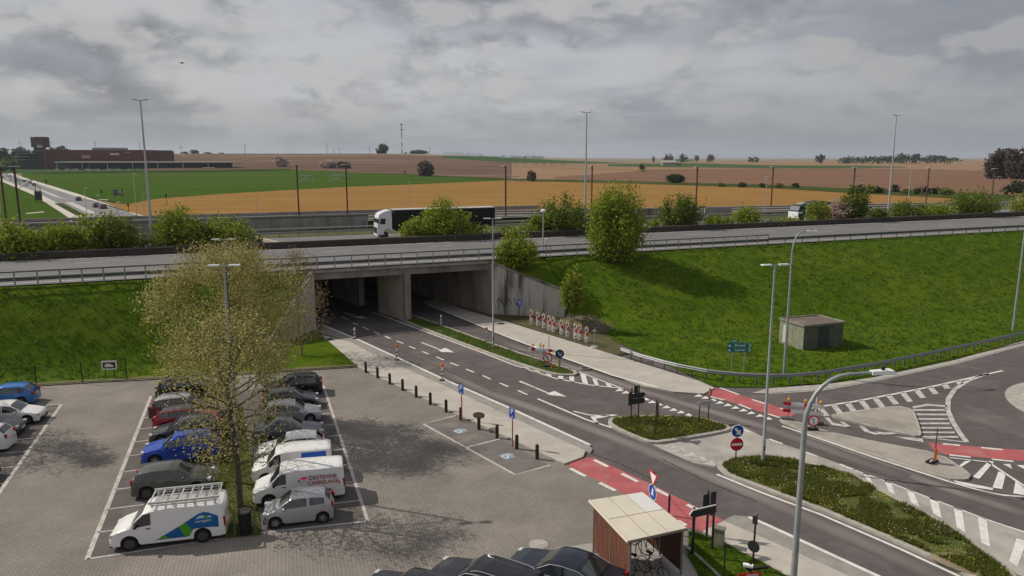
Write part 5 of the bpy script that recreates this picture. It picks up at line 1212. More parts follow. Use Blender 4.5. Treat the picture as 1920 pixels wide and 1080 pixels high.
for i, (x, y) in enumerate(((686, 698), (708, 708), (731, 720), (755, 731.5), (780.5, 744.5), (807, 758), (836.5, 772), (864, 787), (898, 805), (932, 821), (969, 841), (1007, 860))):
    o = thing('bollard', bl_names[i], 'bollard', P(x, y, .02), 0, 'bollards between car park and pavement')
    m = MB(); m.tube([(0, 0, -.05), (0, 0, .70)], .10, 12).tube([(0, 0, .70), (0, 0, .80)], [.10, .075], 12); m.build('shaft', brown_m, o, 40); MB().tube([(0, 0, .60), (0, 0, .63)], .105, 12).build('band', mat('bollard_band', (.11, .09, .075), .6) if i == 0 else bpy.data.materials['bollard_band'], o)
    if i == 8: MB().disc((0, .05, .86), .36, (0.08, -.15, 1), .05, 18).build('round_plate', brown_m, o, 40)
# ---- lamps
def led(o, x, rz=0, L_=.52, m=None):
    k = MB(); s = 1 if x > 0 else -1
    k.add([(0, -.10, -.03), (s*L_, -.13, .0), (s*L_, .13, .0), (0, .10, -.03), (0, -.08, .05), (s*L_*.95, -.10, .045), (s*L_*.95, .10, .045), (0, .08, .05)], [(3, 2, 1, 0), (4, 5, 6, 7), (0, 1, 5, 4), (1, 2, 6, 5), (2, 3, 7, 6), (3, 0, 4, 7)])
    h = k.build('lamp_head', m or head_w, o); h.location = (x*.35 if abs(x) > 1 else x*.3, 0, 0); return h
def lamp_double(label, loc, H, rz, w_=.95, m=None):
    o = thing('street_lamp', label, 'street lamp', loc, rz, 'double headed street lamps'); MB().tube([(0, 0, -.1), (0, 0, 1.2), (0, 0, 1.22), (0, 0, H)], [.10, .10, .085, .05], 10).build('pole', m or pole_m, o, 40)
    MB().box((0, -.1, .8), (.1, .02, .3)).build('hatch', steel_dark, o)
    MB().tube([(-.28, 0, H), (.28, 0, H+.02)], .03, 6).build('arm', m or pole_m, o)
    for s in (-1, 1): h = led(o, s); h.location = (s*.22, 0, H+.02)
    return o
lamp_double('double headed street lamp in front of the bare car park tree', P(448, 905, .05), 10.9, R(8))
lamp_double('double headed street lamp farther back, its head above the bare tree', P(441, 764, .05), 10.9, R(8))
lamp_double('double headed street lamp on the narrow median before the underpass', P(925, 652, .14), 10.9, R(8))
lamp_double('double headed street lamp on the tip of the long flowering island', P(1430, 866, .14), 10.5, R(12))
def lamp_curved(label, loc, H, rz, reach, r0=.11, drop=1.6, head=.85):
    o = thing('street_lamp', label, 'street lamp', loc, rz, 'street lamps with a curved arm')
    pts = [(0, 0, -.1), (0, 0, 1.0), (0, 0, H-drop)]; rr = [r0, r0, r0*.62]
    for k in range(1, 8):
        a = math.pi/2*k/7; pts.append((reach*.62*(1-math.cos(a)), 0, H-drop+drop*math.sin(a))); rr.append(r0*(.62-.2*k/7))
    pts.append((reach, 0, H+.02)); rr.append(r0*.38); MB().tube(pts, rr, 10).build('pole', pole_m, o, 50)
    h = MB(); h.add([(0, -.09, -.04), (head, -.16, -.03), (head, .16, -.03), (0, .09, -.04), (0, -.07, .05), (head*.93, -.12, .06), (head*.93, .12, .06), (0, .07, .05)], [(3, 2, 1, 0), (4, 5, 6, 7), (0, 1, 5, 4), (1, 2, 6, 5), (2, 3, 7, 6), (3, 0, 4, 7)])
    q = h.build('lamp_head', head_w, o); q.location = (reach-.05, 0, H+.02); MB().tube([(reach+head*.45, 0, H+.07), (reach+head*.45, 0, H+.16)], .045, 8).build('sensor', black_m, o); return o
lamp_curved('curved arm street lamp on the grass beside the transformer box', P(1470, 701, .1), 10.6, R(14), 1.15)
lamp_curved('large curved arm street lamp nearest the camera, its foot below the picture', P(1464, 1412, .1), 10.6, R(8), 1.72, .105, 1.25, .60)
lamp_curved('street lamp on the grass bank at the right picture edge', P(1899, 620, .1), 11.0, R(10), 1.2)
p = HW(*toHW(P(1018, 487, 5.0)), 4.9); o = thing('street_lamp', 'small globe lamp on the motorway shoulder above the wing wall', 'street lamp', (p.x, p.y, 4.95))
MB().tube([(0, 0, -.2), (0, 0, 5.2)], [.075, .055], 8).build('pole', pole_w, o); MB().ico((0, 0, 5.35), .30, 0, 2, (1, 1, .7)).build('globe', head_w, o, 180)
p = at_col(1024, 470, .3, 5.7); o = thing('speed_camera_box', 'small white box on a short post beside the motorway railing', 'roadside box', p); MB().tube([(0, 0, 0), (0, 0, 1.3)], .05, 6).build('post', steel, o); MB().box((0, 0, 1.6), (.3, .3, .6)).build('box', head_w, o)
def mast(label, x, yb, d, z, H):
    o = thing('light_mast', label, 'light mast', at_col(x, yb, d, z), R(15), 'tall motorway light masts'); MB().tube([(0, 0, -.3), (0, 0, .5), (0, 0, H)], [.20, .17, .075], 10).build('pole', pole_w, o, 40)
    MB().tube([(-.35, 0, H), (.35, 0, H)], .04, 6).build('arm', pole_m, o)
    for s in (-1, 1): MB().add([(0, -.2, 0), (s*.5, -.16, .09), (s*.5, .16, .09), (0, .15, 0), (0, -.15, .09), (s*.46, -.14, .16), (s*.46, .14, .16), (0, .15, .09)], [(3, 2, 1, 0), (4, 5, 6, 7), (0, 1, 5, 4), (1, 2, 6, 5), (2, 3, 7, 6), (3, 0, 4, 7)]).build('lamp_head', pole_m, o, None, (s*.32, 0, H))
mast('tall leaning looking light mast left of the half bare tree', 286, 456, -20, 5.5, 16.5)
mast('tall light mast right behind the largest green bush', 1096.5, 424, -20, 5.5, 16.4)
mast('tall light mast near the right picture edge', 1665, 399, -20, 5.5, 17.2)
# ---- railings
def rail_thing(label, name, pts_fn, n, H, beams, pr, pm, bm, cat, top=None):
    o = thing(name, label, cat, pts_fn(0)); base = Vector(o.location); ps = [Vector(pts_fn(i/n))-base for i in range(n+1)]
    k = MB(); k.box((0, 0, H/2-.1), (pr, pr, H+.2)); me = k.mesh('post', pm)
    for q in ps: inst('post', me, o, q)
    for (z, h, off, nm) in beams:
        k = MB(); rows = []
        for q, q2 in zip(ps, ps[1:]+[ps[-1]*2-ps[-2]]):
            dd = (q2-q); dd.z = 0; dd.normalize(); nn = Vector((dd.y, -dd.x, 0)); w1 = h*.22
            rows.append([q+nn*off+Vector((0, 0, z-h/2)), q+nn*(off+w1)+Vector((0, 0, z-h/4)), q+nn*off+Vector((0, 0, z)), q+nn*(off+w1)+Vector((0, 0, z+h/4)), q+nn*off+Vector((0, 0, z+h/2))] if h > .15 else
                        [q+nn*(off-.04)+Vector((0, 0, z-h/2)), q+nn*(off+.05)+Vector((0, 0, z-h/2)), q+nn*(off+.05)+Vector((0, 0, z+h/2)), q+nn*(off-.04)+Vector((0, 0, z+h/2)), q+nn*(off-.04)+Vector((0, 0, z-h/2))])
        k.grid(rows); k.build(nm, bm, o)
    return o
sA = at_col(-60, 540, .3)[:2]; sa = toHW(sA)[0]; sb = toHW(at_col(1440, 455, .3)[:2])[0]; sc_ = toHW(at_col(1975, 430, .3)[:2])[0]
rail_thing('long grey bridge railing with tall posts along the near edge of the motorway', 'bridge_railing', lambda t: HW(lerp(sa, sb, t), .3, 5.72), 50, 1.15, [(1.12, .12, .0, 'top_rail'), (.50, .32, -.12, 'crash_beam')], .09, steel, steel_dark, 'railing')
rail_thing('low dark guard rail continuing along the motorway to the right edge', 'guard_rail', lambda t: HW(lerp(sb, sc_, t), .3, 5.72), 20, .75, [(.62, .32, .06, 'crash_beam')], .09, steel_dark, steel_dark, 'guard rail')
cvp = [P(x, y+13, .1) for x, y in ((1165, 655), (1200, 667), (1260, 684), (1330, 698), (1390, 704), (1440, 706), (1490, 705), (1540, 700), (1640, 683), (1750, 660), (1850, 638), (1960, 613))]; cvp = densify(cvp, 40)
rail_thing('curved galvanised guard rail between the grass bank and the slip road', 'guard_rail', lambda t: cvp[min(40, int(t*40+.5))], 40, .70, [(.60, .28, .07, 'crash_beam')], .10, steel_dark, mat('weathered_beam', (.26, .27, .28), .55, .3), 'guard rail')
rail_thing('grey guard rail on the far side of the second carriageway', 'guard_rail', lambda t: HW(lerp(sa-8, 120, t), -42.3, 4.45), 60, .75, [(.62, .30, .05, 'crash_beam')], .12, steel, steel, 'guard rail')
rail_thing('farthest pale guard rail just in front of the railway parapet', 'guard_rail', lambda t: HW(lerp(sa-8, 120, t), -46.8, 4.6), 60, .75, [(.62, .30, .05, 'crash_beam')], .12, steel, mat('pale_beam', (.40, .39, .37), .5, .2), 'guard rail')
o = thing('lattice_support', 'small inclined steel frame at the end of the railway parapet beside the lorry', 'frame', at_col(676, 418, -48.2, 4.6), R(20)); MB().tube([(-.9, 0, 0), (.3, 0, 2.2)], .06, 5).tube([(-.4, 0, 0), (.8, 0, 2.2)], .06, 5).tube([(.2, 0, 1.9), (2.0, 0, 1.3)], .05, 5).tube([(.8, 0, 2.2), (.9, 0, 0)], .05, 5).build('bars', steel, o)
# ---- catenary masts
def cat_mast(x, side, d, label):
    X, Y, _ = at_col(x, 330, d); s = toHW((X, Y))[0]; o = thing('catenary_mast', label, 'railway mast', (X, Y, railz(s)), HA-math.pi/2, 'railway catenary masts'); H = 8.7
    MB().box((0, 0, H/2), (.20, .24, H)).build('post', rust_m, o); MB().box((0, 0, H+.06), (.95, 1.3, .10)).build('cap_beam', pole_w, o)
    k = MB(); s_ = side
    k.tube([(0, 0, 6.9), (0, s_*2.6, 6.9)], .06, 5).tube([(0, 0, 5.6), (0, s_*2.0, 6.85)], .05, 5).tube([(0, s_*1.2, 6.3), (0, s_*3.0, 5.9)], .045, 5).tube([(0, s_*2.6, 6.9), (0, s_*2.6, 5.9)], .035, 5); k.build('bracket_arm', pole_w, o)
for x, sd_, d, lb in ((557, 1, -63, 'leftmost of two close railway masts before the orange field'), (649, -1, -63, 'railway mast just left of the white lorry cab'), (948, 1, -50.6, 'railway mast right of the black lorry trailer'), (1110, -1, -63, 'railway mast directly behind the largest green bush'), (1307, 1, -50.6, 'railway mast above the round dark bush'), (1449, -1, -63, 'railway mast above the lower white post left of the grey lorry'), (1602, 1, -50.6, 'railway mast behind the tall dark green bush'), (1741, -1, -63, 'railway mast between the slim white lamp and the broad right hand bush'), (1864, 1, -50.6, 'railway mast in front of the brown wood'), (28, 1, -50.6, 'leaning looking railway mast at the far left before the billboard'), (2, -1, -63, 'railway mast cut by the left picture border')):
    cat_mast(x, sd_, d, lb)
def slim(x, yb, yt, Y, label, cat='street lamp', nm='street_lamp', head=True, m=None):
    k = (x-960)/math.cos(PITCH)/(FPX+(540-yb)*TP); zb = HC-(yb-295)*Y/(FPX+(540-yb)*TP); zt2 = HC-(yt-295)*Y/(FPX+(540-yt)*TP); zg = -.3 if Y > 175 else zb
    o = thing(nm, label, cat, (k*Y, Y, zg)); MB().tube([(0, 0, 0), (0, 0, zt2-zg)], [.11, .06], 6).build('pole', m or pole_w, o)
    if head: MB().box((0, 0, 0), (1.0, .25, .12)).build('lamp_head', head_w, o, None, (.25, 0, zt2-zg))
    return o
slim(1434, 400, 331, 150, 'slim white lamp post in front of the orange field, right of the middle'); slim(1703, 375, 313, 175, 'slim white lamp post behind the low hedge at the right')
slim(768, 388, 339, 190, 'thin pale pole in front of the orange field above the lorry', 'pole', 'pole', False)
slim(482, 392, 362, 200, 'very thin short pole on the orange field behind the railway wall', 'pole', 'pole', False)
o = slim(1387, 380, 364, 190, 'small round sign on a post at the edge of the orange field', 'road sign', 'road_sign', False); MB().disc((0, -.1, 2.6+.3), .45, (0, 1, 0), .06, 16).build('panel', head_w, o)
slim(163, 402, 353, 205, 'slim lamp post standing by the far road below the dark red car'); slim(186, 402, 366, 205, 'shorter lamp post beside the dark red car on the far road'); slim(2, 400, 336, 175, 'pale lamp post cut by the left picture border')
slim(256, 398, 326, 205, 'slim lamp post between the fast food sign and the tall mast'); slim(270, 396, 358, 210, 'short thin pole right beside the slim lamp post near the tall mast', 'pole', 'pole', False)
slim(222, 400, 379, 200, 'small lamp post at the road side below the fast food sign'); slim(169, 336, 306, 520, 'thin lamp post in the young crop before the mall', head=False)
# ---- transformer box
a_ = P(1467, 640, .1); b_ = P(1505, 656, .1); c_ = P(1579, 648, .1); dxy = (c_-b_); L1 = dxy.length; L2 = (a_-b_).length
o = thing('transformer_box', 'weathered concrete transformer kiosk with a flat roof standing on the grass', 'utility kiosk', b_, math.atan2(dxy.y, dxy.x)); Hk = 1.95; L2 = max(2.2, L2)
kb = mat('kiosk_concrete', (.27, .28, .20), .9, 0, (.15, .16, .115), 3.5, 9, lo=.38, hi=.66)
kf = mat('kiosk_painted_front', (.075, .085, .065), .9, 0, (.12, .13, .10), 2.5, 9, lo=.4, hi=.6); 
MB().box((L1/2, L2/2, Hk/2-.1), (L1, L2, Hk+.2)).build('walls', kb, o)
rf = MB(); rf.box((L1/2, L2/2, Hk+.03), (L1+.12, L2+.12, .12)); r_ = rf.build('roof_slab', mat('kiosk_roof', (.14, .105, .10), .9, 0, (.22, .17, .16), .8, 6, lo=.5, hi=.6), o)
MB().plate(rect(L1-.02, Hk, Hk/2, L1/2), -.012, -.004).build('painted_front', kf, o)
k = MB()
for cx2, cy2, dx2, dy2 in ((L1/2, -.03, L1+.2, .1), (L1/2, L2+.03, L1+.2, .1), (-.03, L2/2, .1, L2), (L1+.03, L2/2, .1, L2)): k.box((cx2, cy2, Hk+.12), (dx2, dy2, .16))
k.build('roof_rim', kb, o); MB().box((L1*.5, -.035, 1.0), (1.1, .04, 1.7)).build('door', mat('kiosk_door', (.045, .055, .05), .7), o)
MB().box((-.06, L2*.75, .9), (.1, .3, 1.5)).build('cable_duct', mat('pale_duct', (.5, .52, .48), .6), o)
# ---- red and white panels beside the wing wall
stripe_w = white_m
def panel_post(px, label):
    o = thing('warning_panel', label, 'warning panel', P(*px, .1), R(28), 'red and white warning panels by the wing wall'); o.scale = (1.1, 1.1, 1.1)
    post(o, .25, .03, steel); q = pl(o, 'panel', rect(.31, 1.2, .84, 0, .05), stripe_w); k = MB(); k.plate([(.15, .62), (-.12, .86), (.15, 1.10)], -.054, -.051).plate([(-.15, .95), (.02, 1.16), (-.10, 1.28), (-.15, 1.28)], -.054, -.051); k.build('chevron', red_m, q)
    k = MB(); k.plate([(-.05, .36), (.09, .36), (.09, .48), (-.05, .44)], -.054, -.051).plate([(-.09, 1.17), (.04, 1.22), (.02, 1.32), (-.09, 1.3)], -.054, -.051); k.build('dark_mark', black_m, q)
    MB().disc((0, -.03, 1.46), .075, (0, 1, 0), .07, 12).build('lamp', amber_m, o)
for i, px in enumerate(((996, 611), (1008, 616), (1019, 620), (1029, 624), (1037, 627), (1052, 632), (1063, 636), (1078, 640), (1086, 642), (1099, 647))):
    panel_post(px, f"{['leftmost', 'second', 'third', 'fourth', 'fifth', 'sixth', 'seventh', 'eighth', 'ninth', 'rightmost'][i]} red and white warning panel from the left beside the pavement")
o = thing('steel_post', 'bare steel post on a round foot right of the warning panels', 'post', P(1114, 652, .1)); post(o, 1.75, .04, steel); MB().tube([(0, 0, 0), (0, 0, .12)], [.4, .3], 14).build('foot', kerb_m, o); MB().box((0, -.06, 1.5), (.35, .03, .06)).build('bracket', head_w, o)
o = thing('steel_post', 'thin steel post standing between the warning panels', 'post', P(1067, 637, .1)); post(o, 2.5, .028, steel)
o = sign('small blue lane sign standing before the stained wing wall', P(974, 599, .1), R(15)); post(o, 2.0, .035, post_dark); q = pl(o, 'panel', rect(.55, .62, 1.72, 0, .04), blue_m)
k = MB(); k.plate([(.10, 1.48), (.16, 1.48), (.16, 1.96), (.10, 1.96)], -.055, -.051).plate([(-.08, 1.48), (-.02, 1.48), (-.02, 1.80), (-.12, 1.92), (-.2, 1.88), (-.08, 1.74)], -.055, -.051); k.build('symbol', white_m, q)
# ---- delineator posts along the kerb
for px, rz, kind, lb in (((665, 635, .1), 0, 0, 'white and red marker post at the shadow edge before the underpass'), ((744, 675, .1), 0, 1, 'marker post with an orange head, second along the kerb'), ((829, 713, .1), 0, 1, 'marker post with an orange head nearest to the parking sign'), ((827, 609, .12), 0, 0, 'white marker post on the right carriageway inside the underpass shadow'), ((912, 640, .12), 0, 2, 'white marker post with a red head beside the median lamp')):
    o = thing('marker_post', lb, 'marker post', P(*px), 0, 'marker posts along the road'); MB().box((0, 0, .5), (.14, .07, 1.0)).build('post', white_m, o); k = MB(); k.box((0, 0, .35), (.144, .074, .12)).box((0, 0, .65), (.144, .074, .12)); k.build('band', mat('post_band', (.12, .05, .05), .6) if 'post_band' not in bpy.data.materials else bpy.data.materials['post_band'], o); MB().tube([(0, 0, -.02), (0, 0, .05)], .2, 10).build('foot', black_m, o)
    if kind: MB().ico((0, 0, 1.12), .13, 0, 2, (1, .6, 1.2)).build('head', orange_m if kind == 1 else mat('dull_red', (.45, .12, .1), .6), o, 180)
# ---- works on the median tip
def ringsign(o, r, cz, face=white_m, rim=red_m, y=-.03):
    q = pl(o, 'panel', circ(r, cz), rim, y); pl(o, 'panel_face', circ(r*.76, cz), face, y-.0215, .003, q); return q
o = thing('works_barrier', 'low white work barrier with amber lamps on the tip of the grass median', 'barrier', P(1016, 678, .15), R(-18)); 
k = MB(); k.box((0, 0, .95), (2.2, .04, .22)); k.build('board', white_m, o); MB().box((-.7, -.005, .95), (.3, .05, .225)).box((.7, -.005, .95), (.3, .05, .225)).build('red_stripe', red_m, o)
for s in (-.75, .1): MB().tube([(s, 0, 0), (s, 0, 1.2)], .03, 6).build('leg', steel, o); MB().ico((s, 0, 1.32), .11, 0, 2, (1, .6, 1)).build('lamp', amber_m, o, 180)
MB().box((-.15, .1, .8), (.16, .05, 1.4)).build('upright_panel', white_m, o)
o = sign('round red ringed no left turn sign low on the tip of the median', P(1027, 688, .15), R(0)); post(o, .75, .03, steel); q = ringsign(o, .36, .72); MB().plate([(-.04, .5), (.04, .5), (.04, .78), (-.06, .9), (-.16, .84), (-.04, .74)], -.062, -.056).build('symbol', black_m, q)
MB().box((0, .1, .05), (.7, .35, .12)).build('foot', black_m, o); MB().tube([(.30, -.05, 0), (.30, -.05, .4)], [.12, .03], 10).build('cone', orange_m, o)
o = sign('thin post with a small orange lamp behind the no left turn sign', P(1029, 674, .15), 0, 'steel_post', 'post'); post(o, 1.95, .025, steel); MB().ico((0, -.06, .55), .12, 0, 2).build('lamp', orange_m, o, 180)
o = sign('round dark blue keep right sign on an orange post', P(1049, 689, .15), R(0)); MB().box((0, 0, .4), (.16, .1, .85)).build('post', mat('ochre_post', (.42, .24, .04), .6), o); q = pl(o, 'panel', circ(.34, 1.10), navy_m, -.06); MB().plate([(-.18, 1.2), (-.10, 1.26), (.05, 1.06), (.12, 1.14), (.14, .92), (-.08, .94), (-.01, 1.0)], -.084, -.081).plate([(.08, 1.22), (.15, 1.22), (.15, 1.02), (.10, 1.02)], -.084, -.081).build('symbol', mat('pale_symbol', (.45, .52, .6), .5), q)
# ---- green direction sign
o = sign('green direction sign with two arrow boards reading Brussel and Leuven', P(1384, 699, .1), R(0), 'direction_sign', 'direction sign'); k0 = 1/22.
for x in (-.50, .42): post(o, 2.35, .045, steel, x)
def aboard(z, w_, h, right=True):
    s = 1 if right else -1; return [(-s*w_/2, z-h/2), (s*(w_/2-h*.5), z-h/2), (s*w_/2, z), (s*(w_/2-h*.5), z+h/2), (-s*w_/2, z+h/2)]
for z, t in ((2.14, 'Brussel'), (1.78, 'Leuven')):
    q = pl(o, 'arrow_board', aboard(z, 1.85, .34), green_sign, -.05); inst('lettering', textmesh(t, .27, white_m), q, (.02, -.075, z), (R(90), 0, 0))
    MB().plate([(.62, z-.13), (.70, z-.13), (.86, z), (.70, z+.13), (.62, z+.13), (.76, z)], -.076, -.073).build('arrow_tip', white_m, q); MB().plate(tri_(.22, z-.03, True, -.76), -.076, -.073).build('symbol', white_m, q)
q = pl(o, 'number_board', rect(.58, .24, 2.46, -.42), green_sign, -.05); inst('lettering', textmesh('E40', .22, white_m), q, (-.42, -.075, 2.46), (R(90), 0, 0))
# ---- signs on the triangular island
o = sign('cluster of dark sign backs on two posts on the triangular island', P(1189.5, 791, .15), R(20), 'sign_cluster', 'road signs')
post(o, 2.2, .04, post_dark, -.24); post(o, 2.3, .04, post_dark, .26)
for nm, out_ in (('arrow_board', [(-.48, 1.1), (-.28, 1.1), (-.28, 1.95), (-.42, 1.95), (-.5, 1.85)]), ('arrow_board', [(-.28, 1.15), (.55, 1.15), (.68, 1.32), (.55, 1.5), (-.28, 1.5)]), ('arrow_board', [(-.28, 1.52), (.50, 1.52), (.68, 1.70), (.56, 1.84), (-.28, 1.82)]), ('board', [(-.12, 1.84), (.16, 1.84), (.16, 2.3), (-.12, 2.3)])): pl(o, nm, out_, sign_back, -.05)
for x, y, t, lb in ((1229, 816, R(62), 'triangular warning sign seen nearly edge on, on the front of the triangular island'),):
    o = sign(lb, P(x, y, .15), t); post(o, 2.15, .035); pl(o, 'panel', tri_(.8, 1.75, False), rust_m, -.05); pl(o, 'panel', circ(.28, 1.3), rust_m, -.05)
o = sign('white arrow shaped direction sign on two posts at the right of the triangular island', P(1319, 788, .15), R(20), 'direction_sign', 'direction sign'); post(o, 1.15, .035, post_dark, -.32); post(o, 2.0, .035, post_dark, .34)
q = pl(o, 'arrow_board', aboard(1.12, 1.15, .30, False), mat('grey_white_board', (.42, .43, .43), .5), -.05); inst('lettering', textmesh('Centrum', .17, mat('grey_lettering', (.22, .22, .22), .6)), q, (.06, -.075, 1.12), (R(90), 0, 0))
q = pl(o, 'panel', [(.30, 1.45), (.46, 1.6), (.46, 1.95), (.30, 2.0), (.24, 1.9), (.24, 1.55)], red_m, -.05); MB().plate([(.27, 1.58), (.33, 1.52), (.35, 1.92), (.27, 1.88)], -.076, -.072).build('panel_face', white_m, q)
o = sign('round blue arrow sign above a round red no entry sign', P(1379, 868, .15), R(8)); post(o, 1.95, .035)
q = pl(o, 'panel', circ(.34, 1.78), white_m); pl(o, 'panel_face', circ(.315, 1.78), blue_m, -.0515, .003, q); MB().plate([(-.20, 1.92), (-.08, 1.98), (.06, 1.80), (.15, 1.88), (.19, 1.58), (-.10, 1.60), (-.02, 1.70)], -.060, -.056).build('arrow', white_m, q)
q = pl(o, 'panel', circ(.36, 1.05), red_m); MB().plate(rect(.56, .13, 1.05), -.057, -.052).build('bar', white_m, q)
# ---- road works before the roundabout
o = thing('works_barrier', 'red and white work barrier with three amber lamps at the end of the red crossing', 'barrier', P(1505, 789, .13), R(-20))
for z in (.55, 1.0): MB().box((0, 0, z), (2.3, .04, .2)).build('board', white_m, o)
for x, z in ((-.95, 1.0), (-.95, .55), (.25, 1.0)): MB().box((x, -.012, z), (.45, .05, .205)).build('red_stripe', red_m, o)
for x in (-.85, .1, .95): MB().tube([(x, 0, 0), (x, 0, 1.15)], .025, 6).build('leg', steel, o); MB().ico((x, 0, 1.27), .11, 0, 2, (.9, .6, 1.1)).build('lamp', amber_m, o, 180)
MB().box((-.85, 0, .06), (.7, .4, .12)).build('foot', steel_dark, o); MB().box((.9, 0, .06), (.6, .4, .12)).build('foot', steel_dark, o)
o = sign('round no left turn sign with a red ring low beside the work barrier', P(1524, 806, .13), R(0)); post(o, .9, .03, steel); q = ringsign(o, .34, .58); MB().plate([(-.03, .38), (.04, .38), (.04, .62), (-.06, .74), (-.14, .68), (-.03, .6)], -.062, -.056).build('symbol', mat('sign_grey', (.3, .3, .32), .6), q); MB().box((0, .1, .05), (.6, .4, .1)).build('foot', black_m, o); MB().tube([(-.42, 0, 0), (-.42, 0, .5)], [.14, .04], 10).build('cone', orange_m, o)
for px, H, lb in (((1529, 780, .05), 1.6, 'thin white pole behind the work barrier'), ((1753, 852, .13), 1.5, 'thin pinkish pole behind the orange panel on the long island')):
    o = thing('pole', lb, 'pole', P(*px)); MB().tube([(0, 0, 0), (0, 0, H)], .03, 6).build('shaft', head_w if H > 1.55 else rust_m, o)
o = thing('warning_panel', 'orange warning panel leaning on its foot on the long concrete island', 'warning panel', P(1751, 868, .13), R(35)); pl(o, 'panel', [(-.12, .15), (.14, .12), (.2, .6), (.05, .85), (-.15, .8)], orange_m); MB().box((0, .1, .06), (.7, .35, .1)).build('foot', black_m, o); MB().box((-.3, 0, .2), (.25, .03, .1)).build('side_board', white_m, o)
# ---- bottom middle: signs near the shelter
o = sign('triangular give way sign above a round blue cycle sign behind the shelter roof', P(1223, 992, .1), R(-74)); post(o, 2.65, .04); q = pl(o, 'panel', tri_(.82, 2.38, False), red_m); pl(o, 'panel_face', tri_(.56, 2.39, False), white_m, -.0515, .003, q)
q = pl(o, 'panel', circ(.36, 1.72), white_m); pl(o, 'panel_face', circ(.325, 1.72), blue_m, -.0515, .003, q); k = MB(); k.plate([(-.12, 1.56), (.0, 1.60), (.12, 1.56), (.06, 1.74), (.1, 1.86), (-.02, 1.92), (-.06, 1.74)], -.060, -.056); k.build('symbol', white_m, q)
o = thing('post', 'short dark post with a sagging rope at the red crossing', 'post', P(1254, 966, .03)); post(o, 1.0, .05, post_dark); MB().tube([(0, 0, .85), (.35, -.45, .55), (.75, -.95, .3)], .012, 4).build('rope', black_m, o)
o = sign('dark backed direction arrow on a thick post right behind the shelter', P(1298, 1038, .1), R(24), 'direction_sign', 'direction sign'); post(o, 2.0, .06, post_dark, 0); post(o, 1.9, .05, post_dark, 1.0); pl(o, 'arrow_board', aboard(1.75, 1.25, .30, False)and [(x+.38, z) for x, z in aboard(1.78, 1.3, .30, False)], sign_back, -.08); pl(o, 'board_edge', [(x+.38, z) for x, z in [(-.66, 1.80), (-.52, 1.95), (.62, 1.95), (.62, 1.99), (-.54, 1.99), (-.7, 1.81)]], white_m, -.08, .03)
o = sign('two narrow dark sign backs side by side on a tall thin post', P(1325, 1004, .1), R(20)); post(o, 2.05, .05, post_dark); pl(o, 'board', rect(.26, .62, 1.62, -.18), sign_back, -.06); pl(o, 'board', rect(.26, .68, 1.65, .2), sign_back, -.06); pl(o, 'board', rect(.22, .35, 1.10, .16), sign_back, -.06); MB().tube([(0, -.1, 1.1), (0, -.1, 2.4)], .02, 5).build('pale_rod', pole_m, o)
o = thing('utility_cabinet', 'small weathered concrete cabinet at the pavement edge', 'utility cabinet', P(1347, 1022, .09), R(-30)); MB().box((0, 0, .35), (.42, .28, .75)).build('body', kb, o); MB().box((0, 0, .76), (.48, .34, .08)).build('lid', kerb_dark, o)
o = thing('post', 'thin dark post in the grass corner below the cabinet', 'post', P(1356, 1098, .09)); post(o, 1.75, .035, post_dark)
o = sign('dark post with a round sign back halfway and a small head on top', P(1411, 1068, .09), R(-40)); post(o, 2.25, .04); pl(o, 'panel', circ(.24, 1.0), sign_back, -.03); pl(o, 'panel', rect(.2, .32, 2.1), sign_back, -.04); MB().ico((.03, 0, 2.33), .06, 0, 2).build('head', steel_dark, o, 180)
o = sign('red and white sign top at the bottom edge with a pale lamp above it', P(1402, 1150, .09), R(10)); post(o, 1.9, .05); q = pl(o, 'panel', rect(.85, .4, 1.40, -.05), red_m); pl(o, 'panel_face', rect(.45, .34, 1.38, .05), mat('pinkish_white', (.6, .35, .36), .5), -.052, .003, q); MB().box((-.1, 0, 1.86), (.34, .16, .08), R(-30)).build('lamp', head_w, o); MB().box((.25, 0, 1.72), (.8, .1, .08)).build('arm', black_m, o)
# ---- litter bin
o = thing('litter_bin', 'dark litter bin in a wooden frame at the foot of the car park tree', 'litter bin', P(461, 1000, .05), R(10)); MB().tube([(0, 0, 0), (0, 0, .95), (0, 0, 1.0)], [.24, .29, .22], 14).build('bin', black_m, o, 40)
for x in (-.42, .42): MB().box((x, -.1, .6), (.07, .07, 1.2)).build('frame_post', mat('bin_frame_wood', (.13, .10, .075), .8) if 'bin_frame_wood' not in bpy.data.materials else bpy.data.materials['bin_frame_wood'], o)
MB().box((0, -.1, .55), (.84, .04, .05)).build('frame_rail', bpy.data.materials['bin_frame_wood'], o); MB().tube([(0, 0, 1.0), (0, 0, 1.06)], [.31, .28], 14).build('lid', mat('bin_lid', (.05, .045, .042), .6), o)
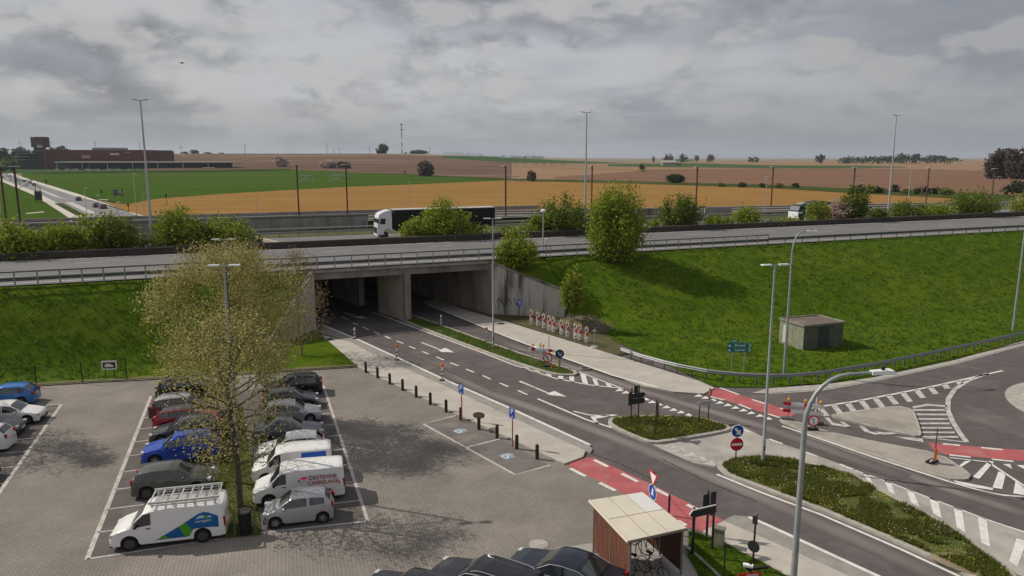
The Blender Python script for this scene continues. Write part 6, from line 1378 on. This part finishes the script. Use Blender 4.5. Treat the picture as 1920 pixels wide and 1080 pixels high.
# ---- wire fence with board at the foot of the left bank
fa, fb = P(-160, 742, .1), P(290, 706, .1); o = thing('wire_fence', 'thin wire fence on dark posts along the foot of the left grass bank', 'fence', fa, math.atan2((fb-fa).y, (fb-fa).x)); Lf = (fb-fa).length
for x, y in ((-150, 742), (-65, 736), (75, 714), (160, 708), (241, 704)):
    q = P(x, y+1, .1)-fa; MB().tube([(q.length, 0, -.1), (q.length, 0, 1.55)], .035, 6).build('post', black_m, o)
k = MB()
for i in range(7): k.tube([(0, 0, .15+.22*i), (Lf, 0, .15+.22*i)], .004, 3)
k.build('wire', black_m, o)
q0 = P(207, 706, .1); o = thing('notice_board', 'white framed board with a pale car picture hanging at the wire fence', 'notice board', q0, R(10)); pl(o, 'panel', rect(1.05, .68, .87, 0, .06), white_m); pl(o, 'panel_face', rect(.86, .46, .87), mat('board_dark', (.04, .042, .045), .6), -.0515, .003); MB().plate([(-.3, .74), (.28, .74), (.30, .86), (.16, .92), (.05, 1.0), (-.22, .99), (-.31, .88)], -.062, -.056).build('symbol', white_m, o); post(o, 1.1, .03, black_m, -.3); post(o, 1.1, .03, black_m, .3)
# ---- bicycle shelter
zA, zC = 2.30, 2.0
A_, B_, C_, D_ = P(1107, 937, zA), P(1205, 922, zC+.05), P(1289, 990, zC), P(1180, 1014, zA)
o = thing('bicycle_shelter', 'open bicycle shelter with cream roof panels and red brown slatted walls', 'bicycle shelter', (A_.x, A_.y, 0)); bs = o; b0 = Vector((A_.x, A_.y, 0))
def uv(u, v, dz=0):  # u: across (A->B), v: towards the camera (A->D)
    return A_.lerp(B_, u).lerp(D_.lerp(C_, u), v)-b0+Vector((0, 0, dz))
for i in range(3):
    for j in range(2):
        u0, u1, v0, v1 = i/3+.008, (i+1)/3-.008, j/2+.006, (j+1)/2-.006; q = [uv(u0, v0), uv(u1, v0), uv(u1, v1), uv(u0, v1)]; k = MB()
        k.add([p_+Vector((0, 0, -.04)) for p_ in q]+q, [(0, 1, 2, 3), (7, 6, 5, 4), (1, 0, 4, 5), (2, 1, 5, 6), (3, 2, 6, 7), (0, 3, 7, 4)]); k.build('roof_panel', roof_pale if (i, j) == (2, 0) else roof_cream, bs)
k = MB()
for i in range(4): k.tube([uv(i/3, -.01, -.05), uv(i/3, 1.01, -.05)], .045, 4)
for j in (0, .5, 1): k.tube([uv(-.01, j, -.06), uv(1.01, j, -.06)], .05, 4)
k.build('roof_beam', mat('shelter_beam', (.17, .14, .12), .6), bs)
k = MB(); k.tube([uv(-.015, 0, -.05), uv(-.015, 1, -.05)], .07, 6); k.build('gutter', mat('gutter_pale', (.55, .50, .42), .5), bs)
pm_ = mat('shelter_post', (.20, .19, .18), .5, .3)
posts_ = [(.05, .04), (.05, .5), (.05, .96), (.95, .04), (.95, .5), (.95, .96)]
for u, v in posts_:
    t_ = uv(u, v, -.06); MB().tube([(t_.x, t_.y, 0), tuple(t_)], .045, 8).build('post', pm_, bs)
def slatwall(u, v0, v1, m, nm, z0=.18, u2=None):
    a, b = uv(u, v0), uv(u if u2 is None else u2, v1); n = max(4, int((b-a).length/.115)); k = MB(); ang = math.atan2((b-a).y, (b-a).x)
    for i in range(n):
        c = a.lerp(b, (i+.5)/n); h = c.z-.12-z0; k.box((c.x, c.y, z0+h/2), (.09, .03, h), ang)
    k.build(nm, m, bs)
slatwall(.05, .05, .49, slat_m, 'slat_wall'); slatwall(.05, .51, .95, slat_m, 'slat_wall'); slatwall(.95, .05, .49, slat_dark, 'slat_wall'); slatwall(.95, .51, .95, slat_dark, 'slat_wall')
sh_floor = [P2(1068, 1026), P2(1116, 1018), P2(1240, 1000), P2(1320, 1078), P2(1350, 1115), P2(1150, 1160)]
structure('shelter_floor', MB().prism(sh_floor, None, .03), mat('floor_concrete', (.36, .34, .315), .85, 0, (.29, .27, .25), .8, 6))
structure('shelter_kerb', MB().ribbon([P(1286, 1022, .12), P(1320, 1052, .12), P(1380, 1110, .12)], .14), kerb_m)
# rack and bicycles
ra_, rb_ = uv(.16, .55, 0), uv(.86, .30, 0); ra_.z = rb_.z = 0; rd = (rb_-ra_).normalized(); rn_ = Vector((-rd.y, rd.x, 0))
rk = thing('bicycle_rack', 'dark two tier bicycle rack under the shelter roof', 'bicycle rack', b0+ra_, math.atan2(rd.y, rd.x)); Lr = (rb_-ra_).length
k = MB(); k.tube([(0, 0, 1.5), (Lr, 0, 1.5)], .03, 6).tube([(0, -.7, 1.42), (Lr, -.7, 1.42)], .025, 6); k.build('top_rail', steel_dark, rk)
for i in range(6): x = Lr*i/5; MB().tube([(x, 0, 0), (x, 0, 1.5), (x, -.75, 1.42)], .022, 5).build('holder', steel_dark, rk)
def bicycle(label, loc, rz, tilt=0):
    o = thing('bicycle', label, 'bicycle', loc, rz, 'bicycles in the shelter'); o.rotation_euler = (0, tilt, rz)
    for x in (-.52, .52):
        k = MB(); k.tube([(x+.33*math.cos(6.2832*i/18), 0, .34+.33*math.sin(6.2832*i/18)) for i in range(19)], .018, 5); w_ = k.build('wheel', tyre_m, o)
        k = MB()
        for i in range(6): k.tube([(x, 0, .34), (x+.31*math.cos(i*1.047), 0, .34+.31*math.sin(i*1.047))], .003, 3)
        k.build('spokes', steel, w_)
    k = MB(); k.tube([(-.52, 0, .34), (-.12, 0, .32), (.36, 0, .78), (-.22, 0, .80), (-.12, 0, .32)], .018, 6).tube([(-.52, 0, .34), (-.22, 0, .80), (-.25, 0, .95)], .014, 6).tube([(.52, 0, .34), (.36, 0, .78), (.33, 0, 1.0)], .016, 6); k.build('frame', black_m, o)
    MB().box((-.26, 0, .97), (.24, .12, .05)).build('saddle', black_m, o); MB().tube([(.25, -.25, 1.02), (.36, 0, 1.0), (.25, .25, 1.02)], .014, 5).build('handlebar', steel_dark, o)
pb = b0+ra_
bicycle('black bicycle lifted onto the upper tier of the rack', pb+rd*.35-rn_*.45+Vector((0, 0, .95)), math.atan2(-rn_.y, -rn_.x)); bicycle('black bicycle standing on the ground under the rack at the left wall', pb+rd*.05-rn_*.9+Vector((0, 0, .03)), math.atan2(-rn_.y, -rn_.x)+.1); bicycle('dark bicycle standing nearest the open front of the shelter', pb+rd*.5-rn_*1.25+Vector((0, 0, .03)), math.atan2(-rn_.y, -rn_.x)-.25)
# ================================================================ FAR BUILDINGS
def ftop(x, yt, Y): return HC-(yt-295)*Y/(FPX+(540-yt)*TP)
def fx(x, y, Y): return (x-960)/math.cos(PITCH)/(FPX+(540-y)*TP)*Y
mall_red = mat('mall_red_brick', (.125, .038, .028), .85, 0, (.10, .032, .025), .06, 5); mall_dark = mat('mall_dark', (.035, .035, .035), .7); mall_pale = mat('mall_pale_trim', (.42, .42, .40), .6)
Ym = 900.; o = thing('shopping_mall', 'long dark red windowless shopping building with a flat roof', 'shopping mall', (fx(83, 300, Ym), Ym, -.5)); bx = o.location.x
def bxm(x0, x1, y0, y1, nm, m, dep, par=o, dy=0, Y=Ym):
    X0, X1 = fx(x0, (y0+y1)/2, Y)-bx, fx(x1, (y0+y1)/2, Y)-bx; z1, z0 = ftop(0, y0, Y)+.5, ftop(0, y1, Y)+.5
    return MB().box(((X0+X1)/2, dep/2+dy, (z0+z1)/2), (X1-X0, dep, z1-z0)).build(nm, m, par)
bxm(88, 268, 281, 318, 'main_hall', mall_red, 80); bxm(262, 282, 283.5, 318, 'side_wing', mall_red, 60, dy=4); bxm(155, 200, 276.5, 281, 'roof_plant', mat('roof_plant_grey', (.28, .29, .30), .6), 30, dy=20)
bxm(83, 88, 280, 318, 'corner_tower', mat('mall_brick_light', (.24, .08, .055), .85), 30, dy=-1); bxm(60, 83, 282, 318, 'entrance_block', mall_dark, 30, dy=2)
for x in (66, 71, 76): bxm(x, x+2.2, 290, 316, 'glass_strip', mat('mall_glass', (.10, .13, .12), .3) if 'mall_glass' not in bpy.data.materials else bpy.data.materials['mall_glass'], .6, dy=1)
bxm(154, 170, 291, 297, 'wall_sign', mat('mall_sign', (.38, .22, .25), .6), .8, dy=-.9); bxm(207, 224, 287.6, 290.4, 'wall_sign', mat('mall_sign_pale', (.6, .55, .4), .6), .8, dy=-.9); bxm(236, 244, 285, 286, 'wall_sign', mall_pale, .8, dy=-.9)
o = thing('car_park_ramp', 'dark multi storey ramp with greenish decks left of the red mall', 'parking structure', (fx(20, 300, 880), 880, -.5)); bx = o.location.x
gm = mat('green_deck_edge', (.16, .26, .20), .6)
for i, (y0, x0, x1) in enumerate(((282, 19, 62), (287, 30, 60), (293, 18, 52), (299, 20, 48))):
    bxm(x0, x1, y0, y0+1.4, 'deck', gm, 30, o, 0, 880); 
for x in (22, 30, 38, 46, 55): bxm(x, x+1, 283, 318, 'column', mall_dark, 1.2, o, 3, 880)
bxm(24, 62, 286, 318, 'back_wall', mat('ramp_shade', (.05, .055, .052), .9), 20, o, 10, 880)
o = thing('water_tower', 'dark red square water tower rising above the mall entrance', 'tower', (fx(68, 300, 895), 915, -.5)); bx = o.location.x
bxm(57.5, 79.5, 256.5, 276, 'tank', mat('tower_red', (.10, .04, .032), .85), 14, o, 0, 915); bxm(62, 78, 276, 318, 'shaft', mall_dark, 8, o, 3, 915); bxm(72, 80, 272, 277, 'pale_box', mall_pale, 3, o, -3.2, 915); bxm(58, 63, 257.5, 259, 'roof_edge', mall_pale, 1, o, -1.2, 915)
Yc = 860.; o = thing('car_park_canopy', 'very long pale flat canopy over the mall car park', 'canopy', (fx(100, 304, Yc), Yc, -.3)); bx = o.location.x
bxm(102, 437, 303.2, 305.6, 'roof', mat('canopy_pale', (.46, .45, .41), .6), 30, o, 0, Yc)
for i in range(22): bxm(104+i*15.8, 105.2+i*15.8, 305.6, 318, 'column', mall_dark if i % 3 else mall_pale, .8, o, 2, Yc)
k = MB(); rg = random.Random(5)
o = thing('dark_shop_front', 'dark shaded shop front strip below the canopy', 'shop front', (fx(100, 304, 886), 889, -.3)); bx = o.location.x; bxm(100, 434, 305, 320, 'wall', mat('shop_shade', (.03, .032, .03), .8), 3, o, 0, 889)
for i in range(34):
    x = 106+i*9.6+rg.uniform(-2, 2); y = 314+rg.uniform(-1, 2); Yp = 844.5+rg.uniform(0, 5); w_ = rg.choice((4.4, 4.6, 4.2))
    p = (fx(x, y, Yp), Yp); q = thing('car', ['tiny pale parked car under the mall canopy, left part', 'tiny parked car under the mall canopy, right part'][i > 16], 'car', (p[0], p[1], 1.75), 0, 'tiny cars under the mall canopy, left part' if i <= 16 else 'tiny cars under the mall canopy, right part')
    k = MB(); k.plate([(-2.1, .3), (2.1, .3), (2.1, .9), (1.4, 1.0), (.9, 1.5), (-.9, 1.5), (-1.5, .95), (-2.1, .85)], -.85, .85); k.build('body', (white_p, silver_p, white_p, black_p)[(i*7) % 4], q); MB().box((0, -.86, 1.2), (1.8, .04, .4)).build('side_window', glass, q)
o = thing('bus', 'white bus or long van parked at the right end of the mall canopy', 'bus', (fx(391, 314, 840), 840, .05)); MB().box((0, 0, 2.6), (13, 3, 4.2)).build('body', white_p, o); MB().box((0, -1.52, 3.2), (12, .06, 1.3)).build('side_window', glass, o)
for x in (-4, 4): MB().disc((x, -1.4, .55), .55, (0, 1, 0), .3, 12).build('wheel', tyre_m, o)
structure('mall_forecourt', MB().box(((fx(98, 318, 842)+fx(440, 318, 842))/2, 871, .6), (fx(440, 318, 842)-fx(98, 318, 842), 58, 2.2)), mat('forecourt', (.09, .09, .07), .95, spec=.05)); field('dark_hedge_line', [(60, 325.5), (100, 325.5), (440, 321.5), (545, 319.5)], [(60, 323), (100, 323), (440, 319), (545, 317)], f_hg, .7, 30, 2)
# billboards
o = thing('billboard', 'dark blank billboard on two posts beside the far road', 'billboard', (fx(73, 378, 262), 262, -.2), R(0)); s_ = 262/1405.
MB().box((0, 0, ftop(0, 367, 262)+.2), (13.5*s_, .25, 17*s_)).build('panel', mat('billboard_dark', (.06, .06, .068), .6), o)
for x in (-4.5, 4.5): MB().tube([(x*s_, .05, 0), (x*s_, .05, 6)], .12, 6).build('post', steel_dark, o)
o = thing('fast_food_sign', 'black sign boards with a white number one and a rounded white letter m', 'sign board', (fx(222, 371, 288), 288, -.2)); s_ = 288/1405.
for x, w_ in ((-4.8, 7), (4.4, 9.5)): MB().box((x*s_, 0, ftop(0, 361, 288)+.2), (w_*s_, .2, 9.5*s_)).build('board', black_m, o)
for x in (-7, 8): MB().tube([(x*s_, .1, 0), (x*s_, .1, 4.5)], .1, 6).build('post', steel_dark, o)
zc = ftop(0, 361, 288)+.2; k = MB()
for c in (2.6, 6.0): k.tube([(s_*(c+1.7*math.cos(a)), -.15, zc-3.2*s_+6.6*s_*math.sin(a)) for a in [math.pi*i/10 for i in range(11)]], .11, 4)
k.build('emblem', head_w, o); inst('lettering', textmesh('1', 1.7, head_w), o, (-4.6*s_, -.13, zc), (R(90), 0, 0)); MB().box((-10*s_, .3, zc-2*s_), (1.6*s_, .3, 9*s_)).build('pale_panel', mat('pale_board', (.3, .33, .28), .7), o)
for x, y0, y1, Y, lb in ((241, 390, 382, 215, 'small black sign post in the orange field by the road'), (312, 373, 364, 250, 'small dark sign standing alone in the orange field'), (191, 364, 358, 320, 'small dark round sign by the crop field edge'), (87, 344, 340, 420, 'tiny dark sign beside the far road queue')):
    z0 = ftop(0, y0, Y); o = thing('road_sign', lb, 'road sign', (fx(x, y0, Y), Y, -.2)); MB().tube([(0, 0, 0), (0, 0, ftop(0, y1, Y)+.2)], .08, 5).build('post', black_m, o); MB().box((0, -.1, ftop(0, (y0+y1)/2-2, Y)+.2), (3.0*Y/1405, .1, 6*Y/1405)).build('panel', black_m, o)
# radio mast, turbines, farm
Yr = 1540.; o = thing('radio_mast', 'slender red and white radio mast on the hill with two antenna rings', 'radio mast', (fx(754, 290, Yr), Yr, zt(fx(754, 290, Yr), Yr))); Hm = ftop(0, 232, Yr)-o.location.z
for i in range(8): MB().tube([(0, 0, Hm*i/8), (0, 0, Hm*(i+1)/8)], [1.0-.06*i, .94-.06*i], 6).build('mast_section', (mat('mast_red', (.10, .03, .03), .7), white_m)[i % 2] if i < 5 else post_dark, o)
for z in (.80, .97):
    for a in range(3): MB().box((2.2*math.cos(a*2.1), 1.2*math.sin(a*2.1), Hm*z), (1.0, .6, 3.2)).tube([(0, 0, Hm*z), (2.2*math.cos(a*2.1), 1.2*math.sin(a*2.1), Hm*z)], .2, 4).build('antenna', post_dark, o)
tm = mat('turbine_white', (.30, .31, .33), .5)
for i, (x, yh, yb, rr, ph, lb) in enumerate(((36, 267, 278, 9, 90, 'wind turbine at the far left, left of the red tower'), (94, 266, 279, 9, 100, 'wind turbine directly right of the red tower'), (178.5, 267, 278, 8, 115, 'wind turbine above the middle of the red mall roof'), (262, 268, 282, 7, 30, 'faint wind turbine behind the tall leaning mast'), (339, 275, 287, 7, 95, 'wind turbine right of the tall leaning mast'), (459, 273, 288, 7, 140, 'wind turbine alone above the brown hill crest'), (613, 275, 289, 4, 60, 'left one of three faint turbines above the brown hill'), (626, 279, 289, 3.5, 20, 'middle one of three faint turbines above the brown hill'), (636, 279, 289, 3.5, 80, 'right one of three faint turbines above the brown hill'), (693, 277, 290, 4, 50, 'very faint turbine left of the dark round skyline tree'), (806, 278, 292, 4, 50, 'very faint turbine right of the radio mast'))):
    Y = 3800.; s_ = Y/1420; z = ftop(0, yh, Y); X = fx(x, yh, Y); o = thing('wind_turbine', lb, 'wind turbine', (X, Y, 0), 0, 'wind turbines on the horizon'); MB().tube([(0, 0, 0), (0, 0, z)], [2.2, 1.1], 6).build('tower', tm, o)
    for b in range(3):
        a = R(ph+120*b); MB().tube([(0, -3, z), (math.cos(a)*rr*s_*1.1, -3, z+math.sin(a)*rr*s_*1.1)], [1.3, .4], 4).build('blade', tm, o)
    MB().box((0, -1, z), (3, 6, 3)).build('nacelle', tm, o)
Yf = 1150.; o = thing('farm_building', 'grey farm shed with a pale roof in the far fields', 'farm building', (fx(1255, 306, Yf), Yf, ftop(0, 309, Yf)-.5)); MB().box((0, 8, 2), (20, 16, 4.5)).build('wall', mat('shed_grey', (.22, .22, .21), .8), o); MB().add([(-10.5, -.6, 4.2), (10.5, -.6, 4.2), (10.5, 8, 7), (-10.5, 8, 7), (-10.5, 16.5, 4.2), (10.5, 16.5, 4.2)], [(0, 1, 2, 3), (3, 2, 5, 4), (0, 3, 4), (1, 5, 2)]).build('roof', mat('shed_roof', (.34, .33, .31), .7), o)
MB().box((15, 8, 1.4), (9, 8, 3.2)).build('annex', mat('shed_dark', (.10, .10, .09), .8), o)
o = thing('bird', 'small dark bird gliding high in the sky at the upper left', 'bird', (fx(341, 118, 90), 90, ftop(0, 118, 90))); MB().ico((0, 0, 0), .12, 0, 2, (2.0, .8, .7)).build('body', black_m, o, 180)
for s in (-1, 1): MB().add([(0, 0, .04), (s*.3, .08, .07), (s*.5, .02, .04), (s*.28, -.06, .06)], [(0, 1, 2, 3)]).build('wing', black_m, o)

mh_ = mat('manhole_iron', (.05, .045, .042), .7, .3)
for i, (x, y, z, lb) in enumerate(((618, 636, .106, 'dark drain cover in the pavement before the left wing wall'), (939, 607, .106, 'dark drain cover in the far pavement beside the wing wall'), (1097, 690, .106, 'small dark cover in the far pavement below the warning panels'), (1010, 1021, .012, 'round pale cover in the car park paving above the black cars'))):
    o = thing('manhole_cover', lb, 'drain cover', P(x, y, z), R(20)); MB().tube([(0, 0, 0), (0, 0, .012)], .42, 18).build('frame_ring', kerb_m, o); MB().tube([(0, 0, .012), (0, 0, .018)], .34, 18).build('lid', mh_ if i < 3 else kerb_m, o)
# tar seams and patches in the road
sm_ = mat('tar_seam', (.045, .040, .040), .8); k = MB()
for p in ([(1545, 856), (1700, 905), (1800, 918), (1900, 938)], [(700, 640), (760, 662), (850, 700), (930, 735)], [(1655, 722), (1740, 726), (1790, 742)], [(1240, 860), (1330, 905), (1420, 940)], [(1112, 852), (1160, 868), (1235, 905)]):
    q = densify([P(x, y, .0085) for x, y in p], 40); k.ribbon([v+Vector((.12*nz(i*.5, 1), .12*nz(i*.5, 7), 0)) for i, v in enumerate(q)], .07)
structure('tar_seam', k, sm_)
# ================================================================ AIR
hm = bpy.data.materials.new('haze_air'); hm.use_nodes = True; t = hm.node_tree; t.nodes.clear()
ho = t.nodes.new('ShaderNodeOutputMaterial'); hv = t.nodes.new('ShaderNodeVolumePrincipled')
hv.inputs['Color'].default_value = (.80, .88, 1, 1); hv.inputs['Density'].default_value = .00006; hv.inputs['Anisotropy'].default_value = .2
t.links.new(hv.outputs[0], ho.inputs['Volume'])
bm_ = MB().box((0, 6800, 60), (38000, 14800, 126)); o = bm_.build('haze', hm); o['kind'] = 'stuff'; o['label'] = 'thin pale haze over the far fields'
